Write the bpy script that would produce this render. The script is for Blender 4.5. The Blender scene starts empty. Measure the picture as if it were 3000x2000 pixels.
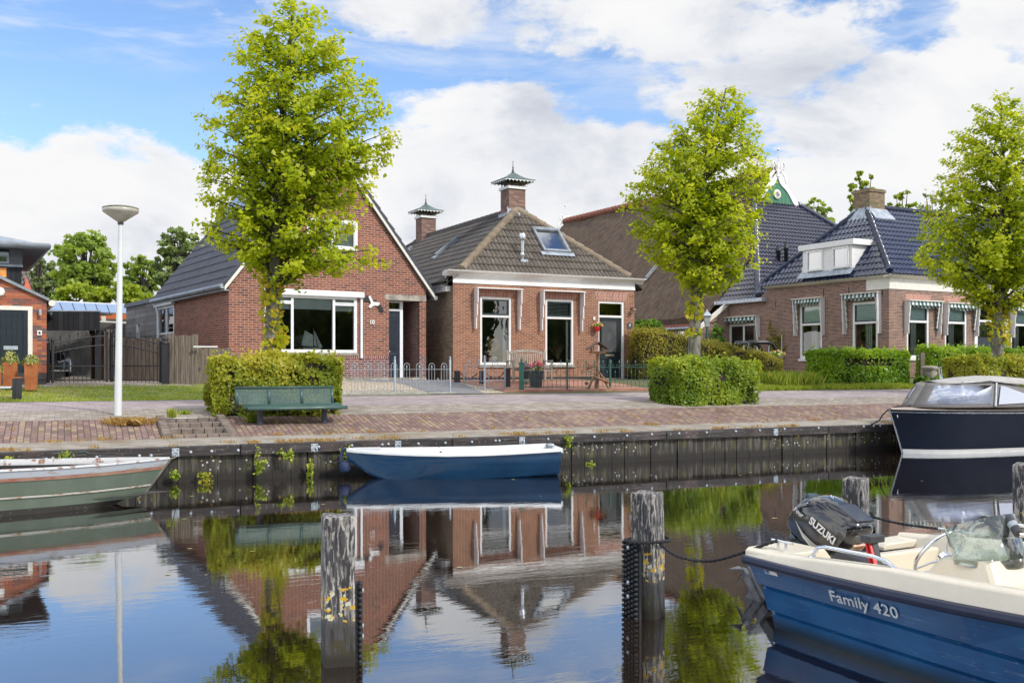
import bpy, bmesh, math, random
import numpy as np
from mathutils import Vector, Matrix
R = math.radians
rnd = random.Random(7)
S = bpy.context.scene
COL = S.collection

# ------------------------------------------------------------------ camera
CX, HZ, FP, CAMZ = 1176.0, 842.0, 2287.0, 1.8      # photo 2352 px wide: centre column, horizon row, focal length, eye height
cam = bpy.data.objects.new('camera', bpy.data.cameras.new('camera'))
COL.objects.link(cam)
cam.location = (0, 0, CAMZ); cam.rotation_euler = (R(90), 0, 0)
cam.data.lens = 35.0; cam.data.sensor_width = 36.0
cam.data.shift_y = 58/2352
cam.data.clip_end = 5000; cam.data.clip_start = 0.05
S.camera = cam

# ------------------------------------------------------------------ light
SUN_EL, SUN_AZ = 40.0, 126.0                       # azimuth clockwise from +Y (the view direction)
sd = Vector((math.sin(R(SUN_AZ))*math.cos(R(SUN_EL)), math.cos(R(SUN_AZ))*math.cos(R(SUN_EL)), math.sin(R(SUN_EL))))
sl = bpy.data.lights.new('sun', 'SUN'); sl.energy = 2.7; sl.angle = R(4); sl.color = (1, .95, .87)
so = bpy.data.objects.new('sun', sl); COL.objects.link(so)
so.rotation_euler = sd.to_track_quat('Z', 'Y').to_euler(); so.location = (20, -20, 40)
S.view_settings.view_transform = 'Standard'; S.view_settings.look = 'None'
S.view_settings.gamma = 1; S.view_settings.exposure = 0.2

class NT:
    """tiny node helper"""
    def __init__(s, tree): s.t = tree; s.n = tree.nodes; s.l = tree.links
    def new(s, typ, **kw):
        nd = s.n.new(typ)
        for k, v in kw.items(): setattr(nd, k, v)
        return nd
    def put(s, sock, v):
        if isinstance(v, bpy.types.NodeSocket): s.l.new(v, sock)
        elif v is not None:
            if isinstance(v, (tuple, list)) and len(v) == 3 and sock.type == 'RGBA': v = (*v, 1)
            sock.default_value = v
    def math(s, op, a, b=None, c=None, clamp=False):
        nd = s.new('ShaderNodeMath', operation=op, use_clamp=clamp)
        for i, v in enumerate((a, b, c)):
            if v is not None: s.put(nd.inputs[i], v)
        return nd.outputs[0]
    def mix(s, f, a, b, mode='MIX'):
        nd = s.new('ShaderNodeMix', data_type='RGBA', blend_type=mode)
        s.put(nd.inputs[0], f); s.put(nd.inputs[6], a); s.put(nd.inputs[7], b)
        return nd.outputs[2]
    def noise(s, vec, scale, detail=4, rough=.55, dist=0):
        nd = s.new('ShaderNodeTexNoise')
        if vec is not None: s.put(nd.inputs['Vector'], vec)
        s.put(nd.inputs['Scale'], scale); nd.inputs['Detail'].default_value = detail
        nd.inputs['Roughness'].default_value = rough; nd.inputs['Distortion'].default_value = dist
        return nd.outputs[0]
    def ramp(s, f, stops, interp='LINEAR'):
        nd = s.new('ShaderNodeValToRGB'); cr = nd.color_ramp; cr.interpolation = interp
        while len(cr.elements) < len(stops): cr.elements.new(.5)
        for e, (p, c) in zip(cr.elements, stops):
            e.position = p; e.color = (*c, 1) if len(c) == 3 else c
        s.put(nd.inputs[0], f); return nd.outputs[0]
    def smooth(s, v, a, b):
        nd = s.new('ShaderNodeMapRange', interpolation_type='SMOOTHSTEP')
        s.put(nd.inputs[0], v); nd.inputs[1].default_value = a; nd.inputs[2].default_value = b
        return nd.outputs[0]
    def comb(s, x, y, z=0):
        nd = s.new('ShaderNodeCombineXYZ'); s.put(nd.inputs[0], x); s.put(nd.inputs[1], y); s.put(nd.inputs[2], z)
        return nd.outputs[0]
    def sep(s, v):
        nd = s.new('ShaderNodeSeparateXYZ'); s.put(nd.inputs[0], v); return nd.outputs
    def vmul(s, v, k):
        nd = s.new('ShaderNodeVectorMath', operation='MULTIPLY'); s.put(nd.inputs[0], v); nd.inputs[1].default_value = k
        return nd.outputs[0]

# ------------------------------------------------------------------ sky: physical sky with broken cloud
w = bpy.data.worlds.new('World'); S.world = w; w.use_nodes = True
N = NT(w.node_tree); N.n.clear()
sky = N.new('ShaderNodeTexSky', sky_type='NISHITA', sun_disc=False)
sky.sun_elevation = R(SUN_EL); sky.sun_rotation = R(SUN_AZ); sky.air_density = 1.0; sky.dust_density = .6; sky.ozone_density = 2.5
tc = N.new('ShaderNodeTexCoord').outputs['Generated']
dx, dy, dz = N.sep(tc)
az = N.math('ARCTAN2', dx, dy); el = N.math('ARCSINE', dz)
def AE(u, v):                                      # photo position -> azimuth, elevation
    a = math.atan((u-CX)/FP); return a, math.atan((HZ-v)/FP*math.cos(a))
blobs = [  # u, v, half width, half height, weight
    (110, 760, 760, 370, 1.5), (410, 620, 190, 200, 1.2), (-500, 660, 560, 330, 1.4),
    (1150, 560, 370, 300, 1.5), (1120, 350, 160, 125, 1.4), (1200, 285, 80, 78, 1.25), (900, 620, 260, 200, 1.3), (1400, 460, 140, 130, 1.2), (1380, 500, 260, 200, 1.3),
    (1700, 560, 380, 190, 1.25), (2050, 540, 520, 200, 1.3), (2260, 300, 330, 190, 1.0), (1950, 290, 240, 95, .95),
    (520, -50, 720, 150, .42), (1000, 10, 270, 110, .72), (1500, 30, 420, 125, .84), (1850, 100, 230, 95, .74), (1650, 200, 300, 75, .74), (2150, 190, 300, 120, .75),
    (2300, 60, 200, 120, .8), (3000, 350, 560, 420, .9), (1650, 330, 200, 70, .62), (2000, 20, 160, 50, .7)]
dens = None
for (u, v, ru, rv, wt) in blobs:
    a0, e0 = AE(u, v)
    q = N.math('ADD', N.math('POWER', N.math('MULTIPLY', N.math('SUBTRACT', az, a0), FP/ru), 2.0),
               N.math('POWER', N.math('MULTIPLY', N.math('SUBTRACT', el, e0), FP/rv), 2.0))
    bq = N.math('MULTIPLY', N.math('MULTIPLY_ADD', q, -.5, 1.0), wt)
    dens = bq if dens is None else N.math('SMOOTH_MAX', dens, bq, .12)
n_lo = N.noise(N.vmul(tc, (1, 1, 2.2)), 2.1, 3, .5)
rest = N.math('MULTIPLY_ADD', n_lo, 2.6, -.72)      # the rest of the dome
back = N.smooth(N.math('ABSOLUTE', az), .85, 1.2)
high = N.smooth(el, .45, .62)
away = N.math('MAXIMUM', back, high)
fb = N.noise(N.vmul(tc, (1, 1, 1.9)), 8.5, 9, .60, .25)
fb2 = N.noise(N.vmul(tc, (1, 1, 2.6)), 22.0, 7, .62, .1)
nz = N.math('ADD', N.math('MULTIPLY', N.math('SUBTRACT', fb, .5), 1.45), N.math('MULTIPLY', N.math('SUBTRACT', fb2, .5), .6))
cmix = N.new('ShaderNodeMix', data_type='FLOAT')
N.put(cmix.inputs[0], away); N.put(cmix.inputs[2], N.math('MAXIMUM', dens, -.6)); N.put(cmix.inputs[3], rest)
D = N.math('ADD', cmix.outputs[0], nz)
cover = N.smooth(D, .43, .70)
# light and grey inside the clouds
g1 = N.noise(N.vmul(tc, (1, 1, 2.0)), 4.6, 7, .58, .35)
gv = N.math('ADD', N.math('MULTIPLY', N.math('SUBTRACT', D, .8), .22), N.math('MULTIPLY', N.math('SUBTRACT', g1, .46), 3.0))
ccol = N.ramp(gv, [(0.0, (1.0, 1.0, 1.0)), (.30, (.93, .94, .97)), (.62, (.72, .755, .83)), (1.0, (.56, .60, .69))])
SKY_S = .115
skyc = N.mix(1.0, sky.outputs[0], (SKY_S*1.30, SKY_S*1.42, SKY_S*1.58), 'MULTIPLY')
hazy = N.math('MULTIPLY', N.math('SUBTRACT', 1.0, N.smooth(el, .0, .40)), .15)
skyc = N.mix(hazy, skyc, (.62, .74, .95))
ccol = N.mix(1.0, ccol, N.mix(away, (.83, .83, .83), (1.75, 1.72, 1.66)), 'MULTIPLY')  # unseen clouds behind and overhead made brighter to add fill light
# thin streaky veil high up
rotm = N.new('ShaderNodeMapping'); N.put(rotm.inputs[0], tc); rotm.inputs['Rotation'].default_value = (0, R(24), 0); rotm.inputs['Scale'].default_value = (1.3, 1, 6.5)
vl = N.smooth(N.noise(rotm.outputs[0], 3.4, 8, .62, .3), .44, .66)
vband = N.smooth(el, AE(1176, 330)[1], AE(1176, 60)[1])
veil = N.math('MULTIPLY', N.math('MULTIPLY', vl, vband), .62)
skyc = N.mix(veil, skyc, (.80, .82, .86))
final = N.mix(cover, skyc, ccol)
bg = N.new('ShaderNodeBackground'); N.put(bg.inputs[0], final); bg.inputs[1].default_value = 1.0
wo = N.new('ShaderNodeOutputWorld'); N.l.new(bg.outputs[0], wo.inputs[0])

# ------------------------------------------------------------------ materials
_M = {}
def new_mat(name):
    m = bpy.data.materials.new(name); m.use_nodes = True
    n = NT(m.node_tree); n.n.clear()
    p = n.new('ShaderNodeBsdfPrincipled'); o = n.new('ShaderNodeOutputMaterial')
    n.l.new(p.outputs[0], o.inputs[0]); _M[name] = m
    return m, n, p, o
def bump(n, p, h, strength=.3, dist=.01):
    b = n.new('ShaderNodeBump'); b.inputs['Strength'].default_value = strength; b.inputs['Distance'].default_value = dist
    n.put(b.inputs['Height'], h); n.l.new(b.outputs[0], p.inputs['Normal'])
def mat(name, col, rough=.6, metal=0, var=.14, scale=6, col2=None, bmp=0, stretch=(1, 1, 1), spec=.5, coat=0, fine=60, th=(.35, .65)):
    if name in _M: return _M[name]
    m, n, p, o = new_mat(name)
    oc = n.new('ShaderNodeTexCoord').outputs['Object']
    v = n.vmul(oc, stretch)
    f = n.smooth(n.noise(v, scale, 6, .6), *th)
    c2 = col2 or tuple(min(1, c*(1+var)) for c in col)
    c1 = col if col2 else tuple(c*(1-var) for c in col)
    c = n.mix(f, c1, c2)
    f2 = n.noise(v, fine, 3, .6)
    c = n.mix(1.0, c, n.ramp(f2, [(0.25, (1-var*.8,)*3), (.75, (1+var*.3,)*3)]), 'MULTIPLY')
    n.put(p.inputs['Base Color'], c); p.inputs['Roughness'].default_value = rough; p.inputs['Metallic'].default_value = metal
    p.inputs['Specular IOR Level'].default_value = spec; p.inputs['Coat Weight'].default_value = coat
    if bmp: bump(n, p, f2, bmp, .01)
    return m
def brick(name, cols, mortar, w=.21, h=.0625, m=.011, bond=.5, rot=False, wob=0, dirt=.25, bmp=.5, rough=.85, dirtcol=None):
    """running-bond masonry from UV metres, each brick its own colour out of cols"""
    if name in _M: return _M[name]
    mt, n, p, o = new_mat(name)
    uv = n.new('ShaderNodeUVMap').outputs[0]
    if wob:
        nn = n.new('ShaderNodeTexNoise'); n.put(nn.inputs['Vector'], uv); nn.inputs['Scale'].default_value = 1.6; nn.inputs['Detail'].default_value = 3
        a = n.new('ShaderNodeVectorMath', operation='SUBTRACT'); n.put(a.inputs[0], nn.outputs['Color']); a.inputs[1].default_value = (.5, .5, .5)
        b = n.new('ShaderNodeVectorMath', operation='MULTIPLY_ADD'); n.put(b.inputs[0], a.outputs[0]); b.inputs[1].default_value = (wob,)*3; n.put(b.inputs[2], uv)
        uv = b.outputs[0]
    x, y, _ = n.sep(uv)
    if rot: x, y = y, x
    yr = n.math('DIVIDE', y, h); row = n.math('FLOOR', yr)
    xo = n.math('ADD', n.math('DIVIDE', x, w), n.math('MULTIPLY', n.math('MODULO', n.math('ADD', row, 1000.0), 2.0), bond))
    col = n.math('FLOOR', xo)
    wn = n.new('ShaderNodeTexWhiteNoise', noise_dimensions='2D'); n.put(wn.inputs['Vector'], n.comb(col, row))
    k = len(cols)
    c = n.ramp(wn.outputs['Value'], [(i/k, cc) for i, cc in enumerate(cols)], 'CONSTANT')
    fx = n.math('FRACT', xo); fy = n.math('FRACT', yr)
    e = n.math('MINIMUM', n.math('MULTIPLY', n.math('MINIMUM', fx, n.math('SUBTRACT', 1.0, fx)), w),
               n.math('MULTIPLY', n.math('MINIMUM', fy, n.math('SUBTRACT', 1.0, fy)), h))
    body = n.smooth(e, m*.3, m*.62)
    nzb = n.noise(uv, 3.0, 5, .6); nzf = n.noise(uv, 45.0, 3, .6)
    c = n.mix(1.0, c, n.ramp(nzf, [(.2, (.78,)*3), (.8, (1.15,)*3)]), 'MULTIPLY')
    c = n.mix(1.0, c, n.ramp(n.noise(uv, .8, 5, .65), [(.3, (.80, .79, .78)), (.7, (1.12, 1.12, 1.12))]), 'MULTIPLY')
    mc = n.mix(n.noise(uv, 9.0, 4), tuple(q*.8 for q in mortar), tuple(min(1, q*1.15) for q in mortar))
    c = n.mix(body, mc, c)
    dc = dirtcol or (.55, .5, .47)
    c = n.mix(n.math('MULTIPLY', n.smooth(nzb, .5, .75), dirt), c, n.mix(1.0, c, dc, 'MULTIPLY') if dirtcol is None else dirtcol)
    n.put(p.inputs['Base Color'], c); p.inputs['Roughness'].default_value = rough; p.inputs['Specular IOR Level'].default_value = .25
    bump(n, p, n.math('ADD', body, n.math('MULTIPLY', nzf, .4)), bmp, .006)
    return mt
def tile_mat(name, cols, rough, cell=(.3, .34), spots=None, coat=0, spec=.5, moss_shade=None):
    if name in _M: return _M[name]
    mt, n, p, o = new_mat(name)
    uv = n.new('ShaderNodeUVMap').outputs[0]; x, y, _ = n.sep(uv)
    wn = n.new('ShaderNodeTexWhiteNoise', noise_dimensions='2D')
    n.put(wn.inputs['Vector'], n.comb(n.math('FLOOR', n.math('DIVIDE', x, cell[0])), n.math('FLOOR', n.math('DIVIDE', y, cell[1]))))
    nb = n.noise(n.comb(n.math('MULTIPLY', x, 3.0), y), 2.4, 6, .65)
    c = n.mix(n.smooth(n.math('ADD', n.math('MULTIPLY', wn.outputs[0], .22), n.math('MULTIPLY', nb, .7)), .2, .8), cols[0], cols[1])
    if moss_shade:                                       # channels and row edges painted darker: rib shade put in over mossy dirt
        ch = n.math('ABSOLUTE', n.math('SUBTRACT', n.math('FRACT', n.math('DIVIDE', n.math('ADD', x, moss_shade[1]), .15)), .5))
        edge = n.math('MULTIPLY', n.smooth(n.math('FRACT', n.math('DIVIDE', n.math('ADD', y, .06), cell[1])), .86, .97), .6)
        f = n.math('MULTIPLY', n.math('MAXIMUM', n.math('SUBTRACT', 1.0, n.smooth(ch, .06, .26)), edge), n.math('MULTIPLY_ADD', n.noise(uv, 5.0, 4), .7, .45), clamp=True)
        c = n.mix(f, c, moss_shade[0])
    if spots:
        f = n.smooth(n.noise(uv, spots[1], 3, .6), spots[2], spots[2]+.04)
        c = n.mix(f, c, spots[0])
    n.put(p.inputs['Base Color'], c)
    p.inputs['Roughness'].default_value = rough; p.inputs['Coat Weight'].default_value = coat; p.inputs['Coat Roughness'].default_value = .12
    p.inputs['Specular IOR Level'].default_value = spec
    bump(n, p, n.noise(uv, 70, 3), .25 if rough > .4 else .05, .005)
    return mt
def leaf_mat(name, cols, trans=.45, rough=.45):
    """per-leaf colour from the leaf's own UV value"""
    if name in _M: return _M[name]
    mt, n, p, o = new_mat(name)
    x, y, _ = n.sep(n.new('ShaderNodeUVMap').outputs[0])
    k = len(cols)-1
    c = n.ramp(x, [(i/k, cc) for i, cc in enumerate(cols)])
    n.put(p.inputs['Base Color'], c); p.inputs['Roughness'].default_value = rough; p.inputs['Specular IOR Level'].default_value = .35
    tr = n.new('ShaderNodeBsdfTranslucent'); n.put(tr.inputs[0], n.mix(1.0, c, (1.5, 1.45, .55), 'MULTIPLY'))
    ms = n.new('ShaderNodeMixShader'); ms.inputs[0].default_value = trans
    n.l.new(p.outputs[0], ms.inputs[1]); n.l.new(tr.outputs[0], ms.inputs[2]); n.l.new(ms.outputs[0], o.inputs[0])
    return mt
def glass_mat(name, tint=(.9, .95, .93), refl=.10, rough=0.0, body=None, bodyf=0):
    """window glass: see-through, mirror-like by angle"""
    if name in _M: return _M[name]
    mt, n, p, o = new_mat(name); n.n.remove(p)
    fr = n.new('ShaderNodeFresnel'); fr.inputs[0].default_value = 1.5
    f = n.math('ADD', n.math('MULTIPLY', fr.outputs[0], 1.3), refl, clamp=True)
    t = n.new('ShaderNodeBsdfTransparent'); t.inputs[0].default_value = (*tint, 1)
    g = n.new('ShaderNodeBsdfGlossy'); g.inputs['Roughness'].default_value = rough
    ms = n.new('ShaderNodeMixShader'); n.put(ms.inputs[0], f)
    last = t.outputs[0]
    if body:
        d = n.new('ShaderNodeBsdfDiffuse'); d.inputs[0].default_value = (*body, 1)
        m2 = n.new('ShaderNodeMixShader'); m2.inputs[0].default_value = bodyf
        n.l.new(t.outputs[0], m2.inputs[1]); n.l.new(d.outputs[0], m2.inputs[2]); last = m2.outputs[0]
    n.l.new(last, ms.inputs[1]); n.l.new(g.outputs[0], ms.inputs[2]); n.l.new(ms.outputs[0], o.inputs[0])
    return mt

# ------------------------------------------------------------------ mesh helpers
def link(o, parent=None, loc=None, rz=None):
    COL.objects.link(o)
    if parent is not None: o.parent = parent
    if loc is not None: o.location = loc
    if rz is not None: o.rotation_euler = (0, 0, rz)
    return o
def tag(o, label=None, cat=None, group=None, kind=None):
    if label: o['label'] = label
    if cat: o['category'] = cat
    if group: o['group'] = group
    if kind: o['kind'] = kind
    return o
def thing(name, label, cat, loc=(0, 0, 0), rz=0, group=None):
    return tag(link(bpy.data.objects.new(name, None), None, loc, rz), label, cat, group)
def copy_tree(o, parent=None):
    kids = list(o.children); c = o.copy(); COL.objects.link(c); c.parent = parent
    for ch in kids: copy_tree(ch, c)
    return c

class MB:
    def __init__(s): s.v = []; s.f = []; s.uv = {}; s.sm = []
    def add(s, vs, fs, smooth=False, uvs=None):
        k = len(s.v); s.v += [tuple(p) for p in vs]
        for i, f in enumerate(fs):
            if uvs: s.uv[len(s.f)] = uvs[i]
            s.f.append(tuple(k+j for j in f)); s.sm.append(smooth)
        return s
    def box(s, x0, x1, y0, y1, z0, z1):
        v = [(x, y, z) for z in (z0, z1) for y in (y0, y1) for x in (x0, x1)]
        return s.add(v, [(0, 2, 3, 1), (4, 5, 7, 6), (0, 1, 5, 4), (2, 6, 7, 3), (0, 4, 6, 2), (1, 3, 7, 5)])
    def quad(s, a, b, c, d): return s.add([a, b, c, d], [(0, 1, 2, 3)])
    def prism(s, pts, off):
        """closed polygon pts extruded by vector off"""
        n = len(pts); o = Vector(off)
        v = [Vector(p) for p in pts]; v2 = [p+o for p in v]
        return s.add(v+v2, [tuple(range(n))[::-1], tuple(range(n, 2*n))]+[(i, (i+1) % n, n+(i+1) % n, n+i) for i in range(n)])
    def bar(s, p, q, w, h=None, up=(0, 0, 1)):
        """rectangular bar from p to q"""
        h = h or w; p = Vector(p); q = Vector(q); d = (q-p).normalized(); u = Vector(up)
        if abs(d.dot(u)) > .95: u = Vector((0, 1, 0))
        r = d.cross(u).normalized()*w/2; t = r.cross(d).normalized()*h/2
        c = [p-r-t, p+r-t, p+r+t, p-r+t, q-r-t, q+r-t, q+r+t, q-r+t]
        return s.add(c, [(3, 2, 1, 0), (4, 5, 6, 7), (0, 1, 5, 4), (1, 2, 6, 5), (2, 3, 7, 6), (3, 0, 4, 7)])
    def tube(s, pts, rad, n=8, cap=True, squash=1):
        pts = [Vector(p) for p in pts]; m = len(pts)
        rad = rad if isinstance(rad, (list, tuple)) else [rad]*m
        vs = []; ref = None
        for i, p in enumerate(pts):
            d = (pts[min(i+1, m-1)]-pts[max(i-1, 0)]).normalized()
            if ref is None:
                ref = Vector((0, 0, 1)) if abs(d.z) < .9 else Vector((1, 0, 0))
            r = d.cross(ref)
            if r.length < 1e-4: r = d.cross(Vector((1, 0, 0)))
            r.normalize(); t = r.cross(d).normalized(); ref = t
            for k in range(n):
                a = 2*math.pi*k/n
                vs.append(p+r*math.cos(a)*rad[i]+t*math.sin(a)*rad[i]*squash)
        fs = [(i*n+k, i*n+(k+1) % n, (i+1)*n+(k+1) % n, (i+1)*n+k) for i in range(m-1) for k in range(n)]
        s.add(vs, fs, True)
        if cap:
            s.add(vs[:n], [tuple(range(n))[::-1]]); s.add(vs[-n:], [tuple(range(n))])
        return s
    def lathe(s, prof, c=(0, 0, 0), n=16, smooth=True, sq=None, rot=0, axis='z'):
        """prof = [(r, z)]; sq: number of sides turned to look square"""
        vs = []
        for r, z in prof:
            for k in range(n):
                a = 2*math.pi*k/n+rot
                p = (r*math.cos(a), r*math.sin(a), z)
                if axis == 'y': p = (p[0], z, p[1])
                if axis == 'x': p = (z, p[0], p[1])
                vs.append((c[0]+p[0], c[1]+p[1], c[2]+p[2]))
        m = len(prof)
        fs = [(i*n+k, i*n+(k+1) % n, (i+1)*n+(k+1) % n, (i+1)*n+k) for i in range(m-1) for k in range(n)]
        fs += [tuple(range(n))[::-1], tuple(range((m-1)*n, m*n))]
        return s.add(vs, fs, smooth)
    def grid(s, P, smooth=True, closed=False):
        """P[i][j] points"""
        a, b = len(P), len(P[0])
        vs = [p for r in P for p in r]
        fs = [(i*b+j, i*b+(j+1) % b, (i+1)*b+(j+1) % b, (i+1)*b+j) for i in range(a-1) for j in range(b if closed else b-1)]
        return s.add(vs, fs, smooth)
    def build(s, name, m, parent=None, loc=None, rz=None, bevel=0, shade=None, subd=0, solid=0):
        me = bpy.data.meshes.new(name); me.from_pydata(s.v, [], s.f)
        me.materials.append(m)
        uvl = me.uv_layers.new(name='UVMap')
        V = s.v; data = np.zeros(len(me.loops)*2, np.float32); li = 0
        for i, f in enumerate(s.f):
            if i in s.uv:
                for q in s.uv[i]: data[li*2] = q[0]; data[li*2+1] = q[1]; li += 1
                continue
            nx = ny = nz = 0.0
            for a in range(len(f)):
                p, q = V[f[a]], V[f[(a+1) % len(f)]]
                nx += (p[1]-q[1])*(p[2]+q[2]); ny += (p[2]-q[2])*(p[0]+q[0]); nz += (p[0]-q[0])*(p[1]+q[1])
            ax, ay, az_ = abs(nx), abs(ny), abs(nz)
            for a in f:
                p = V[a]
                if az_ >= ax and az_ >= ay: q = (p[0], p[1])
                elif ax > ay: q = (p[1], p[2])
                else: q = (p[0], p[2])
                data[li*2] = q[0]; data[li*2+1] = q[1]; li += 1
        uvl.data.foreach_set('uv', data)
        me.polygons.foreach_set('use_smooth', [bool(x) if shade is None else shade for x in s.sm])
        me.update()
        o = bpy.data.objects.new(name, me)
        if bevel:
            b = o.modifiers.new('bevel', 'BEVEL'); b.width = bevel; b.segments = 2; b.limit_method = 'ANGLE'; b.angle_limit = R(40)
        if solid:
            b = o.modifiers.new('solid', 'SOLIDIFY'); b.thickness = solid; b.offset = 0
        if subd:
            b = o.modifiers.new('subd', 'SUBSURF'); b.levels = subd; b.render_levels = subd
        return link(o, parent, loc, rz)
def bx(*a): return MB().box(*a)

class Frame:
    """a building's own frame: x along its front, y into the house, z up from its ground"""
    def __init__(s, X, Y, deg, z0): s.o = (X, Y); s.a = R(deg); s.c = math.cos(s.a); s.s = math.sin(s.a); s.z0 = z0
    def loc(s): return (s.o[0], s.o[1], s.z0)
    def front(s, u, v, y=0.0):
        """point of the plane y=const seen at photo position (u, v) -> (x, z)"""
        k = (u-CX)/FP
        ox, oy = s.o[0]-s.s*y, s.o[1]+s.c*y
        x = (k*oy-ox)/(s.c-k*s.s); Y = oy+x*s.s
        return x, CAMZ+(HZ-v)/FP*Y-s.z0
    def side(s, u, v, x=0.0):
        """point of the plane x=const -> (y, z)"""
        k = (u-CX)/FP
        ox, oy = s.o[0]+s.c*x, s.o[1]+s.s*x
        y = (k*oy-ox)/(-s.s-k*s.c); Y = oy+y*s.c
        return y, CAMZ+(HZ-v)/FP*Y-s.z0
    def world(s, x, y, z): return (s.o[0]+s.c*x-s.s*y, s.o[1]+s.s*x+s.c*y, z+s.z0)
    def rect(s, u0, v0, u1, v1, y=0.0):
        """(x0, x1, z0, z1) of the upright rectangle with these photo corners"""
        xa, za = s.front(u0, v0, y); xb, zb = s.front(u1, v1, y)
        return min(xa, xb), max(xa, xb), min(za, zb), max(za, zb)

def wall(mb, x0, x1, z0, top, holes=(), depth=.12, m=None, breaks=(), reveal=True):
    """wall with rectangular openings; m maps (along, up, inward) to 3D"""
    m = m or (lambda a, z, d: (a, d, z))
    if not callable(top): tz = top; top = lambda x: tz
    xs = sorted(set([x0, x1]+[h[0] for h in holes]+[h[1] for h in holes]+list(breaks)))
    xs = [x for x in xs if x0 <= x <= x1]
    def q(a, z): return m(a, z, 0)
    def face(pts):
        mb.add([q(*p) for p in pts], [tuple(range(len(pts)))], uvs=[[(p[0], p[1]) for p in pts]])
    for a, b in zip(xs, xs[1:]):
        hs = sorted([h for h in holes if h[0] <= a+1e-6 and h[1] >= b-1e-6], key=lambda h: h[2])
        z = z0
        for h in hs:
            if h[2] > z+1e-4: face([(a, z), (b, z), (b, h[2]), (a, h[2])])
            z = h[3]
        ta, tb = top(a), top(b)
        if max(ta, tb) > z+1e-4:
            p = [(a, z), (b, z), (b, tb), (a, ta)]
            if abs(ta-z) < 1e-4: p = p[:3]
            elif abs(tb-z) < 1e-4: p = [p[0], p[1], p[3]]
            face(p)
    if reveal:
        for (a, b, c, d) in [h[:4] for h in holes]:
            for (p, r) in (((a, c), (b, c)), ((b, c), (b, d)), ((b, d), (a, d)), ((a, d), (a, c))):
                mb.add([m(p[0], p[1], 0), m(r[0], r[1], 0), m(r[0], r[1], depth), m(p[0], p[1], depth)], [(3, 2, 1, 0)],
                       uvs=[[(p[0]+p[1], depth), (r[0]+r[1], depth), (r[0]+r[1], 0), (p[0]+p[1], 0)]])
    return mb

def tiles(name, pts, m, parent, w=.15, h=.34, amp=.022, step=.028, seg=6, lift=.02):
    """pantiled roof face on the planar convex polygon pts; pts[0]->pts[1] is the eave"""
    P = [Vector(p) for p in pts]; ex = (P[1]-P[0]).normalized()
    nrm = None
    for i in range(2, len(P)):
        c = ex.cross(P[i]-P[0])
        if c.length > .01: nrm = c.normalized(); break
    if nrm.z < 0: nrm = -nrm
    ey = nrm.cross(ex).normalized()
    if (sum((p for p in P), Vector())/len(P)-P[0]).dot(ey) < 0: ey = -ey
    uv = [((p-P[0]).dot(ex), (p-P[0]).dot(ey)) for p in P]
    u0, u1 = min(a for a, b in uv)-w, max(a for a, b in uv)+w
    v0, v1 = -.06, max(b for a, b in uv)+.01
    nu = int((u1-u0)/w*seg)+1; nr = int((v1-v0)/h)+1
    us = np.linspace(u0, u1, nu); prof = amp*(.5+.5*np.cos(2*np.pi*us/w))**1.4
    vs = []; fs = []
    rj = np.random.RandomState(len(name)+nu)
    for r in range(nr):
        a, b = v0+r*h, v0+(r+1)*h+.03
        jt = np.repeat(rj.uniform(-.004, .004, nu//(seg*2)+2), seg*2)[:nu]
        for (vv, ll) in ((a, step), (a, step+.006), (b, 0.0)):
            off = lift+(-.02 if (vv == a and ll == step) else ll)
            for i in range(nu):
                p = P[0]+ex*float(us[i])+ey*(vv+float(jt[i]) if ll else vv)+nrm*(off+float(prof[i]))
                vs.append(p)
        k = r*3*nu
        for j in range(2):
            for i in range(nu-1):
                q = k+j*nu+i; fs.append((q, q+1, q+1+nu, q+nu))
    bm = bmesh.new(); bv = [bm.verts.new(p) for p in vs]
    for f in fs: bm.faces.new([bv[i] for i in f])
    cen = sum((p for p in P), Vector())/len(P)
    for i in range(len(P)):
        a, b = P[i], P[(i+1) % len(P)]
        if i == 0: continue
        d = (b-a).normalized(); out = d.cross(nrm)
        if (cen-a).dot(out) > 0: out = -out
        bmesh.ops.bisect_plane(bm, geom=bm.verts[:]+bm.edges[:]+bm.faces[:], plane_co=a, plane_no=out, clear_outer=True)
    uvl = bm.loops.layers.uv.new('UVMap')
    for f in bm.faces:
        for lp in f.loops:
            q = lp.vert.co-P[0]; lp[uvl].uv = (q.dot(ex), q.dot(ey))
    me = bpy.data.meshes.new(name); bm.to_mesh(me); bm.free(); me.materials.append(m)
    return link(bpy.data.objects.new(name, me), parent)
def ridge(mb, p, q, r=.11, seg=.36, n=8):
    p, q = Vector(p), Vector(q); L = (q-p).length; k = max(1, int(L/seg))
    pts = []; rad = []
    for i in range(k):
        pts += [p.lerp(q, i/k), p.lerp(q, (i+.97)/k)]; rad += [r*1.16, r*.94]
    return mb.tube(pts, rad, n)
def text_mesh(name, s, size, m, parent, loc, rot, extrude=.003, shear=0, bold=0, space=1):
    cu = bpy.data.curves.new(name, 'FONT'); cu.body = s; cu.size = size; cu.extrude = extrude; cu.shear = shear
    cu.offset = bold; cu.space_character = space; cu.align_x = 'CENTER'; cu.align_y = 'CENTER'; cu.resolution_u = 4
    t = bpy.data.objects.new(name, cu); COL.objects.link(t)
    me = bpy.data.meshes.new_from_object(t.evaluated_get(bpy.context.evaluated_depsgraph_get()))
    bpy.data.objects.remove(t); bpy.data.curves.remove(cu)
    me.materials.clear(); me.materials.append(m); me.name = name
    o = bpy.data.objects.new(name, me); link(o, parent, loc); o.rotation_euler = rot
    return o
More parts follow.
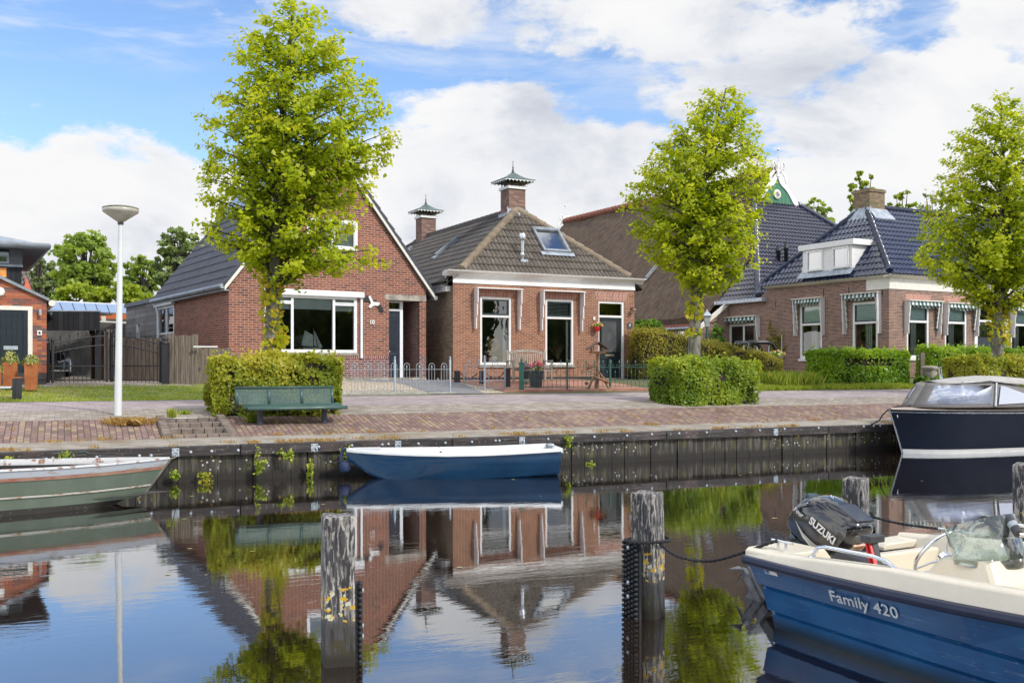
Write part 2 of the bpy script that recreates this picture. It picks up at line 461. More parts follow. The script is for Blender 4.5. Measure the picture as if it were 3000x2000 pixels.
def leaves(name, C, Nn, size, m, parent=None, seed=1, tone=None, fold=.25, aspect=.85, loc=None):
    """many small folded leaf blades; C centres, Nn rough normals (n,3)"""
    rs = np.random.RandomState(seed); n = len(C)
    C = np.asarray(C, float); Nn = np.asarray(Nn, float)+rs.normal(0, .55, (n, 3))
    Nn /= np.linalg.norm(Nn, axis=1)[:, None]+1e-9
    t = rs.normal(0, 1, (n, 3)); t[:, 2] -= 1.2
    t -= (t*Nn).sum(1)[:, None]*Nn; t /= np.linalg.norm(t, axis=1)[:, None]+1e-9
    b = np.cross(Nn, t)
    sz = (size*rs.uniform(.6, 1.3, n))[:, None]
    v0 = C-t*sz*.5; v2 = C+t*sz*.55-Nn*sz*fold*.4
    v1 = C+b*sz*aspect*.5-t*sz*.08-Nn*sz*fold; v3 = C-b*sz*aspect*.5-t*sz*.08-Nn*sz*fold
    V = np.stack([v0, v1, v2, v3], 1).reshape(-1, 3)
    me = bpy.data.meshes.new(name); me.vertices.add(4*n); me.vertices.foreach_set('co', V.astype(np.float32).ravel())
    me.loops.add(4*n); me.loops.foreach_set('vertex_index', np.arange(4*n, dtype=np.int32))
    me.polygons.add(n); me.polygons.foreach_set('loop_start', np.arange(0, 4*n, 4, dtype=np.int32))
    me.update(calc_edges=True); me.validate()
    tn = rs.uniform(0, 1, n) if tone is None else np.clip(np.asarray(tone)+rs.normal(0, .09, n), 0, 1)
    uv = np.repeat(np.stack([tn, rs.uniform(0, 1, n)], 1), 4, axis=0).astype(np.float32)
    me.uv_layers.new(name='UVMap').data.foreach_set('uv', uv.ravel())
    me.materials.append(m)
    return link(bpy.data.objects.new(name, me), parent, loc)

# ------------------------------------------------------------------ the lie of the land
QX, QY = 0.0, 17.93                                 # a point of the quay face at the water
DS = Vector((.911, .412)).normalized(); DN = Vector((-DS.y, DS.x)); QA = math.atan2(DS.y, DS.x)
GT = [(0.0, .55), (1.04, .61), (2.5, .88), (3.75, 1.0), (6.8, 1.10), (7.4, 1.16), (9.0, 1.28), (10.4, 1.36), (12.0, 1.40), (400, 1.40)]
def g(t):
    if t <= 0: return GT[0][1]
    for (a, za), (b, zb) in zip(GT, GT[1:]):
        if t <= b: return za+(zb-za)*(t-a)/(b-a)
    return GT[-1][1]
def st(s, t): return (QX+DS.x*s+DN.x*t, QY+DS.y*s+DN.y*t)
def to_st(X, Y): d = Vector((X-QX, Y-QY)); return d.dot(DS), d.dot(DN)
def G(u, v):
    """point of the ground seen at photo position (u, v)"""
    k = (u-CX)/FP; lo, hi = 3.0, 300.0
    f = lambda Y: CAMZ+(HZ-v)/FP*Y-g(to_st(k*Y, Y)[1])
    lo = 16.33/(.911-.412*k)*1.0005
    for _ in range(60):
        mid = (lo+hi)/2
        if f(mid) > 0: lo = mid
        else: hi = mid
    Y = (lo+hi)/2; return Vector((k*Y, Y, g(to_st(k*Y, Y)[1])))
def A(u, v, Y): return Vector(((u-CX)/FP*Y, Y, CAMZ+(HZ-v)/FP*Y))   # point at distance Y
# ------------------------------------------------------------------ palette
M = dict(
 white=mat('white_paint', (.78, .77, .75), .45, var=.04), cream=mat('cream_paint', (.74, .71, .64), .5, var=.05),
 upvc=mat('white_plastic_frame', (.80, .82, .84), .3, var=.03), lilac=mat('pale_bracket_paint', (.70, .68, .68), .5, var=.05),
 black=mat('black_steel', (.022, .023, .028), .45, var=.1), zinc=mat('zinc', (.30, .33, .36), .45, metal=.5, var=.2, scale=3),
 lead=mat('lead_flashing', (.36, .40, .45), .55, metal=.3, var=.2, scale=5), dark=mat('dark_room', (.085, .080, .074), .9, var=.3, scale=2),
 blind=mat('pale_roller_blind', (.50, .56, .55), .8, var=.05), curtain=mat('white_curtain', (.55, .56, .55), .9, var=.08, stretch=(6, 6, .3)),
 steel=mat('polished_steel', (.75, .77, .80), .10, metal=1, var=.03), galv=mat('galvanised_steel', (.42, .47, .52), .5, metal=.4, var=.12, scale=20),
 greymetal=mat('grey_painted_metal', (.36, .41, .46), .5, var=.1), fgreen=mat('dark_green_paint', (.045, .12, .10), .4, var=.15),
 doorblue=mat('dark_blue_paint', (.018, .024, .042), .35, var=.1), doorgreen=mat('blue_black_paint', (.020, .030, .038), .32, var=.1),
 sash=mat('dark_sash_paint', (.035, .055, .07), .35, var=.1),
 stone=mat('weathered_concrete', (.34, .31, .26), .85, var=.3, scale=4, bmp=.3), kerb=mat('kerb_stone', (.36, .36, .33), .85, var=.15, bmp=.2),
 teak=mat('grey_weathered_teak', (.34, .31, .27), .8, var=.2, stretch=(1, 1, .3), scale=20), bark=mat('grey_green_bark', (.13, .12, .095), .9, col2=(.30, .29, .24), scale=9, stretch=(1, 1, .4), bmp=.5, th=(.4, .7)),
 branch=mat('dark_branch', (.06, .05, .04), .9, var=.3), rope=mat('black_rope', (.02, .02, .024), .8, var=.3, scale=40),
 red=mat('red_plastic', (.75, .02, .02), .35, var=.05), chrome=mat('chrome', (.82, .84, .87), .05, metal=1, var=.01),
 stripe_g=mat('green_canvas', (.03, .13, .12), .85, var=.1), stripe_w=mat('white_canvas', (.72, .72, .70), .85, var=.05),
 corten=mat('rusted_steel', (.34, .10, .03), .8, col2=(.46, .16, .05), scale=5, var=.2, bmp=.2),
 straw=mat('dry_grass', (.40, .26, .09), .9, col2=(.30, .27, .07), var=.2, scale=3),
)
M['glass'] = glass_mat('window_glass', (.86, .90, .88), .08)
M['glassdark'] = glass_mat('roof_window_glass', (.4, .45, .5), .42)
HB = (.31, .115, .085)
M['br10'] = brick('red_brick_ten', [(.27, .088, .054), (.235, .074, .048), (.31, .108, .064), (.20, .066, .048), (.25, .082, .058), (.28, .10, .068), (.165, .06, .048)], (.42, .37, .30), .215, .0665, .013, dirt=.12)
M['br10low'] = brick('purple_brick_ten', [(.20, .09, .085), (.17, .075, .075), (.24, .10, .09), (.14, .07, .07)], (.50, .46, .42), .215, .0665, .013, dirt=.1)
M['br8'] = brick('soft_red_brick_eight', [(.29, .112, .062), (.25, .092, .054), (.33, .138, .080), (.22, .085, .054), (.31, .125, .075)], (.43, .37, .28), .19, .055, .012, dirt=.2)
M['br8side'] = brick('weathered_brick_side', [(.20, .14, .10), (.26, .17, .12), (.16, .12, .09), (.24, .19, .13)], (.30, .27, .22), .19, .055, .011, dirt=.4)
M['br6'] = brick('mauve_brick_six', [(.235, .122, .098), (.19, .095, .082), (.27, .145, .115), (.155, .082, .075), (.29, .15, .108)], (.47, .41, .33), .2, .056, .013, dirt=.15)
M['arch'] = brick('arch_brick', [(.42, .17, .12), (.36, .13, .095), (.46, .21, .15)], (.60, .54, .47), .19, .058, .012, rot=True, dirt=.1)
M['chim'] = brick('chimney_brick', [(.25, .15, .12), (.20, .12, .10), (.30, .18, .14), (.17, .11, .09)], (.17, .14, .12), .21, .062, .010, dirt=.3)
M['chim6'] = brick('mossy_chimney_brick', [(.26, .19, .12), (.20, .15, .10), (.30, .20, .13), (.17, .14, .08)], (.16, .15, .10), .2, .058, .010, dirt=.6, dirtcol=(.12, .12, .05))
M['brl'] = brick('red_brick_left', [(.44, .13, .06), (.36, .10, .055), (.50, .17, .08), (.22, .09, .07), (.30, .10, .08), (.16, .10, .10)], (.24, .18, .15), .215, .0645, .009, dirt=.1)
M['slopebr'] = brick('slope_clinker', [(.265, .175, .150), (.225, .142, .125), (.315, .22, .175), (.19, .125, .112), (.28, .19, .168), (.33, .25, .17), (.24, .155, .142), (.255, .172, .155)], (.085, .07, .055), .21, .098, .015, rot=True, wob=.03, dirt=.6, dirtcol=(.23, .19, .135), bmp=.8)
M['walkbr'] = brick('old_grey_clinker', [(.36, .32, .28), (.31, .27, .24), (.42, .37, .32), (.27, .24, .21)], (.17, .14, .10), .2, .1, .012, wob=.04, dirt=.65, dirtcol=(.24, .20, .145), bmp=.6)
M['roadbr'] = brick('mauve_road_clinker', [(.38, .325, .325), (.34, .285, .29), (.42, .365, .36), (.31, .26, .265)], (.25, .21, .215), .2, .1, .010, wob=.02, dirt=.25, bmp=.4)
M['redpave'] = brick('red_garden_paving', [(.42, .21, .15), (.38, .18, .13), (.46, .26, .18)], (.28, .18, .14), .2, .1, .010, dirt=.2)
M['slab'] = mat('grey_path_slabs', (.20, .20, .215), .85, var=.12, bmp=.2)
M['tile10'] = tile_mat('anthracite_tiles', [(.030, .035, .052), (.055, .062, .086)], .42, (.3, .37), spec=.5)
M['tile8'] = tile_mat('weathered_concrete_tiles', [(.105, .088, .072), (.215, .185, .150)], .85, (.3, .36), spots=((.42, .40, .32), 7, .68), moss_shade=((.035, .030, .024), 0.0))
M['tile8d'] = tile_mat('dark_concrete_tiles', [(.055, .050, .048), (.105, .096, .088)], .8, (.3, .36), spots=((.45, .44, .40), 11, .70), moss_shade=((.018, .016, .015), 0.0))
M['tile6'] = tile_mat('blue_glazed_tiles', [(.012, .019, .048), (.026, .038, .085)], .24, (.2, .33), coat=.45)
M['tileb'] = tile_mat('violet_glazed_tiles', [(.020, .021, .038), (.040, .038, .062)], .25, (.2, .33), coat=.4)
M['tiler'] = tile_mat('old_red_tiles', [(.20, .06, .035), (.10, .04, .03)], .8, (.22, .3), spots=((.04, .04, .03), 8, .6))
M['hip8'] = mat('lichened_hip_tiles', (.22, .17, .12), .9, col2=(.30, .24, .17), scale=4, var=.2, bmp=.3)
M['hip6'] = mat('glazed_hip_tiles', (.020, .027, .058), .38, var=.15, coat=.2)
M['solar'] = mat('solar_glass', (.22, .31, .46), .5, var=.02)
M['thatch'] = mat('old_thatch', (.050, .032, .021), .95, col2=(.140, .093, .060), scale=3, stretch=(.7, 5, .7), var=.45, fine=30, bmp=.9)
M['blackwood'] = mat('black_stained_boards', (.030, .032, .036), .7, var=.3, stretch=(4, 4, .4), scale=5)
M['greywood'] = mat('grey_weathered_boards', (.17, .165, .165), .85, col2=(.30, .29, .285), stretch=(.4, .4, 8), scale=4, var=.25)
M['fencewood'] = mat('brown_weathered_pales', (.11, .085, .065), .9, col2=(.27, .225, .18), stretch=(9, 9, .5), scale=4, var=.3, th=(.3, .7))
M['orange'] = mat('orange_beam', (.50, .13, .03), .6, var=.1)
M['gravel'] = None
def _gravel():
    mt, n, p, o = new_mat('pale_gravel'); oc = n.new('ShaderNodeTexCoord').outputs['Object']
    vo = n.new('ShaderNodeTexVoronoi'); n.put(vo.inputs['Vector'], oc); vo.inputs['Scale'].default_value = 26
    c = n.ramp(n.sep(vo.outputs['Color'])[0], [(0, (.62, .50, .36)), (.4, (.72, .64, .50)), (.8, (.56, .48, .38)), (1, (.80, .76, .66))])
    c = n.mix(n.smooth(vo.outputs['Distance'], .3, .75), c, (.20, .15, .10))
    n.put(p.inputs['Base Color'], c); p.inputs['Roughness'].default_value = .9
    bump(n, p, n.math('SUBTRACT', 1.0, vo.outputs['Distance']), .8, .02); return mt
M['gravel'] = _gravel()
def _soil(name, a, b, c3, sc):
    mt, n, p, o = new_mat(name); oc = n.new('ShaderNodeTexCoord').outputs['Object']
    f = n.smooth(n.noise(oc, sc, 7, .62), .38, .62); f3 = n.smooth(n.noise(oc, sc*.35, 5, .6), .52, .66)
    c = n.mix(f3, n.mix(f, a, b), c3); fn = n.noise(oc, 60, 3)
    c = n.mix(1.0, c, n.ramp(fn, [(.25, (.72,)*3), (.8, (1.15,)*3)]), 'MULTIPLY')
    n.put(p.inputs['Base Color'], c); p.inputs['Roughness'].default_value = .95; bump(n, p, fn, .5, .02); return mt
M['dirt'] = _soil('trodden_path', (.27, .235, .195), (.37, .335, .29), (.24, .185, .12), 3.0)
M['lawn'] = _soil('lawn_ground', (.15, .20, .03), (.24, .27, .05), (.34, .29, .10), 1.1)
M['earth'] = _soil('garden_ground', (.14, .12, .07), (.10, .12, .04), (.18, .15, .10), 1.5)

# ------------------------------------------------------------------ ground, road, water
def patch(name, s0, s1, t0, t1, m, dz=0.0, ds=1.5, kind='structure'):
    """sheet following the ground; s0, s1 may be pairs (at t0, at t1)"""
    s0 = s0 if isinstance(s0, tuple) else (s0, s0); s1 = s1 if isinstance(s1, tuple) else (s1, s1)
    ts = sorted(set([t0, t1]+[a for a, _ in GT if t0 < a < t1])); b = MB()
    k = max(1, min(60, int(abs(s1[0]-s0[0])/ds)))
    rows = []; uvr = []
    for t in ts:
        f = (t-t0)/(t1-t0); a = s0[0]+(s0[1]-s0[0])*f; c = s1[0]+(s1[1]-s1[0])*f
        rw = []; ur = []
        for i in range(k+1):
            s = a+(c-a)*i/k; X, Y = st(s, t); rw.append((X, Y, g(t+1e-6)+dz)); ur.append((s, t))
        rows.append(rw); uvr.append(ur)
    for i in range(len(ts)-1):
        for j in range(k):
            b.add([rows[i][j], rows[i][j+1], rows[i+1][j+1], rows[i+1][j]], [(0, 1, 2, 3)],
                  uvs=[[uvr[i][j], uvr[i][j+1], uvr[i+1][j+1], uvr[i+1][j]]])
    o = b.build(name, m)
    if kind: o['kind'] = kind
    return o
patch('path', -60, 80, .0, 1.04, M['dirt'])
def s_at(u, v): p = G(u, v); return to_st(p.x, p.y)[0]
SA, SB = s_at(366, 985), s_at(522, 975)
patch('brick_slope', -60, SA, 1.04, 2.5, M['slopebr']); patch('brick_slope', SB, 80, 1.04, 2.5, M['slopebr'])
patch('pavement', -60, 80, 2.5, 3.75, M['walkbr'])
patch('road', -60, 80, 3.75, 6.8, M['roadbr'])
patch('ground', -400, 400, 6.8, 400, M['earth'], ds=20)
b = MB(); b.box(-400, 400, -400, -4.5, -.5, .55)
tag(b.build('near_bank_ground', M['earth'], rz=QA, loc=(QX-DN.x*16, QY-DN.y*16, 0)), kind='structure')

mt, n, p, o = new_mat('dark_canal_water')
oc = n.new('ShaderNodeTexCoord').outputs['Object']
n.n.remove(p)
gl = n.new('ShaderNodeBsdfGlossy'); gl.inputs['Roughness'].default_value = 0.0; gl.inputs[0].default_value = (.92, .94, .97, 1)
df = n.new('ShaderNodeBsdfDiffuse'); df.inputs[0].default_value = (.016, .010, .006, 1)
fr = n.new('ShaderNodeFresnel'); fr.inputs[0].default_value = 1.55
f = n.math('ADD', n.math('MULTIPLY', fr.outputs[0], 1.0), .22, clamp=True)
ms = n.new('ShaderNodeMixShader'); n.put(ms.inputs[0], f); n.l.new(df.outputs[0], ms.inputs[1]); n.l.new(gl.outputs[0], ms.inputs[2]); n.l.new(ms.outputs[0], o.inputs[0])
calm = n.smooth(n.noise(n.vmul(oc, (.35, .8, 1)), 1.0, 3), .42, .62)
h1 = n.noise(n.vmul(oc, (.9, 3.2, 1)), 2.6, 4, .55, .4); h2 = n.noise(n.vmul(oc, (1, 2.4, 1)), 9.0, 3, .5, .3)
hh = n.math('MULTIPLY', n.math('ADD', h1, n.math('MULTIPLY', h2, .22)), n.math('MULTIPLY_ADD', calm, .75, .35))
bp = n.new('ShaderNodeBump'); bp.inputs['Strength'].default_value = 1.0; bp.inputs['Distance'].default_value = .0009; n.put(bp.inputs['Height'], hh)
n.l.new(bp.outputs[0], gl.inputs['Normal'])
water_m = mt
b = MB(); b.quad((-400, -22, 0), (400, -22, 0), (400, .06, 0), (-400, .06, 0))
tag(b.build('water', water_m, rz=QA, loc=(QX, QY, 0)), kind='structure')
b = MB()
for i in range(26):
    X = rnd.uniform(-5, 9); Y = rnd.uniform(7.5, 17); r_ = rnd.uniform(.012, .035); a = rnd.uniform(0, 3)
    b.add([(X+r_*math.cos(a+k*1.26)*(1.6 if k % 2 else 1), Y+r_*math.sin(a+k*1.26), .004) for k in range(5)], [(0, 1, 2, 3, 4)])
tag(b.build('floating_bits', mat('floating_leaf', (.30, .30, .12), .7)), 'scattered leaf bits floating on the dark canal water', 'leaf litter', kind='stuff')

# steps down the brick slope
stp = thing('brick_steps', 'short worn brick steps cut in the slope left of the green bench', 'steps', (*st(SA, 1.04), g(1.04)), QA)
stepb = brick('step_brick', [(.23, .195, .165), (.19, .155, .14), (.27, .225, .195)], (.10, .08, .06), .19, .10, .014, dirt=.6, dirtcol=(.2, .165, .12), bmp=.8)
L = SB-SA; stepm = mat('worn_step_clinker', (.17, .14, .12), .9, col2=(.29, .235, .20), scale=5, var=.25, bmp=.5)
tr = [(.0, .42, .055), (.42, .86, .135), (.86, 1.30, .205), (1.30, 1.50, .265)]
b = MB()
for a, c, z in tr: b.box(.14, L-.14, a+.17, c+.02, -.2, z-.012)
b.build('tread_fill', _soil('step_soil', (.15, .115, .08), (.21, .165, .12), (.26, .22, .17), 4), stp)
for a, c, z in tr:
    b = MB(); x = .15; k = 0
    while x < L-.2:
        ww = .19+.01*math.sin(k*3.1); b.box(x, x+ww-.012, a+.004*math.sin(k*7), a+.185, z-.11, z+.006*math.sin(k*5)); x += ww; k += 1
    b.build('step_edge', stepm, stp, bevel=.006)
for x0 in (.0, L-.12):
    b = MB()
    for i in range(7):
        y = .02+i*.21; b.box(x0, x0+.13, y, y+.195, -.2, (y+.1)*.185+.075+.008*math.sin(i*9+x0))
    b.build('side_kerb', stepm, stp, bevel=.008)

# ------------------------------------------------------------------ the quay
_, n, p, o = new_mat('old_quay_beam')
oc = n.new('ShaderNodeTexCoord').outputs['Object']
st1 = n.smooth(n.noise(n.vmul(oc, (1.2, 1, 22)), 1.6, 6, .65), .5, .72); bl = n.smooth(n.noise(oc, 2.2, 4), .5, .7)
c = n.mix(st1, (.028, .023, .022), (.15, .13, .13)); c = n.mix(n.math('MULTIPLY', bl, .5), c, (.10, .07, .065))
sp = n.smooth(n.noise(oc, 26, 2), .68, .72); c = n.mix(sp, c, (.28, .26, .24))
n.put(p.inputs['Base Color'], c); p.inputs['Roughness'].default_value = .75; bump(n, p, st1, .5, .01)
_, n, p, o = new_mat('quay_sheet_piles')
uv = n.new('ShaderNodeUVMap').outputs[0]; oc = n.new('ShaderNodeTexCoord').outputs['Object']
x, y, z = n.sep(oc)
str_ = n.noise(n.vmul(oc, (7, 1, .7)), 2.0, 6, .6, .3)
c = n.mix(n.smooth(str_, .45, .7), (.024, .021, .017), (.125, .11, .088))
moss_shade = n.math('MULTIPLY', n.smooth(n.noise(n.vmul(oc, (3, 1, 1.2)), 2.7, 5), .52, .64), .55); c = n.mix(moss_shade, c, (.10, .095, .02))
wn = n.new('ShaderNodeTexVoronoi'); n.put(wn.inputs['Vector'], oc); wn.inputs['Scale'].default_value = 13
lich = n.math('MULTIPLY', n.math('LESS_THAN', wn.outputs['Distance'], .21), n.math('GREATER_THAN', n.noise(oc, 1.4, 3), .50))
lich = n.math('MULTIPLY', lich, n.smooth(z, .08, .2))
c = n.mix(lich, c, n.mix(n.math('GREATER_THAN', n.sep(wn.outputs['Color'])[0], .82), (.42, .42, .38), (.42, .25, .03)))
wet = n.math('SUBTRACT', 1.0, n.smooth(n.math('ADD', z, n.math('MULTIPLY', str_, .10)), .12, .25)); c = n.mix(wet, c, (.014, .011, .008))
n.put(p.inputs['Base Color'], c); p.inputs['Roughness'].default_value = .75; bump(n, p, str_, .6, .02)
quay = thing('quay_wall', 'dark old timber quay edge with bolted top beam above lichened piles', 'quay wall', (QX, QY, 0), QA)
s = -22.0; i = 0
while s < 40:
    L = [3.6, 4.4, 4.0, 5.2][i % 4]
    bx(s+.006, s+L-.006, -.13, .07, .40+.004*(i % 2), .556+.004*((i+1) % 2)).build('top_beam', _M['old_quay_beam'], quay, bevel=.012); s += L; i += 1
b = MB(); s = -22.0; rs = random.Random(3)
while s < 40:
    wv = rs.uniform(.24, .34); d = rs.choice((0, .012, .03)); b.box(s+.004, s+wv-.004, -.07+d, .05, -.6, .43); s += wv
b.build('pile_boards', _M['quay_sheet_piles'], quay)
bx(-22, 40, .0, .06, -.6, .40).build('backing', M['dark'], quay)
for i, (u, v) in enumerate([(106, 1054), (121, 1053), (222, 1051), (320, 1047), (347, 1046), (438, 1038), (486, 1036), (547, 1034), (732, 1026), (808, 1023), (878, 1021), (892, 1020), (961, 1019), (1023, 1017), (1084, 1015), (1138, 1012), (1147, 1012), (1259, 1008), (1315, 1005), (1365, 1003), (1440, 1000), (1497, 997), (1560, 995), (1623, 993), (1690, 990), (1745, 988), (1802, 985), (1880, 981), (1984, 979), (2007, 978), (2022, 978)]):
    k = (u-CX)/FP; Y = (16.33-.13)/(.911-.412*k); s, _ = to_st(k*Y, Y)
    z = CAMZ+(HZ-v)/FP*Y; z = min(max(z, .44), .53)
    MB().lathe([(.026, 0), (.024, -.012), (.012, -.02), (0.001, -.021)], (s, -.13, z), 10, axis='y').build('bolt', M['galv'], quay)
def ring_plate(u, v, lab):
    k = (u-CX)/FP; Y = (16.33-.13)/(.911-.412*k); s, _ = to_st(k*Y, Y); X, YY = st(s, -.132)
    t = thing('mooring_ring', lab, 'mooring ring', (X, YY, .41), QA, 'mooring plates with rings on the quay beam')
    bx(-.055, .055, -.008, 0, .0, .13).build('plate', M['galv'], t, bevel=.002)
    for dx in (-.035, .035): MB().lathe([(.012, 0), (.01, -.012)], (dx, -.008, .11), 8, axis='y').build('screw', M['zinc'], t)
    MB().tube([(.0+.035*math.sin(a), -.02, .035-.035*math.cos(a)) for a in [j*math.pi/8 for j in range(17)]], .006, 6, cap=False).build('ring', M['galv'], t)
ring_plate(403, 1039, 'square galvanised mooring plate just behind the bow of the old green boat')
ring_plate(722, 1027, 'galvanised mooring plate on the beam left of the blue rowing boat, rope tied to it')
ring_plate(914, 1019, 'galvanised mooring plate on the beam above the front half of the blue rowing boat')
ring_plate(1199, 1009, 'galvanised mooring plate on the beam above the stern of the blue rowing boat')
ring_plate(1782, 987, 'galvanised mooring plate on the beam far right near the dark blue motor boat')
# garden surfaces
sL = -60; sG = to_st(*G(640, 905)[:2])[0]
patch('lawn', -60, (to_st(*G(560, 905)[:2])[0],)*2, 6.2, 10.9, M['lawn'], .006)
patch('driveway', to_st(-12.6, 25.0)[0], to_st(-7.9, 25.0)[0], 9.6, 26, M['walkbr'], .010)
gx0, gx1 = s_at(600, 905), s_at(1165, 903)
patch('gravel_bed', gx0, gx1, 7.05, 11.6, M['gravel'], .006)
patch('garden_path', (s_at(985, 903), s_at(900, 880)+.2), (s_at(1110, 903), s_at(1010, 880)+.7), 6.95, 10.6, M['slab'], .012)
patch('garden_path', s_at(900, 880)-.3, s_at(1010, 880)+.7, 10.6, 11.9, M['slab'], .012)
patch('terrace', s_at(1168, 903), s_at(1500, 895), 7.25, 13.0, M['redpave'], .012)
k0, k1 = s_at(797, 905), s_at(1050, 905)
b = MB(); L = k1-gx0; j = 0
while j*1.0 < L: b.box(j+.004, min(j+.996, L), 0, .09, -.1, .055); j += 1
kk = b.build('kerb', M['kerb'], None, (*st(gx0, 7.0), g(7.0)), QA, bevel=.006); kk['kind'] = 'structure'
b = MB(); b.box(0, s_at(1500, 897)-s_at(1165, 903), 0, .06, -.1, .06)
kk = b.build('kerb', M['redpave'], None, (*st(s_at(1165, 903), 7.18), g(7.18)), QA); kk['kind'] = 'structure'
bx(0, .7, 0, .35, -.05, .008).build('drain_cover', M['zinc'], None, (*st(s_at(1085, 913), 6.2), g(6.2)), QA)
tag(bpy.data.objects['drain_cover'], 'flat dark drain cover let into the mauve brick road', 'drain cover')
bx(0, .95, 0, .16, -.05, .012).build('drain_grate', M['black'], None, (*st(s_at(352, 912), 7.6), g(7.6)+.01), QA+R(55))
tag(bpy.data.objects['drain_grate'], 'narrow black channel drain lying in the lawn behind the street lamp', 'drain')
# ------------------------------------------------------------------ building helpers
class Pl:
    """an upright wall plane of a building: 'f' at y=c (a runs along x), 's' at x=c (a runs along y, inside is +x)"""
    def __init__(s, F, k='f', c=0.0): s.F = F; s.k = k; s.c = c
    def pt(s, a, z, d=0): return (a, s.c+d, z) if s.k == 'f' else (s.c+d, a, z)
    def box(s, mb, a0, a1, z0, z1, d0, d1):
        if s.k == 'f': mb.box(a0, a1, s.c+d0, s.c+d1, z0, z1)
        else: mb.box(s.c+d0, s.c+d1, a0, a1, z0, z1)
        return mb
    def at(s, u, v, d=0): return s.F.front(u, v, s.c+d) if s.k == 'f' else s.F.side(u, v, s.c+d)
    def rect(s, u0, v0, u1, v1, d=0):
        a, z = s.at(u0, v0, d); b, y = s.at(u1, v1, d)
        return min(a, b), max(a, b), min(z, y), max(z, y)
def hit(F, u, v, p0, n):
    """point of the local plane (p0, n) seen at photo position (u, v)"""
    cam_l = Vector((-F.o[0], -F.o[1], CAMZ-F.z0)); cam_l = Vector((cam_l.x*F.c+cam_l.y*F.s, -cam_l.x*F.s+cam_l.y*F.c, cam_l.z))
    d = Vector(((u-CX)/FP, 1, (HZ-v)/FP)); d = Vector((d.x*F.c+d.y*F.s, -d.x*F.s+d.y*F.c, d.z))
    n = Vector(n); k = (Vector(p0)-cam_l).dot(n)/d.dot(n); return cam_l+d*k
def window(par, P, r, fm, fw=.07, posts=(), rails=(), inset=.06, glass=None, name='window', sash=None, sill=None, depth=.07):
    """frame with posts (a) and rails (z); one pane per light; sash = list of (a0,a1,z0,z1,mat,width)"""
    a0, a1, z0, z1 = r; b = MB()
    P.box(b, a0, a0+fw, z0, z1, inset-.03, inset+depth); P.box(b, a1-fw, a1, z0, z1, inset-.03, inset+depth)
    P.box(b, a0+fw, a1-fw, z1-fw, z1, inset-.028, inset+depth-.002); P.box(b, a0+fw, a1-fw, z0, z0+fw, inset-.028, inset+depth-.002)
    for p in posts: P.box(b, p-fw*.42, p+fw*.42, z0+fw, z1-fw, inset-.026, inset+depth-.004)
    for q in rails: P.box(b, a0+fw, a1-fw, q-fw*.42, q+fw*.42, inset-.024, inset+depth-.006)
    w_ = b.build(name, fm, par, bevel=.004)
    if sill:
        P.box(MB(), a0-.04, a1+.04, z0-sill[0], z0+.004, -.05, inset) and P.box(b2 := MB(), a0-.04, a1+.04, z0-sill[0], z0+.004, -.05, inset); b2.build('sill', sill[1], w_)
    for (c0, c1, c2, c3, m_, sw) in (sash or []):
        q = MB(); P.box(q, c0, c0+sw, c2, c3, inset-.012, inset+.04); P.box(q, c1-sw, c1, c2, c3, inset-.012, inset+.04)
        P.box(q, c0+sw, c1-sw, c2, c2+sw, inset-.011, inset+.039); P.box(q, c0+sw, c1-sw, c3-sw, c3, inset-.011, inset+.039)
        q.build('sash', m_, w_)
    q = MB(); e = inset+.02
    q.add([P.pt(a0+fw*.5, z0+fw*.5, e), P.pt(a1-fw*.5, z0+fw*.5, e), P.pt(a1-fw*.5, z1-fw*.5, e), P.pt(a0+fw*.5, z1-fw*.5, e)], [(0, 1, 2, 3) if P.k == 'f' else (3, 2, 1, 0)])
    q.build('pane', glass or M['glass'], w_)
    return w_
def roof_slab(name, pts, m, par, th=.08, drop=.03):
    """plain underlay below a tiled face"""
    P = [Vector(p) for p in pts]; nrm = (P[1]-P[0]).cross(P[2]-P[0]).normalized()
    if nrm.z < 0: nrm = -nrm
    return MB().prism([p-nrm*(drop+th) for p in P], nrm*th).build(name, m, par)
def roof_window(par, F, p0, n, ex, u0, v0, u1, v1, fm=None, blind=.35, name='roof_window', apron=True):
    """roof window between the two photo corners (lower, upper) lying on the plane (p0, n) with eave direction ex"""
    n = Vector(n).normalized(); ex = Vector(ex).normalized(); ey = n.cross(ex).normalized()
    if ey.z < 0: ey = -ey
    a = hit(F, u0, v0, p0, n); c = hit(F, u1, v1, p0, n); w_ = (c-a).dot(ex); h = (c-a).dot(ey)
    o = a if w_ > 0 else a+ex*w_; w_ = abs(w_)
    def Q(x, y, z): return o+ex*x+ey*y+n*z
    def bx3(b, x0, x1, y0, y1, z0, z1):
        v = [Q(x, y, z) for z in (z0, z1) for y in (y0, y1) for x in (x0, x1)]
        b.add(v, [(0, 2, 3, 1), (4, 5, 7, 6), (0, 1, 5, 4), (2, 6, 7, 3), (0, 4, 6, 2), (1, 3, 7, 5)])
    b = MB(); f = .085
    bx3(b, 0, f, 0, h, -.02, .13); bx3(b, w_-f, w_, 0, h, -.02, .13); bx3(b, f, w_-f, 0, f, -.02, .12); bx3(b, f, w_-f, h-f*1.5, h, -.02, .14)
    r = b.build(name, fm or M['zinc'], par, bevel=.006)
    q = MB(); bx3(q, f, w_-f, f, h-f, .05, .065); q.build('pane', M['glassdark'], r)
    q = MB(); bx3(q, f, w_-f, f+(h-2*f)*(1-blind), h-f, .0, .02); q.build('blind', M['white'], r)
    q = MB(); bx3(q, f, w_-f, f, h-f, -.03, -.01); q.build('shaft', M['dark'], r)
    if apron:
        q = MB(); bx3(q, -.10, w_+.12, -.16, 0, .030, .055); q.build('apron', M['lead'], r)
    return r

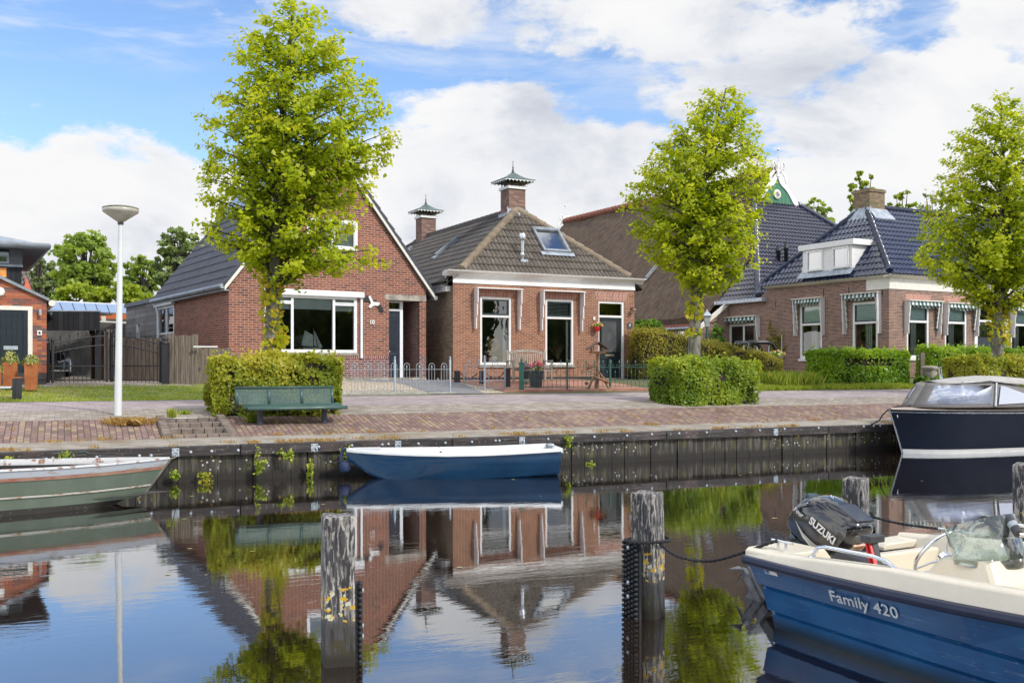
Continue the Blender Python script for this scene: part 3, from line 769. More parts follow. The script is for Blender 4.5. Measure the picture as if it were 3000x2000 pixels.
# ================================================================== house with number 10
F10 = Frame(-7.62, 26.8, 33.3, 1.38); W10, L10 = 6.0, 7.55
h10 = thing('brick_house', 'red brick gabled house with dark blue door, wide white window and number 10', 'house', F10.loc(), F10.a)
P = Pl(F10); PS = Pl(F10, 's')
xa, za = F10.front(526, 654); xb, zb = F10.front(574, 598); sl_ = (zb-za)/(xb-xa)
xc, zc = F10.front(986, 676); xd, zd = F10.front(830, 437); sr_ = (zd-zc)/(xc-xd)
sl_ = 1.27; sr_ = 1.27
za = za+.0; W10 = F10.front(978.5, 700)[0]
xm = (zc+sr_*xc-za+sl_*0.0)/(sl_+sr_); zm = za+sl_*xm
top = lambda x: min(za+sl_*x, zc+sr_*(xc-x))
big = P.rect(613, 674, 819.5, 810.5); gab = P.rect(705, 498, 821, 576); por = P.rect(893.5, 689, 963.5, 880); por = (por[0], por[1], 0, por[3])
b = wall(MB(), 0, W10, 0, top, [big, gab, por], breaks=[xm]); b.build('front_wall', M['br10'], h10)
sw = PS.rect(364, 706, 400, 775); sw = (sw[0], sw[1], .75, sw[3])
b = wall(MB(), 0, L10, 0, za, [sw], m=lambda a, z, d: (d, a, z)); b.build('side_wall', M['br10'], h10)
b = MB(); b.quad((W10, 0, 0), (W10, L10, 0), (W10, L10, zc), (W10, 0, zc)); b.add([(0, L10, 0), (W10, L10, 0), (W10, L10, top(W10)), (xm, L10, zm), (0, L10, za)], [(0, 1, 2, 3, 4)]); b.build('back_wall', M['br10'], h10)
pz = F10.front(870, 816)[1]
b = MB()
for x0, x1 in ((0, por[0]), (por[1], W10)):
    b.box(x0-(.004 if x0 == 0 else 0), x1, -.006, 0, 0, pz-.0)
b.build('low_brick_band', M['br10low'], h10)
b = MB(); b.box(0, por[0], -.009, -.001, pz-.10, pz); b.build('soldier_course', brick('soldier_brick', [(.24, .10, .09), (.19, .08, .075), (.28, .12, .10)], (.5, .46, .42), .215, .0665, .013, rot=True, dirt=.1), h10)
lz0, lz1 = F10.front(930, 690)[1], F10.front(930, 673)[1]
bx(F10.front(884, 680)[0], W10, -.012, .10, por[3]-.0, por[3]+.17).build('stone_lintel', M['stone'], h10, bevel=.006)
bx(-.03, W10, -.02, 0, 0, .10).build('plinth', M['stone'], h10)
# porch recess
dx0, dx1 = F10.front(893.5, 700, .35)[0], F10.front(928, 700, .35)[0]
px0, px1 = por[0], por[1]
b = MB(); b.quad((px1, .0, 0), (px1, 1.5, 0), (px1, 1.5, por[3]), (px1, 0, por[3])); b.quad((px0+.62, 1.5, 0), (px1, 1.5, 0), (px1, 1.5, por[3]), (px0+.62, 1.5, por[3]))
b.quad((px0+.62, .36, 0), (px0+.62, 1.5, 0), (px0+.62, 1.5, por[3]), (px0+.62, .36, por[3])); b.quad((px0, 0, por[3]), (px1, 0, por[3]), (px1, 1.5, por[3]), (px0, 1.5, por[3]))
b.quad((px0, 0, .02), (px1, 0, .02), (px1, 1.5, .02), (px0, 1.5, .02)); b.build('porch', M['br10low'], h10)
dl, dr = px0+.005, px0+.60
b = MB(); zt = por[3]; ztr = F10.front(910, 712, .3)[1]
b.box(dr-.10, dr, .28, .36, .02, zt-.002); b.box(dl, dr-.10, .285, .355, ztr-.03, ztr+.03); b.box(dl, dr-.10, .285, .355, zt-.05, zt-.002); df_ = b.build('door_frame', M['upvc'], h10)
b = MB(); b.box(dl, dr-.10, .30, .34, .05, ztr-.03)
d_ = b.build('door', M['doorblue'], h10)
b = MB(); b.box(dl+.10, dr-.20, .29, .30, .95, ztr-.16); b.box(dl+.10, dr-.20, .29, .30, .15, .82); b.build('door_panel', M['doorblue'], d_, bevel=.006)
bx(dl+.0, dl+.17, .28, .30, .86, .90).build('handle', M['galv'], d_)
b = MB(); b.quad((dl, .33, ztr+.02), (dr-.1, .33, ztr+.02), (dr-.1, .33, zt-.04), (dl, .33, zt-.04)); b.build('transom_pane', M['glass'], h10)
# big window
q = lambda u: P.at(u, 740)[0]
wz = lambda v: P.at(720, v)[1]
m1, m2 = q(671.5), q(767)
w1 = window(h10, P, big, M['upvc'], .085, posts=(m1, m2), inset=.02,
            sash=[(big[0]+.07, m1-.03, big[3]-.26, big[3]-.17, M['upvc'], .04), (m2+.03, big[1]-.07, big[3]-.26, big[3]-.17, M['upvc'], .04)])
zb_ = P.at(720, 710)[1]
for (c0, c1, zz) in ((big[0]+.09, m1-.04, zb_-.02), (m1+.04, m2-.04, zb_), (m2+.04, big[1]-.09, zb_-.03)):
    bx(c0, c1, .10, .11, zz, big[3]-.08).build('roller_blind', M['blind'], h10)
b = MB(); zt = big[3]; b.box(big[0]-.12, big[1]+.19, -.13, 0, zt-.02, zt+.14); b.build('shutter_box', M['upvc'], h10, bevel=.02)
for xs_ in (big[1]+.10, big[0]-.10): bx(xs_, xs_+.06, -.06, 0, big[2]-.15, zt-.02).build('shutter_rail', M['upvc'], h10)
bx(big[0]-.03, big[1]+.03, -.03, .02, big[2]-.07, big[2]).build('window_ledge', M['stone'], h10)
window(h10, P, gab, M['upvc'], .09, posts=((gab[0]+gab[1])/2,), inset=.02, sash=[((gab[0]+gab[1])/2+.03, gab[1]-.06, gab[2]+.06, gab[3]-.06, M['upvc'], .05)])
bx(gab[0]+.08, gab[1]-.08, .10, .11, gab[2]+.08, gab[3]-.08).build('roller_blind', M['blind'], h10)
window(h10, PS, sw, M['upvc'], .08, posts=((sw[0]+sw[1])/2,), rails=(sw[2]+.75,), inset=.02)
b = MB(); PS.box(b, sw[0]-.12, sw[1]+.12, sw[3], sw[3]+.22, -.14, 0); b.build('shutter_box', M['upvc'], h10, bevel=.02)
b = MB(); b.box(.35, W10-.5, .2, .22, .05, 2.5); b = MB()
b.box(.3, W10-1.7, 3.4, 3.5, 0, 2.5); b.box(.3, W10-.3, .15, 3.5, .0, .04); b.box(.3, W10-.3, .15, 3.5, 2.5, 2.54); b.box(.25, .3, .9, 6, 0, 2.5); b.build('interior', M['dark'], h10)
b = MB(); b.lathe([(.36, 0), (.38, .25), (.33, .42), (.2, .5)], (m1-.35, 1.2, .85), 14); b.lathe([(.36, 0), (.38, .25), (.33, .42), (.2, .5)], (m2-.4, 1.2, .85), 14); b.build('armchair_backs', mat('grey_upholstery', (.20, .20, .19), .9), h10)
# roof
ov, yo, dep = .16, -.10, L10+.1
def rl(x, k=0): return za+sl_*x+k
def rr(x, k=0): return zc+sr_*(xc-x)+k
rk = .17
ex0, ex1 = -.17, xc+.14
tiles('roof_left', [(ex0, dep, rl(ex0, rk)), (ex0, yo, rl(ex0, rk)), (xm, yo, zm+rk), (xm, dep, zm+rk)], M['tile10'], h10, .15, .37, amp=.035)
tiles('roof_right', [(ex1, yo, rr(ex1, rk)), (ex1, dep, rr(ex1, rk)), (xm, dep, zm+rk), (xm, yo, zm+rk)], M['tile10'], h10, .15, .37)
roof_slab('roof_deck', [(ex0, dep, rl(ex0, rk)), (ex0, yo+.02, rl(ex0, rk)), (xm, yo+.02, zm+rk), (xm, dep, zm+rk)], M['dark'], h10)
roof_slab('roof_deck', [(ex1, yo+.02, rr(ex1, rk)), (ex1, dep, rr(ex1, rk)), (xm, dep, zm+rk), (xm, yo+.02, zm+rk)], M['dark'], h10)
b = MB(); bw = .14
for (x0, f) in ((ex0+.02, rl), (ex1-.02, rr)):
    b.prism([(x0, yo-.02, f(x0, .03)), (xm, yo-.02, zm+.03), (xm, yo-.02, zm+.03+bw), (x0, yo-.02, f(x0, .03+bw))], (0, .04, 0))
b.build('verge_board', M['cream'], h10)
b = MB()
for (x0, f) in ((ex0, rl), (ex1, rr)):
    for i in range(14):
        a0, a1 = x0+(xm-x0)*i/14, x0+(xm-x0)*(i+1)/14
        zz = .02 if i % 1 == 0 else 0
        b.prism([(a0, yo-.05, f(a0, .17)), (a1, yo-.05, f(a1, .17)), (a1, yo-.05, f(a1, .25)), (a0, yo-.05, f(a0, .30))], (0, .07, 0))
b.build('verge_tiles', M['tile10'], h10)
ridge(MB(), (xm, yo, zm+rk+.04), (xm, dep, zm+rk+.04), .12).build('ridge_tiles', M['tile10'], h10)
b = MB(); gzl = rl(ex0, .17)+.0
b.tube([(ex0-.03, yo, gzl), (ex0-.03, dep, gzl)], .07, 10); b.build('gutter', M['zinc'], h10)
b = MB(); b.tube([(ex0, dep-.3, gzl), (ex0+.05, dep-.3, gzl-.15), (-.07, dep-.35, gzl-.4), (-.07, dep-.35, .0)], .045, 8); b.build('downpipe', M['upvc'], h10)
b = MB(); b.box(ex0, 0, .0, dep, za-.16, za-.12); b.build('soffit', M['zinc'], h10)
b = MB(); b.tube([(ex1+.03, yo, rr(ex1, .07)), (ex1+.03, dep, rr(ex1, .07))], .07, 8); b.build('gutter', M['zinc'], h10)
nl = Vector((-sl_, 0, 1)).normalized(); pl0 = (0, 0, rl(0, rk+.06)); eyl = Vector((1, 0, sl_)).normalized()
a = hit(F10, 494, 514, pl0, nl)
for i in range(3):
    y1 = dep-.05-i*1.03; o_ = Vector((a.x, y1, a.z)); e1 = Vector((0, -1, 0)); r_ = []
    b = MB(); v = [o_+e1*x+eyl*y+nl*z for z in (.05, .09) for y in (0, 1.62) for x in (0, 1.0)]
    b.add(v, [(0, 2, 3, 1), (4, 5, 7, 6), (0, 1, 5, 4), (2, 6, 7, 3), (0, 4, 6, 2), (1, 3, 7, 5)])
    b.build('solar_panel', M['solar'], h10)
# flying bird of painted board on the wall, house number, model boat
bird = thing('bird_ornament', 'flat black and white flying bird figure fixed to the brick wall above number 10', 'ornament', F10.world(*[F10.front(864, 698)[0], -.03, F10.front(864, 698)[1]]), F10.a)
def bp(u, v): x, z = F10.front(u, v); x0, z0 = F10.front(864, 698); return (x-x0, 0, z-z0)
zz4 = lambda x, y: bp(611.5+x/5, 642.9+y/5)
MB().prism([zz4(*p) for p in [(1165, 185), (1190, 180), (1225, 250), (1300, 262), (1290, 300), (1235, 290), (1190, 322), (1170, 308), (1200, 265)]], (0, .012, 0)).build('body', M['white'], bird)
MB().prism([zz4(*p) for p in [(1118, 215), (1128, 195), (1180, 182), (1165, 205), (1195, 262), (1150, 245), (1120, 245)]], (0, .014, 0)).build('wing', M['black'], bird)
MB().prism([zz4(*p) for p in [(1272, 300), (1302, 278), (1330, 315), (1345, 365), (1325, 375), (1300, 360)]], (0, .014, 0)).build('wing', M['black'], bird)
MB().prism([zz4(*p) for p in [(1228, 235), (1245, 225), (1268, 242), (1235, 246)]], (0, .014, 0)).build('tail', M['black'], bird)
x, z = F10.front(854, 740)
tag(text_mesh('house_number', '10', .17, M['white'], None, F10.world(x, -.012, z), (R(90), 0, F10.a), .008, bold=.004), 'white numerals 10 on the red brick wall', 'house number')
x, z = F10.front(717, 800, .2)
ms_ = thing('model_sailboat', 'model sailing boat with pale sails in the wide white window', 'model boat', F10.world(x, .26, z-.02), F10.a)
b = MB(); b.prism([(-.28, -.05, .04), (.30, -.05, .04), (.22, -.05, -.03), (-.24, -.05, -.03)], (0, .1, 0)); b.build('hull', M['cream'], ms_, bevel=.01)
bx(-.15, .15, -.02, .02, -.12, -.03).build('stand', M['teak'], ms_)
MB().tube([(.06, 0, .04), (.06, 0, .62)], .008, 6).build('mast', M['corten'], ms_)
MB().prism([(.05, -.004, .08), (.05, -.004, .40), (-.20, -.004, .53), (-.30, -.004, .10)], (0, .008, 0)).build('mainsail', mat('sail_cloth', (.55, .62, .60), .8), ms_)
MB().prism([(.08, -.004, .56), (.08, -.004, .12), (.17, -.004, .06)], (0, .008, 0)).build('foresail', _M['sail_cloth'], ms_)
MB().prism([(.10, -.004, .52), (.20, -.004, .06), (.34, -.004, .05)], (0, .008, 0)).build('jib', _M['sail_cloth'], ms_)
# timber shed behind
b = MB(); y0_, y1_ = L10, 12.2; zt_ = F10.side(345, 694)[1]
shed = thing('timber_shed', 'grey weathered horizontal board shed with a flat roof behind the brick house', 'shed', F10.world(-.02, y0_, 0), F10.a)
hs = F10.side(318, 745, -.02); sh_w = (hs[0]-y0_-.18, hs[0]-y0_+.28, 1.0, F10.side(318, 745, -.02)[1])
wall(MB(), 0, y1_-y0_, 0, zt_, [sh_w], m=lambda a, z, d: (d, a, z)).build('board_wall', brick('shed_boards', [(.20, .195, .195), (.26, .255, .25), (.155, .15, .155), (.30, .29, .285), (.23, .225, .225)], (.06, .055, .055), 3.2, .165, .012, dirt=.4), shed)
bx(0.02, 3, y1_-y0_-.02, y1_-y0_, 0, zt_).build('end_wall', M['greywood'], shed)
bx(0.1, 2.9, .05, y1_-y0_-.1, 0, zt_-.05).build('inner_walls', M['dark'], shed)
bx(-.06, 3.1, -.0, y1_-y0_+.06, zt_-.02, zt_+.12).build('roof', M['black'], shed)
b = MB(); b.box(.02, .08, sh_w[0], sh_w[0]+.06, sh_w[2], sh_w[3]); b.box(.0, .08, sh_w[1]-.12, sh_w[1], sh_w[2], sh_w[3]); b.build('window_frame', M['upvc'], shed)

# ================================================================== house with number 8
F8 = Frame(-1.778, 30.0, 27.5, 1.38); W8 = F8.front(1457, 760)[0]; L8 = 12.2
h8 = thing('brick_house', 'small red brick house with hipped brown tile roof, two chimneys and number 8', 'house', F8.loc(), F8.a)
P = Pl(F8); PS = Pl(F8, 's')
zf = P.at(1041, 649.4)[1]; zc0 = P.at(1041, 622)[1]
wa = P.rect(1102.9, 680.2, 1174.9, 837.8); wb = P.rect(1252.7, 685.8, 1318.1, 838.2); dr8 = P.rect(1374.7, 690.8, 1433.7, 869.8); dr8 = (dr8[0], dr8[1], .0, dr8[3])
wall(MB(), 0, W8, 0, zf, [wa, wb, dr8], .11).build('front_wall', M['br8'], h8)
gz8 = F8.side(1003.5, 662)[1]
wall(MB(), 0, L8, 0, gz8, [], m=lambda a, z, d: (d, a, z)).build('side_wall', M['br8side'], h8)
b = MB(); b.quad((W8, 0, 0), (W8, L8, 0), (W8, L8, gz8), (W8, 0, gz8)); b.quad((0, L8, 0), (W8, L8, 0), (W8, L8, gz8), (0, L8, gz8)); b.build('back_wall', M['br8'], h8)
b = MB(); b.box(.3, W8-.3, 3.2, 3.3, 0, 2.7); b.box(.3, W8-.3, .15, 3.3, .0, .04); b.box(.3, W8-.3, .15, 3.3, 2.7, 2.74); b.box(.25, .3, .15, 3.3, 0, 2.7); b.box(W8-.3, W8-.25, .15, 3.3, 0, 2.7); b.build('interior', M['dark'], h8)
b = MB(); b.box(0, dr8[0], -.03, 0, 0, .10); b.box(dr8[1], W8, -.03, 0, 0, .10); b.build('plinth', M['black'], h8)
# cornice
b = MB(); hC = zc0-zf
b.box(-.015, W8+.015, -.035, .0, zf+.002, zf+.045); b.box(-.01, W8+.01, -.02, 0, zf+.045, zc0-.10)
b.build('frieze', M['white'], h8)
b = MB()
prof = [(-.04, zc0-.15), (-.07, zc0-.10), (-.12, zc0-.085), (-.17, zc0-.04), (-.25, zc0-.02), (-.27, zc0+.02), (0.1, zc0+.02), (.1, zc0-.15)]
b.prism([(-.26, y, z) for y, z in prof], (W8+.56, 0, 0)); b.prism([(-.02, y, z) for y, z in [(.1, zc0-.15), (.1, zc0+.0), (.5, zc0+.0), (.5, zc0-.15)]], (.03, 0, 0))
b.box(-.2, 0, .1, .35, zc0-.13, zc0+.01); b.build('cornice', M['white'], h8)
b = MB(); b.box(-.2, .02, .42, L8, gz8-.0, gz8+.13); b.box(-.14, .0, .2, L8, gz8-.16, gz8-.0); b.build('box_gutter', M['white'], h8)
b = MB(); b.tube([(-.12, .22, zc0-.02), (-.12, .22, gz8+.14)], .05, 8); b.build('downpipe', M['white'], h8)
for r, hh in ((wa, .20), (wb, .20), (dr8, .30)):
    b = MB(); b.add([(r[0]-.06, -.006, r[3]+.002), (r[1]+.06, -.006, r[3]+.002), (r[1]+.16, -.006, r[3]+hh), (r[0]-.16, -.006, r[3]+hh)], [(0, 1, 2, 3)]); b.build('brick_arch', M['arch'], h8)
for r, vt in ((wa, 725.5), (wb, 729.5)):
    zt = P.at((1103 if r is wa else 1253), vt)[1]
    window(h8, P, r, M['white'], .075, rails=(zt,), inset=.05, sash=[(r[0]+.07, r[1]-.07, zt+.04, r[3]-.07, M['sash'], .05)], sill=(.08, M['stone']))
bx(wa[1]-.22, wa[1]-.12, .16, .17, wa[2]+.1, P.at(1103, 728)[1]).build('curtain', M['curtain'], h8)
bx(wb[1]-.20, wb[1]-.12, .16, .17, wb[2]+.1, P.at(1253, 733)[1]).build('curtain', M['curtain'], h8)
b = MB(); zt = P.at(1253, 729.5)[1]
for i in range(9): b.box(wb[0]+.12, wb[1]-.12, .15, .17, zt+.09+i*.045, zt+.105+i*.045)
b.build('slat_blind', M['greymetal'], h8)
# door of number 8
b = MB(); x0, x1, _, z1 = dr8; ztr = P.at(1375, 726)[1]; fw = .075
b.box(x0, x0+fw*.6, .02, .11, 0, z1); b.box(x1-fw*1.1, x1, .02, .11, 0, z1); b.box(x0+fw*.6, x1-fw*1.1, .022, .108, z1-fw, z1); b.box(x0+fw*.6, x1-fw*1.1, .022, .108, ztr-.035, ztr+.035)
b.build('door_frame', M['white'], h8, bevel=.004)
d0, d1 = x0+.05, x1-.085
d_ = bx(d0, d1, .055, .095, .05, ztr-.035).build('door', M['doorgreen'], h8)
gz0, gz1 = P.at(1400, 808)[1], P.at(1400, 738)[1]; gx0_, gx1_ = P.at(1383.5, 770)[0], P.at(1418, 770)[0]
b = MB(); fwz = .03
b.box(gx0_-fwz, gx0_, .03, .055, gz0, gz1); b.box(gx1_, gx1_+fwz, .03, .055, gz0, gz1); b.box(gx0_-fwz, gx1_+fwz, .03, .055, gz1, gz1+fwz); b.box(gx0_-fwz, gx1_+fwz, .03, .055, gz0-fwz, gz0)
b.box(gx0_-.02, gx1_+.02, .03, .055, .28, .31); b.box(gx0_-.02, gx1_+.02, .03, .055, gz0-.22, gz0-.19); b.build('door_moulding', M['doorgreen'], d_, bevel=.003)
b = MB(); b.quad((gx0_, .050, gz0), (gx1_, .050, gz0), (gx1_, .050, gz1), (gx0_, .050, gz1)); b.build('door_glass', M['dark'], d_)
b = MB(); ww, hh = gx1_-gx0_, gz1-gz0; st_ = .075
k = -int(hh/st_)-1
while k*st_ < ww:
    for sg in (1, -1):
        xs0 = k*st_; pts = []
        ta = max(0, -xs0); tb = min(hh, ww-xs0)
        if tb > ta+.02:
            if sg > 0: b.bar((gx0_+xs0+ta, .042, gz0+ta), (gx0_+xs0+tb, .042, gz0+tb), .007)
            else: b.bar((gx0_+xs0+ta, .038, gz1-ta), (gx0_+xs0+tb, .038, gz1-tb), .007)
    k += 1
cxm, czm = (gx0_+gx1_)/2, (gz0+gz1)/2
b.tube([(cxm+.075*math.cos(a), .034, czm+.11*math.sin(a)) for a in [i*math.pi/8 for i in range(17)]], .010, 5, cap=False)
for a in range(4): b.tube([(cxm, .034, czm), (cxm+.12*math.cos(a*1.57+.78), .034, czm+.15*math.sin(a*1.57+.78))], .008, 5)
b.build('door_grille', mat('grey_iron', (.16, .18, .19), .5), d_)
bx(P.at(1391.5, 815)[0], P.at(1412, 815)[0], .035, .055, P.at(1400, 818)[1], P.at(1400, 813)[1]).build('letter_slot', mat('aged_brass', (.30, .27, .18), .5, metal=.6), d_)
MB().lathe([(.02, 0), (.02, -.05), (.03, -.06), (.03, -.08), (.001, -.085)], (d0+.06, .055, P.at(1380, 794)[1]), 10, axis='y').build('door_knob', M['galv'], d_)
b = MB(); b.quad((d0, .07, ztr+.03), (d1, .07, ztr+.03), (d1, .07, z1-.07), (d0, .07, z1-.07)); b.build('transom_pane', M['glass'], h8)
bx(x0-.03, x1+.04, -.12, .04, 0, .045).build('doorstep', M['stone'], h8, bevel=.008)
# awning brackets and their cover boards
def bracket_board(mb, P, a, z0, z1, th=.035, p=(.26, .21, .15), flip=1):
    h = z1-z0
    for (f0, f1, pp) in ((.65, 1, p[0]), (.32, .65, p[1]), (0, .32, p[2])): P.box(mb, a-th/2, a+th/2, z0+h*f0, z0+h*f1, -pp, .0)
for (ul, ur, vt, vb) in ((1088.5, 1188.5, 662.8, 755), (1239.7, 1331.7, 669, 759)):
    al, zt = P.at(ul, vt); ar, _ = P.at(ur, vt); zb_ = P.at(ul, vb)[1]
    for ab in (al+.02, ar+.02): b = MB(); bracket_board(b, P, ab, zb_, zt); b.build('awning_bracket', M['lilac'], h8)
    bx(al-.01, ar+.06, -.28, 0, zt, zt+.03).build('awning_cover_board', M['white'], h8)
# roof 8
ze = zc0+.0; zr = CAMZ+(HZ-483)/FP*33.3-1.38; yf = 2.15; yr = 10.4; xr = W8/2
el_, er_ = -.22, W8+.25; zs = gz8+.10; yfe = -.12
xq = el_+(ze-zs)/((zr-zs)/(xr-el_)); A0, A1 = (xq, yfe, ze), (2*xr-xq, yfe, ze); er_ = 2*xr-el_
RF, RB = (xr, yf, zr), (xr, yr, zr)
# the side eaves lie lower than the front one: sides run down past the front corner level
fl = ((zr-zs)/(xr-el_))
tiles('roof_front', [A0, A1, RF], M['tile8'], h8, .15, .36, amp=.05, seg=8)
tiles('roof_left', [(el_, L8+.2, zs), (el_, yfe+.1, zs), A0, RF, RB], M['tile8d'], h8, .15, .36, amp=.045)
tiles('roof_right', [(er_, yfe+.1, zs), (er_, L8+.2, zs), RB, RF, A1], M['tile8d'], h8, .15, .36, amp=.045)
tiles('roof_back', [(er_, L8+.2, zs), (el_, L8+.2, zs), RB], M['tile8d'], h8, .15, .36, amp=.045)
b = MB(); b.add([A0, A1, RF], [(0, 1, 2)]); b.build('roof_deck', M['dark'], h8, loc=(0, 0, -.05))
b = MB(); b.add([(el_, L8+.2, zs), (el_, yfe+.1, zs), A0, RF, RB], [(0, 1, 2, 3, 4)]); b.build('roof_deck', M['dark'], h8, loc=(0, 0, -.05))
b = MB(); ridge(b, (A0[0]+.02, yfe+.05, ze+.06), (RF[0], RF[1], RF[2]+.05), .125); ridge(b, (A1[0]-.02, yfe+.05, ze+.06), (RF[0], RF[1], RF[2]+.05), .125); b.build('hip_tiles', M['hip8'], h8)
b = MB(); ridge(b, (RB[0], RB[1], RB[2]+.04), (RF[0], RF[1], RF[2]+.04), .11); ridge(b, (el_, L8+.2, zs+.1), (RB[0], RB[1], RB[2]+.03), .11); b.build('ridge_tiles', mat('dark_ridge_tiles', (.085, .07, .065), .85, var=.2), h8)
def fancy_chimney(par, c, zbase, ztop, s=.62, rs=1.09, za_=.55, capm=None):
    """brick stack with white cap, scalloped canopy, finial"""
    x, y = c; h = s/2
    ch = MB().box(x-h, x+h, y-h, y+h, zbase, ztop).build('chimney', M['chim'], par)
    bx(x-h-.05, x+h+.05, y-h-.05, y+h+.05, ztop, ztop+.10).build('cap_stone', M['white'], ch, bevel=.01)
    b = MB(); z1 = ztop+.10; z2 = z1+.16; r = rs/2
    for i in (-1, 1):
        for j in (-1, 1): b.bar((x+i*h*.9, y+j*h*.9, z1), (x+i*h*.9, y+j*h*.9, z2+.06), .025)
    b.box(x-h*.75, x+h*.75, y-h*.75, y+h*.75, z1, z2-.02); b.build('canopy_posts', mat('rusty_iron', (.14, .09, .06), .8, var=.3), ch)
    b = MB()
    lv = [(r, z2+.06), (r*.80, z2+.09), (r*.55, z2+.15), (r*.32, z2+.23), (r*.12, z2+.32), (.03, z2+.35)]
    for (ra, zaa), (rb, zbb) in zip(lv, lv[1:]):
        A_ = [(x-ra, y-ra, zaa), (x+ra, y-ra, zaa), (x+ra, y+ra, zaa), (x-ra, y+ra, zaa)]; B_ = [(x-rb, y-rb, zbb), (x+rb, y-rb, zbb), (x+rb, y+rb, zbb), (x-rb, y+rb, zbb)]
        for i in range(4): b.quad(A_[i], A_[(i+1) % 4], B_[(i+1) % 4], B_[i])
    b.box(x-r-.015, x+r+.015, y-r-.015, y+r+.015, z2+.025, z2+.06); b.build('canopy_roof', mat('patina_zinc', (.10, .15, .14), .5, metal=.3, var=.25), ch)
    b = MB(); n_ = 8
    for (ax, sg) in (('x', -1), ('x', 1), ('y', -1), ('y', 1)):
        for i in range(n_):
            a0 = -r+rs*i/n_; w_ = rs/n_
            pts = [(a0, z2+.03), (a0, z2-.05)]+[(a0+w_*(.5-.5*math.cos(k*math.pi/5)), z2-.05-.0+.055*math.sin(k*math.pi/5)*1.0) for k in range(1, 5)]+[(a0+w_, z2-.05), (a0+w_, z2+.03)]
            if ax == 'x': b.prism([(x+p, y+sg*r-.006, z) for p, z in pts], (0, .012, 0))
            else: b.prism([(x+sg*r-.006, y+p, z) for p, z in pts], (.012, 0, 0))
    b.build('scalloped_trim', M['white'], ch)
    zt = z2+.33
    MB().lathe([(.05, 0), (.05, .05), (.03, .07), (.04, .11), (.018, .14), (.03, .19), (.012, .23), (.008, .36), (.016, .37), (.012, .40), (.001, .41)], (x, y, zt), 10).build('finial', mat('dark_iron_finial', (.10, .085, .075), .6), ch)
    bx(x-h-.06, x+h+.06, y-h-.10, y+h+.06, zbase-.06, zbase+.045).build('lead_collar', M['lead'], ch)
    return ch
cz = F8.front(1185, 441)
fancy_chimney(h8, (xr, yf+.25), zr-.12, CAMZ+(HZ-437)/FP*33.6-1.38)
b = MB(); b.prism([(xr-.5, yf-.42, zr-.42), (xr+.5, yf-.42, zr-.42), (xr+.36, yf-.02, zr+.10), (xr-.36, yf-.02, zr+.10)], (0, .03, .03)); b.build('lead_apron', M['lead'], h8)
fancy_chimney(h8, (xr, yr-.35), zr-.35, CAMZ+(HZ-504.5)/FP*40.6-1.38)
nf = (Vector(A1)-Vector(A0)).cross(Vector(RF)-Vector(A0)).normalized()
roof_window(h8, F8, Vector(A0)+nf*.05, nf, (1, 0, 0), 1247, 580, 1280, 531)
vl1, vl2 = Vector((el_, L8, zs)), Vector((el_, 0, zs)); nl8 = (vl2-vl1).cross(Vector(RF)-vl1).normalized()
if nl8.z < 0: nl8 = -nl8
roof_window(h8, F8, vl2+nl8*.05, nl8, (0, 1, 0), 1001, 590, 1058, 547, blind=0)
roof_window(h8, F8, vl2+nl8*.05, nl8, (0, 1, 0), 931, 584, 949, 571, blind=0, apron=False)
fb = hit(F8, 1199.6, 592, Vector(A0)+nf*.05, nf)
b = MB(); b.tube([fb+Vector((0, 0, -.1)), fb+Vector((0, 0, .60))], .058, 12); b.lathe([(.10, 0), (.11, .02), (.11, .20), (.09, .22), (.0, .225)], (fb.x, fb.y, fb.z+.55), 12)
b.lathe([(.10, 0), (.07, .12), (.06, .14)], (fb.x, fb.y, fb.z+.02), 12)
fl_ = b.build('flue_pipe', mat('flue_steel', (.62, .64, .66), .28, metal=.9, var=.1), h8)
bx(fb.x-.13, fb.x+.13, fb.y-.16, fb.y+.05, fb.z-.15, fb.z-.06).build('lead_plate', M['lead'], fl_)
# bits on the front of number 8
x, z = F8.front(1446, 749)
pl_ = thing('number_plate', 'dark slate house plate with a pale 8 beside the glazed front door', 'house number', F8.world(x, -.02, z), F8.a)
MB().prism([(-.10, 0, -.09), (.10, 0, -.09), (.11, 0, .08), (.04, 0, .12), (-.04, 0, .12), (-.11, 0, .08)], (0, .018, 0)).build('plate', mat('slate', (.055, .065, .08), .6), pl_)
text_mesh('numeral', '8', .13, M['white'], pl_, (0, -.004, .03), (R(90), 0, 0), .003)
x, z = F8.front(1450, 713)
wl_ = thing('wall_lamp', 'small rusty bracket lamp on the brick right of the glazed front door', 'wall lamp', F8.world(x, 0, z), F8.a)
MB().tube([(0, 0, .05), (0, -.09, .09), (0, -.15, .05)], .014, 6).build('arm', _M['rusty_iron'], wl_)
MB().lathe([(.012, .07), (.06, .045), (.09, .0), (.085, -.01)], (0, -.15, 0), 12).build('shade', mat('copper_shade', (.35, .20, .14), .5, metal=.3), wl_)
MB().lathe([(.04, 0), (.045, -.05), (.03, -.09), (.001, -.1)], (0, -.15, 0), 10).build('globe', mat('lamp_glass', (.45, .40, .36), .3), wl_)
bx(-.03, .03, -.01, 0, -.02, .10).build('back_plate', _M['rusty_iron'], wl_)
x, z = F8.front(1442, 855); bb = bx(-.09, .09, -.07, 0, -.05, .05).build('outdoor_socket', M['sash'], None, F8.world(x, 0, z), F8.a, bevel=.01); tag(bb, 'small grey double socket box low on the brick right of the door', 'socket')
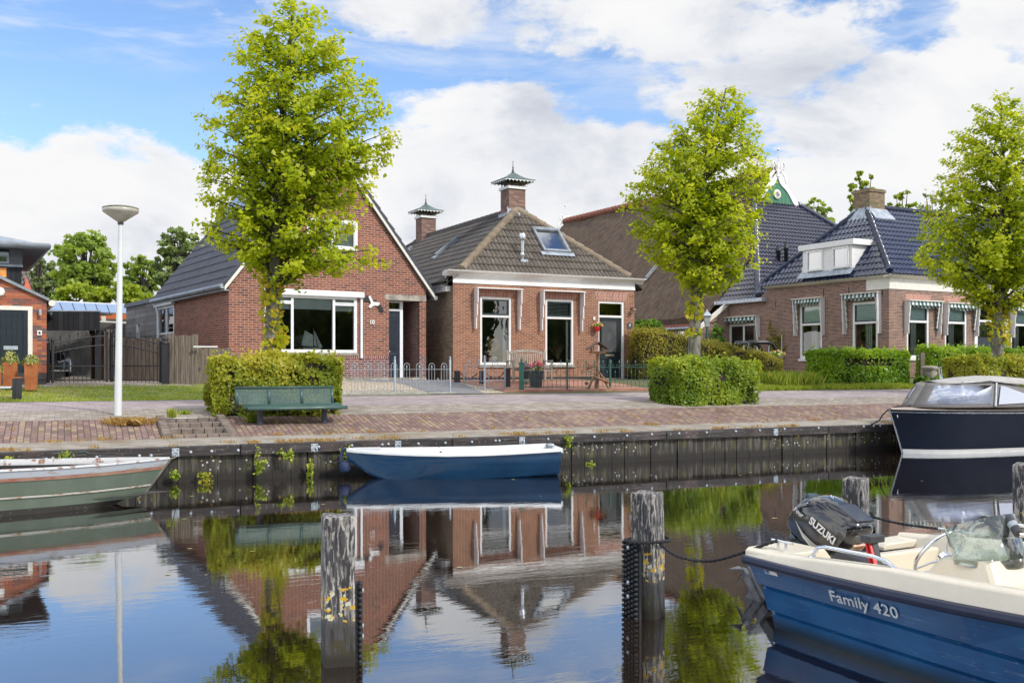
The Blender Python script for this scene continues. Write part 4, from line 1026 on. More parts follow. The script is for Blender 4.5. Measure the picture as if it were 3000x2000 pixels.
# ================================================================== house with number 6
F6 = Frame(14.2, 37.5, 29.0, 1.40); L6, W6 = 6.35, 16.0
h6 = thing('brick_house', 'long mauve brick house with glazed blue tile roof, white dormer and number 6', 'house', F6.loc(), F6.a)
P = Pl(F6); PS = Pl(F6, 's')
zf6 = P.at(2043, 663)[1]; zt6 = P.at(2043, 633)[1]
wf = [P.rect(2083, 693, 2134.5, 822), P.rect(2170.4, 697, 2221, 822), P.rect(2322, 703, 2368, 822)]
drf = P.rect(2243, 699, 2308, 870); drf = (drf[0], drf[1], 0, drf[3])
wall(MB(), 0, W6, 0, zf6, wf+[drf], .1).build('front_wall', M['br6'], h6)
ws = [PS.rect(1837, 700, 1888, 820), PS.rect(1957.6, 695, 2016, 822), PS.rect(1675, 744, 1741, 868)]
ws[0] = (ws[0][0], ws[0][1], ws[1][2], ws[0][3]); ws[2] = (ws[2][0], ws[2][1], .05, ws[2][3])
y1_ = 9.5; z_l = lambda a: zt6-.02 if a < L6+.01 else F6.side(1741, 683)[1]+.0
wall(MB(), 0, y1_, 0, lambda a: zt6-.06 if a <= L6 else zf6-.0, ws, .1, m=lambda a, z, d: (d, a, z), breaks=[L6]).build('side_wall', M['br6'], h6)
b = MB(); b.quad((0, y1_, 0), (3, y1_, 0), (3, y1_, zf6), (0, y1_, zf6)); b.quad((W6, 0, 0), (W6, L6, 0), (W6, L6, zf6), (W6, 0, zf6)); b.quad((0, L6, 0), (W6, L6, 0), (W6, L6, zf6), (0, L6, zf6)); b.build('back_wall', M['br6'], h6)
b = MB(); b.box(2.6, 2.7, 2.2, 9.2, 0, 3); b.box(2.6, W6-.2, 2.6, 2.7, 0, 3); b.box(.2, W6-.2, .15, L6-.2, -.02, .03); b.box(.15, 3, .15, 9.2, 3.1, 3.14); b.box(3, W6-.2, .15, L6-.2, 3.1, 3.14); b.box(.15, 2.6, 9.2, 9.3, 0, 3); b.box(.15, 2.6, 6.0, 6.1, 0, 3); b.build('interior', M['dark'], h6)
b = MB(); b.box(-.015, W6, -.035, 0, zf6, zt6-.06); b.box(-.035, -.003, 0, 1.05, zf6+.0, zt6-.06); b.build('frieze', M['cream'], h6)
b = MB(); b.prism([(-.30, y, z) for y, z in [(0, zt6-.08), (-.14, zt6-.06), (-.28, zt6-.0), (-.30, zt6+.06), (0, zt6+.06)]], (W6+.4, 0, 0))
b.prism([(x, 0, z) for x, z in [(0, zt6-.08), (-.14, zt6-.06), (-.28, zt6), (-.30, zt6+.06), (0, zt6+.06)]], (0, L6+.1, 0)); b.build('eaves_gutter', M['cream'], h6)
zx = F6.side(1700, 692)[1]
bx(-.30, 0, L6+.15, y1_+.1, zf6-.10, zf6+.06).build('eaves_gutter', mat('pale_zinc_gutter', (.55, .57, .62), .4, metal=.2), h6)
bx(-.09, -.0, y1_-.16, y1_-.06, 0, zf6-.1).build('downpipe', M['galv'], h6)
# windows with dark sashes, blinds and curtains
for (PP, r, vt, nm) in ((P, wf[0], 736, 'f'), (P, wf[1], 739, 'f'), (P, wf[2], 744, 'f'), (PS, ws[0], 744, 's'), (PS, ws[1], 740, 's')):
    uu = {0: 2090, 1: 2180, 2: 2330}[wf.index(r)] if r in wf else (1845 if r is ws[0] else 1970)
    zt = PP.at(uu, vt)[1]
    w_ = window(h6, PP, r, M['white'], .10, rails=(zt-.03,), inset=.05, sash=[(r[0]+.07, r[1]-.07, zt, r[3]-.02, M['sash'], .06)], sill=(.10, M['white']))
    b = MB(); PP.box(b, r[0]+.10, r[1]-.10, zt+.05, r[3]-.05, .10, .105); b.build('roller_blind', mat('pale_green_blind', (.52, .66, .64), .7, var=.04), w_)
    wd = r[1]-r[0]; b = MB()
    for k in range(7):
        a = r[0]+wd*.34+k*.045; PP.box(b, a, a+.03, r[2]+.12, zt-.05, .17+.02*(k % 2), .19+.02*(k % 2))
    b.build('curtain', M['curtain'], w_)
r = ws[2]; window(h6, PS, r, M['cream'], .12, posts=((r[0]+r[1])/2,), inset=.05, sash=[(r[0]+.1, (r[0]+r[1])/2-.04, r[2]+.1, r[3]-.1, M['sash'], .06), ((r[0]+r[1])/2+.04, r[1]-.1, r[2]+.1, r[3]-.1, M['sash'], .06)])
b = MB(); PS.box(b, r[0]+.14, r[0]+.45, r[2]+.1, r[3]-.1, .17, .19); b.build('curtain', M['curtain'], h6)
# front door of number 6
b = MB(); x0, x1, _, z1 = drf; b.box(x0-.16, x0+.02, -.04, .10, 0, z1+.12); b.box(x1-.02, x1+.16, -.04, .10, 0, z1+.12); b.box(x0+.02, x1-.02, -.045, .09, z1-.06, z1+.12); b.box(x0-.2, x1+.2, -.09, -.0, z1+.12, z1+.20)
ztr = P.at(2260, 737)[1]; b.box(x0+.02, x1-.02, 0, .08, ztr-.04, ztr+.04); b.build('door_frame', M['white'], h6)
d_ = bx(x0+.02, x1-.02, .05, .09, .03, ztr-.04).build('door', M['doorgreen'], h6)
b = MB(); b.box(x0+.14, x1-.14, .04, .05, ztr-.65, ztr-.15); b.build('door_glass', M['glassdark'], d_)
b = MB(); b.quad((x0+.02, .06, ztr+.04), (x1-.02, .06, ztr+.04), (x1-.02, .06, z1-.06), (x0+.02, .06, z1-.06)); b.build('transom_pane', M['glass'], h6)
x, z = P.at(2249, 760)
tag(text_mesh('house_number', '6', .26, M['black'], None, F6.world(x, -.055, z), (R(90), 0, F6.a), .004), 'black numeral 6 on the white door frame behind the right tree', 'house number')
# brick arches
for PP, r in [(P, q) for q in wf]+[(PS, q) for q in ws[:2]]:
    b = MB(); zt = r[3]+.10; hh = .20; sgn = -.006
    b.add([PP.pt(r[0]-.05, zt, sgn), PP.pt(r[1]+.05, zt, sgn), PP.pt(r[1]+.12, zt+hh, sgn), PP.pt(r[0]-.12, zt+hh, sgn)], [(0, 1, 2, 3)]); b.build('brick_arch', M['arch'], h6)
# awnings: boxed boards with folded striped cloth
def stripe_strip(par, pts_fn, n, name):
    """cloth of n stripes in one mesh, two materials; pts_fn(f0, f1) gives rows of point pairs"""
    b = MB(); mi = []
    for i in range(n):
        q = pts_fn(i/n, (i+1)/n)
        for j in range(len(q)-1): b.quad(q[j][0], q[j][1], q[j+1][1], q[j+1][0]); mi.append(i % 2)
    o = b.build(name, M['stripe_g'], par, solid=.008); o.data.materials.append(M['stripe_w']); o.data.polygons.foreach_set('material_index', mi)
def awning(par, PP, a0, a1, zt, zb, cloth=True, oneside=False, dd=.25):
    aw = bx(0, .001, 0, .001, 0, .001)
    b = MB(); PP.box(b, a0-.06, a1+.06, zt, zt+.035, -.30, 0); aw = b.build('awning', M['cream'], par)
    for a in (a0, a1):
        b = MB(); bracket_board(b, PP, a, zb, zt, .035, (dd, dd-.02, dd-.05)); b.build('bracket_board', M['lilac'], aw)
    w_ = a1-a0-.04; a_ = a0+.02
    def top_q(f0, f1):
        rows = []
        for (z, d) in ((zt-.005, -.22), (zt-.10, -.24), (zt-.16, -.25)):
            rows.append((PP.pt(a_+w_*f0, z, d+.01*math.sin(f0*40)), PP.pt(a_+w_*f1, z, d+.01*math.sin(f1*40))))
        return rows
    stripe_strip(aw, top_q, 17, 'valance')
    def fold_q(f0, f1):
        rows = []
        for (z, d) in ((zt-.12, -.20), (zt-.20, -.10), (zt-.245+.02*math.sin(f0*9), -.16)):
            rows.append((PP.pt(a_+w_*f0, z, d), PP.pt(a_+w_*f1, z, d)))
        return rows
    stripe_strip(aw, fold_q, 17, 'folded_cloth')
    for a in (a0+.05, a1-.05):
        h = (zt-zb)*.80
        def side_q(f0, f1, a=a):
            z0, z1 = zt-.1-h*f0, zt-.1-h*f1; d0 = -.20+.13*f0; d1 = -.20+.13*f1; o_ = .012*math.sin(f0*37)
            return [(PP.pt(a+o_, z0, d0), PP.pt(a-o_, z1, d1)), (PP.pt(a-.012, z0, d0+.07), PP.pt(a+.012, z1, d1+.07)), (PP.pt(a+.01, z0, d0+.11), PP.pt(a-.01, z1, d1+.11))]
        stripe_strip(aw, side_q, 11, 'side_cloth')
    b = MB()
    for a in (a0+.10, a1-.10): b.bar(PP.pt(a, zt-.10, -.2), PP.pt(a, zb+.22, -.08), .05, .02)
    b.build('arms', M['cream'], aw)
    return aw
for PP, ul, ur, vt, vb in ((P, 2078, 2152, 691, 766), (P, 2167, 2238, 697, 770), (P, 2321, 2392, 704, 775), (PS, 1831, 1894, 689, 771), (PS, 1944, 2024, 678, 768)):
    a0, zt = PP.at(ul, vt); a1, _ = PP.at(ur, vt); zb_ = PP.at(ul, vb)[1]
    if a0 > a1: a0, a1 = a1, a0
    awning(h6, PP, a0, a1, zt, zb_)
a0, zt = PS.at(1668, 734); a1, _ = PS.at(1745, 724); zt = PS.at(1745, 726)[1]; awning(h6, PS, min(a0, a1), max(a0, a1), zt, PS.at(1745, 774)[1])
b = MB()
for (u, v0, v1) in ((1892, 664, 683), (1950, 659, 678), (2027, 655, 678), (1782, 692, 706)):
    a, z = PS.at(u, v0); _, z2 = PS.at(u, v1); PS.box(b, a-.012, a+.012, z2, z, -.02, 0)
for i in range(len(b.f)//6): pass
b.build('wall_anchors', M['black'], h6)
# roof 6
ze = zt6+.06; zr6 = CAMZ+(HZ-477)/FP*41.4-1.40; yr_ = L6/2; hx = 2.35
e = -.27
E0, E1, E2 = (e, L6-e, ze), (e, e, ze), (W6+.3, e, ze)
RA, RB_ = (hx, yr_, zr6), (W6-2.3, yr_, zr6)
tiles('roof_left', [E0, E1, RA], M['tile6'], h6, .21, .33, amp=.035, step=.03, lift=.03)
tiles('roof_front', [E1, E2, RB_, RA], M['tile6'], h6, .21, .33, amp=.035, step=.03, lift=.03)
tiles('roof_back', [(W6+.3, L6-e, ze), E0, RA, RB_], M['tile6'], h6, .21, .33, amp=.035, step=.03, lift=.03)
b = MB(); b.add([E0, E1, RA], [(0, 1, 2)]); b.add([E1, E2, RB_, RA], [(0, 1, 2, 3)]); b.build('roof_deck', M['dark'], h6, loc=(0, 0, -.04))
b = MB(); ridge(b, (E1[0]+.05, E1[1]+.05, ze+.10), (hx, yr_, zr6+.07), .12, .38); ridge(b, (E0[0]+.05, E0[1]-.05, ze+.10), (hx, yr_, zr6+.07), .12, .38); b.build('hip_tiles', M['hip6'], h6)
b = MB(); ridge(b, RA, RB_, .12, .38); b.build('ridge_tiles', M['hip6'], h6, loc=(0, 0, .06))
zc6 = CAMZ+(HZ-436)/FP*41.4-1.40
ch = bx(hx-.25, hx+.65, yr_-.42, yr_+.42, zr6-.5, zc6).build('chimney', M['chim6'], h6)
bx(hx-.29, hx+.69, yr_-.46, yr_+.46, zc6-.14, zc6-.04).build('chimney_band', M['chim6'], ch)
MB().lathe([(.13, 0), (.13, .12), (.10, .14), (.001, .15)], (hx+.05, yr_, zc6), 10).build('chimney_pot', M['zinc'], ch)
b = MB(); b.prism([(hx-.6, yr_-.5, zr6-.75), (hx-.6, yr_+.5, zr6-.75), (hx-.20, yr_+.47, zr6-.05), (hx-.20, yr_-.47, zr6-.05)], (-.03, 0, .05)); b.prism([(hx-.3, yr_-.75, zr6-.58), (hx+.9, yr_-.75, zr6-.58), (hx+.75, yr_-.38, zr6-.12), (hx-.3, yr_-.38, zr6-.12)], (0, -.03, .05)); b.build('lead_apron', M['lead'], h6)
nL = (Vector(E1)-Vector(E0)).cross(Vector(RA)-Vector(E0)).normalized()
if nL.z < 0: nL = -nL
q0 = hit(F6, 1955, 620, Vector(E1)+nL*.08, nL); dxp = q0.x-.03
dy0 = F6.side(1957, 600, dxp)[0]; dy1 = F6.side(1844, 600, dxp)[0]
dz0 = F6.side(1955, 618, dxp)[1]; dz1 = F6.side(1957, 560, dxp)[1]
dm = tag(bx(dxp, dxp+2.3, dy0, dy1, dz0, dz1).build('dormer', M['white'], h6))
bx(dxp-.10, dxp+2.5, dy0-.16, dy1+.16, dz1-.02, dz1+.20).build('dormer_roof', M['white'], dm)
PD = Pl(F6, 's', dxp-.05)
for (ul, ur) in ((1855, 1892), (1914, 1952)):
    a0, a1 = sorted((F6.side(ul, 600, dxp)[0], F6.side(ur, 600, dxp)[0]))
    window(dm, PD, (a0, a1, dz0+.08, dz1-.06), M['white'], .07, inset=0.0, glass=glass_mat('bright_glass', (.85, .88, .9), .35, body=(.30, .35, .42), bodyf=.5))
    PD.box(b := MB(), a0+.05, a0+.30, dz0+.1, dz1-.1, .046, .049); b.build('net_curtain', mat('lavender_net', (.30, .30, .36), .8), dm)
b = MB()
for yy in (dy0-.03, dy1):
    b.prism([(dxp-.02, yy, dz0-.03), (dxp+.06, yy, dz0-.08), (dxp+.02, yy, dz0+.25), (dxp-.03, yy, dz0+.3)], (0, .03, 0))
b.build('carved_cheek', M['white'], dm)
bx(dxp-.35, dxp+.1, dy0-.2, dy1+.2, dz0-.03, dz0+.0)
ey6 = nL.cross(Vector((0, 1, 0))).normalized(); ey6 = ey6 if ey6.z > 0 else -ey6
b = MB(); p_ = Vector((dxp, dy0-.12, dz0+.03)); b.prism([p_, p_+Vector((0, dy1-dy0+.24, 0)), p_+Vector((0, dy1-dy0+.24, 0))-ey6*.33+nL*.03, p_-ey6*.33+nL*.03], (0, 0, .03)); b.build('lead_flashing', M['lead'], dm)
x0, x1 = F6.front(2247, 620, .3)[0], F6.front(2300, 620, .3)[0]; zz0, zz1 = F6.front(2255, 643, .3)[1], F6.front(2255, 590, .3)[1]
d2 = bx(x0, x1, .30, 2.6, zz0, zz1).build('dormer', M['white'], h6); bx(x0-.15, x1+.15, .15, 2.8, zz1, zz1+.15).build('dormer_roof', M['white'], d2)
window(d2, Pl(F6, 'f', .25), (x0+.06, x0+.62, zz0+.12, zz1-.1), M['white'], .06, inset=.0, glass=M['glassdark'])
window(d2, Pl(F6, 'f', .25), (x0+.66, x1-.06, zz0+.12, zz1-.1), M['white'], .06, inset=.0, glass=M['glassdark'])
nF = (Vector(E2)-Vector(E1)).cross(Vector(RA)-Vector(E1)).normalized()
roof_window(h6, F6, Vector(E1)+nF*.06, nF, (1, 0, 0), 2192, 583, 2207, 566, blind=0)

# ================================================================== thatched barn behind
FB = Frame(10.8, 43.6, 29.0, 1.40); zeB = 4.83-1.40; kB = 1.014; zrB = zeB+7*kB
barn = thing('thatched_barn', 'huge old barn with dark thatched slope and violet tiled front roof', 'barn', FB.loc(), FB.a)
LB = 27.0; gy = 6.25; xg = 5.52; zg = zeB+xg*kB
kf = (zg-zeB)/gy
def pl_l(x): return zeB+kB*x
tiles('tiled_hip', [(0, 0, zeB), (14, 0, zeB), (14-xg, gy, zg), (xg, gy, zg)], M['tileb'], barn, .21, .33, amp=.035, step=.03)
tiles('tiled_side', [(0, 2.5, zeB), (-.02, 0, zeB), (2.5/gy*xg, 2.5, zeB+kf*2.5)], M['tileb'], barn, .21, .33, amp=.035, step=.03)
b = MB(); ridge(b, (0, 0, zeB+.10), (xg, gy, zg+.1), .14, .4, 10); b.build('hip_tiles', mat('shiny_hip_tiles', (.06, .065, .10), .35, var=.1, coat=.3), barn)
b = MB(); ridge(b, (14, 0, zeB+.10), (14-xg, gy, zg+.1), .13, .4); b.build('hip_tiles', _M['shiny_hip_tiles'], barn)
# thatch: thick slope with a rough surface
rs = np.random.RandomState(5)
def thatch(name, quad, n=46, mm=40, amp=.06):
    a, b_, c, d = [Vector(q) for q in quad]; nn = (b_-a).cross(d-a).normalized()
    if nn.z < 0: nn = -nn
    P_ = []
    for i in range(n+1):
        row = []
        for j in range(mm+1):
            p = a.lerp(b_, j/mm).lerp(d.lerp(c, j/mm), i/n); e_ = amp*(.5*math.sin(j*1.3+i*.2)+math.sin(j*.37+1.3*math.sin(i*.35))+rs.normal(0, .35))
            row.append(p+nn*(e_*.6))
        P_.append(row)
    m_ = MB().grid(P_)
    return m_
xe = -.85
q1 = [(xe, LB, pl_l(xe)), (xe, 2.5, pl_l(xe)), (2.5/gy*xg, 2.5, pl_l(2.5/gy*xg)), (2.5/gy*xg, LB, pl_l(2.2))]
m_ = thatch('t', [(xe, LB, pl_l(xe)+.12), (xe, 2.55, pl_l(xe)+.12), (7, 2.55, pl_l(7)+.12), (7, LB, pl_l(7)+.12)], 60, 90)
# cut the upper front corner away along the hip
bm = bmesh.new(); bv = [bm.verts.new(p) for p in m_.v]
for f in m_.f: bm.faces.new([bv[i] for i in f])
bmesh.ops.bisect_plane(bm, geom=bm.verts[:]+bm.edges[:]+bm.faces[:], plane_co=(0, -.05, zeB), plane_no=Vector((0, -kf, 1)).normalized(), clear_outer=False, clear_inner=False)
dele = [f for f in bm.faces if f.calc_center_median().z > zeB+kf*(f.calc_center_median().y)+.05 and f.calc_center_median().y < gy]
bmesh.ops.delete(bm, geom=dele, context='FACES')
me = bpy.data.meshes.new('thatch'); bm.to_mesh(me); bm.free(); me.materials.append(M['thatch']); me.polygons.foreach_set('use_smooth', [True]*len(me.polygons))
link(bpy.data.objects.new('thatch', me), barn)
b = MB(); b.quad((7, gy, zrB), (14.8, gy, pl_l(-.8)), (14.8, LB, pl_l(-.8)), (7, LB, zrB)); b.build('thatch_back', M['thatch'], barn)
b = MB(); b.box(xe, xe+.25, 2.55, LB, pl_l(xe)-.16, pl_l(xe)+.10); b.build('thatch_edge', M['thatch'], barn)
b = MB(); b.quad((xe+.1, 2.5, pl_l(xe)), (7, 2.5, pl_l(7)), (7, 2.5, 2), (xe+.1, 2.5, 2)); 
b = MB(); ridge(b, (7, gy-.1, zrB+.16), (7, LB+.2, zrB+.16), .24, .42, 8); b.build('ridge_tiles', mat('red_ridge_tiles', (.21, .08, .055), .8, var=.3), barn)
b = MB(); b.add([(7, LB, zrB), (xe, LB, pl_l(xe)), (14.8, LB, pl_l(-.8))], [(0, 1, 2)]); b.add([(xe, LB, pl_l(xe)), (14.8, LB, pl_l(xe)), (14.8, LB, -1.0), (xe, LB, -1.0)], [(0, 1, 2, 3)]); b.build('back_gable', M['br6'], barn)
# lean-to along the barn side
xo, zo = -2.0, 3.56-1.40
wz = FB.side(1570, 775, xo+.15)
wy0, wy1 = sorted((FB.side(1558, 775, xo+.15)[0], FB.side(1588, 775, xo+.15)[0]))
tiles('lean_to_roof', [(xo, 16, zo), (xo, 1.9, zo), (xe+.2, 1.9, pl_l(xe)-.2), (xe+.2, 16, pl_l(xe)-.2)], M['tiler'], barn, .22, .3, amp=.03)
wall(MB(), 1.95, 16, -.1, zo-.05, [(wy0, wy1, .75, zo-.12)], m=lambda a, z, d: (xo+.15+d, a, z)).build('lean_to_wall', brick('pale_old_brick', [(.36, .30, .22), (.30, .24, .18), (.42, .36, .27), (.26, .20, .15)], (.34, .30, .24), .2, .055, .01, dirt=.4), barn)
window(barn, Pl(FB, 's', xo+.15), (wy0, wy1, .75, zo-.12), M['white'], .05, inset=.02, rails=tuple(.75+.16*i for i in range(1, 7)), posts=((wy0+wy1)/2,), glass=M['glassdark'])
b = MB(); b.tube([(xo-.04, 1.9, zo-.02), (xo-.04, 16, zo-.02)], .06, 8); b.build('gutter', M['galv'], barn)
wall(MB(), xo+.15, 0.2, -.1, lambda x: zo-.12+(x-xo)*.62, [], m=lambda a, z, d: (a, 1.95+d, z)).build('return_wall', M['br6'], barn)
b = MB(); b.prism([(xo, 1.85, zo-.08), (0.0, 1.85, zeB+.02), (.1, 1.85, zeB-.15), (xo+.1, 1.85, zo-.24)], (0, .06, 0)); b.build('verge_board', M['cream'], barn)
for (u0, v0, u1, v1) in ((1486, 640, 1513, 606), (1622, 620, 1640, 602)):
    nb = Vector((-kB, 0, 1)).normalized(); roof_window(barn, FB, Vector((0, 0, zeB+.2)), nb, (0, 1, 0), u0, v0, u1, v1, blind=0, apron=True)
b = MB()
pp = hit(FB, 1802, 600, (0, 0, zeB+.06), Vector((0, -kf, 1)).normalized())
for dxx, hh, rr_ in ((-.30, .75, .10), (.15, .95, .095)):
    v = MB().lathe([(rr_, -.2), (rr_, hh*.6), (rr_*1.3, hh*.62), (rr_*1.3, hh*.72), (rr_, hh*.75), (rr_, hh), (.001, hh)], (pp.x+dxx, pp.y+abs(dxx)*.3, pp.z), 10).build('vent_pipe', M['black'], barn)
# owl board gable and ornaments
b = MB(); gyf = gy-.12
b.add([(xg-.05, gyf, zg-.05), (14-xg+.05, gyf, zg-.05), (7, gyf, zrB+.05)], [(0, 1, 2)]); ob = b.build('owl_board', mat('green_boards', (.04, .16, .09), .7, col2=(.07, .22, .13), stretch=(6, 1, .5), scale=4), barn)
b = MB()
for sgx in (-1, 1):
    pts = [(7+sgx*1.62, zg-.10), (7, zrB+.14)]
    n_ = 9; low = []
    for i in range(n_+1):
        f = i/n_; low.append((7+sgx*1.45*(1-f), zg-.10+(zrB-zg)*f*1.0-.16*(1 if 0 < f < 1 else .2)-.06*math.sin(f*9)))
    poly = [pts[0], pts[1]]+low[::-1]
    b.prism([(x, gyf-.05, z) for x, z in poly], (0, .05, 0))
b.build('barge_board', M['white'], ob)
MB().lathe([(.24, 0), (.26, -.03), (.24, -.07), (.20, -.08), (.001, -.08)], (6.95, gyf-.01, zg+.42), 20, axis='y').build('round_vent', M['cream'], ob)
b = MB()
for a in (0, math.pi/2, math.pi/4, -math.pi/4): b.bar((6.95-.15*math.cos(a), gyf-.10, zg+.42-.15*math.sin(a)), (6.95+.15*math.cos(a), gyf-.10, zg+.42+.15*math.sin(a)), .03)
b.build('vent_rosette', M['stone'], ob)
def finial(par, x, y, z, h=1.05, m_=None):
    m_ = m_ or M['white']; b = MB()
    b.prism([(x-.09, y-.02, z-.3), (x+.09, y-.02, z-.3), (x+.07, y-.02, z+.25*h), (x+.035, y-.02, z+.35*h), (x-.035, y-.02, z+.35*h), (x-.07, y-.02, z+.25*h)], (0, .04, 0))
    for k in range(3):
        zc = z+(.40+.17*k)*h; w_ = .075-.012*k
        for s_ in (-1, 1): b.tube([(x+s_*.02, y, zc-.06*h), (x+s_*w_, y, zc), (x+s_*.02, y, zc+.07*h)], .022, 5)
    b.lathe([(.02, 0), (.06, .06), (.075, .10), (.02, .16), (.001, .2)], (x, y, z+.82*h), 8)
    f = b.build('finial', m_, par)
    for s_ in (-1, 1):
        q = MB(); q.tube([(x+s_*.10, y, z-.05), (x+s_*.16, y, z+.10), (x+s_*.20, y, z+.28*h), (x+s_*.33, y, z+.38*h), (x+s_*.43, y, z+.28*h), (x+s_*.42, y, z+.12*h), (x+s_*.33, y, z+.06*h)], .040, 6)
        q.prism([(x+s_*.33, y-.015, z+.05), (x+s_*.60, y-.015, z-.18), (x+s_*.66, y-.015, z-.42), (x+s_*.55, y-.015, z-.62), (x+s_*.42, y-.015, z-.30), (x+s_*.2, y-.015, z-.02)], (0, .03, 0))
        q.build('scroll', m_, f)
finial(ob, 7, gyf-.08, zrB+.15, 1.25, M['lilac']); finial(barn, 7, LB+.1, zrB+.15, 1.3, M['white'])

# ================================================================== buildings at the far left
FL = Frame(-11.36, 24.3, 28.0, 1.38)
hl = thing('brick_garage', 'orange red brick gable at the left edge with wide dark plank door', 'house', FL.loc(), FL.a)
P = Pl(FL); zk = P.at(107, 690)[1]; z0_ = P.at(0, 640); kk_ = (z0_[1]-zk)/(-z0_[0])
do = P.rect(-60, 700, 74.5, 872); do = (do[0], do[1], 0, do[3])
wall(MB(), -5, 0, 0, lambda x: zk-kk_*max(x, -3)+ (kk_*(x+3) if x < -3 else 0), [do], breaks=[-3]).build('front_wall', M['brl'], hl)
b = MB(); b.quad((0, 0, 0), (0, 6, 0), (0, 6, zk), (0, 0, zk)); b.build('side_wall', M['brl'], hl)
b = MB(); b.box(-3.5, .0, -.012, 0, 0, P.at(107, 856)[1]); b.build('dark_base', brick('black_brick', [(.06, .055, .055), (.09, .08, .075), (.11, .09, .08)], (.05, .045, .04), .215, .0645, .009), hl)
b = MB(); b.box(do[1]-.10, do[1], -.01, .09, 0, do[3]); b.box(do[0], do[1]-.10, -.008, .088, do[3]-.10, do[3]); b.build('door_frame', M['cream'], hl)
d_ = bx(do[0], do[1]-.10, .03, .08, .02, do[3]-.10).build('plank_door', M['doorgreen'], hl)
b = MB(); x = do[1]-.22
b.box(do[0], do[1]-.10, .012, .03, do[3]-.19, do[3]-.10); b.box(do[1]-.20, do[1]-.10, .012, .03, .02, do[3]-.19)
while x > do[0]+.1: b.box(x-.115, x-.006, .018, .03, .02, do[3]-.19); x -= .115
b.build('door_boards', M['doorgreen'], d_)
r = P.rect(8, 794, 41, 803); bx(*r[:2], -.01, .03, *r[2:]).build('letter_slot', M['galv'], d_)
r = P.rect(88.5, 710, 95.5, 724); MB().tube([((r[0]+r[1])/2, -.08, r[2]), ((r[0]+r[1])/2, -.08, r[3])], .035, 12).build('wall_light', M['galv'], hl)
r = P.rect(85, 758.6, 96, 770); bl = bx(r[0], r[1], -.03, 0, r[2], r[3]).build('bell_plate', M['white'], hl, bevel=.004); e_ = .03; bx(r[0]+e_, r[1]-e_, -.036, -.03, r[2]+e_, r[3]-e_).build('bell_panel', M['black'], bl)
b = MB(); b.lathe([(.11, 0), (.12, -.02), (.08, -.03), (.001, -.035)], (P.at(-1, 670)[0], -.0, P.at(0, 670)[1]), 8, axis='y'); b.build('wall_sign', M['white'], hl)
b = MB(); b.prism([(.06, -.08, zk-.02), (-3, -.08, zk+3*kk_-.02), (-3, -.08, zk+3*kk_+.07), (.06, -.08, zk+.05)], (0, 6, 0)); b.prism([(-3, -.08, zk+3*kk_-.02), (-5, -.08, zk+kk_-.02), (-5, -.08, zk+kk_+.07), (-3, -.08, zk+3*kk_+.07)], (0, 6, 0)); b.build('roof', M['zinc'], hl)
b = MB(); b.tube([(.12, -.0, zk-.06), (.12, 6, zk-.06)], .08, 8); b.build('gutter', M['cream'], hl)
# black timber upper house
FK = Frame(-13.4, 27.2, 30.0, 1.40); Pk = Pl(FK)
bh = thing('timber_house', 'black boarded two storey house with zinc hipped roof behind the brick gable', 'house', FK.loc(), FK.a)
zt = Pk.at(20, 573)[1]; zs_ = Pk.at(20, 609)[1]
wk = Pk.rect(-20, 583, 20.6, 606)
wall(MB(), -7, 0, 0, zt, [wk], m=lambda a, z, d: (a, d, z)).build('board_wall', brick('black_boards', [(.030, .032, .037), (.040, .042, .047), (.024, .026, .03), (.048, .05, .055)], (.008, .008, .009), 4.0, .14, .014, rot=True), bh)
b = MB(); b.quad((0, 0, 0), (0, 6, 0), (0, 6, zt), (0, 0, zt)); b.build('side_wall', M['blackwood'], bh)
bx(-7, .03, -.03, 0, zs_-.04, zs_+.02).build('ledge', M['zinc'], bh)
bx(-.30, .02, -.028, -.002, zs_+.02, zt).build('grey_panel', mat('grey_panel', (.10, .105, .115), .6), bh)
window(bh, Pk, wk, M['zinc'], .06, inset=-.01, glass=glass_mat('pale_glass', (.6, .7, .75), .45)); b = MB(); b.box(-7, -.32, -.08, 0, zt-.17, zt-.08); b.build('blind_box', M['galv'], bh)
oh = .62
b = MB(); b.prism([(-8, -oh, zt), (oh, -oh, zt), (oh, 6+oh, zt), (-8, 6+oh, zt)], (0, 0, .02)); b.build('soffit', mat('dark_soffit', (.07, .072, .08), .6), bh)
b = MB(); b.tube([(-8, -oh, zt+.07), (oh, -oh, zt+.07), (oh, 6+oh, zt+.07)], .09, 10); b.build('gutter', M['zinc'], bh)
zz_ = Pk.at(0, 541)[1]
b = MB(); b.add([(-8, -oh, zt+.12), (oh-.1, -oh, zt+.12), (-3, 2.5, zt+1.05), (-8, 2.5, zt+1.05), (oh-.1, 6+oh, zt+.12)], [(0, 1, 2, 3), (1, 4, 2)])
for i in range(8):
    x = -7+i*.9; f = .62
    if x < oh-.3: b.bar((x, -oh, zt+.15), (min(x, -3+.0)-.0 if x < -3 else x-(x+3)*.86, -oh+3.1*.86 if x > -3 else 2.5, zt+.97 if x > -3 else zt+1.07), .03)
b.build('zinc_roof', mat('standing_seam_zinc', (.34, .38, .42), .35, metal=.4), bh)
x, z = Pk.at(3, 626); bx(x-.3, x+.12, -.03, 0, z-.12, z+.13).build('orange_plaque', mat('orange_plaque', (.80, .24, .03), .6, col2=(.75, .40, .1), scale=9), bh)
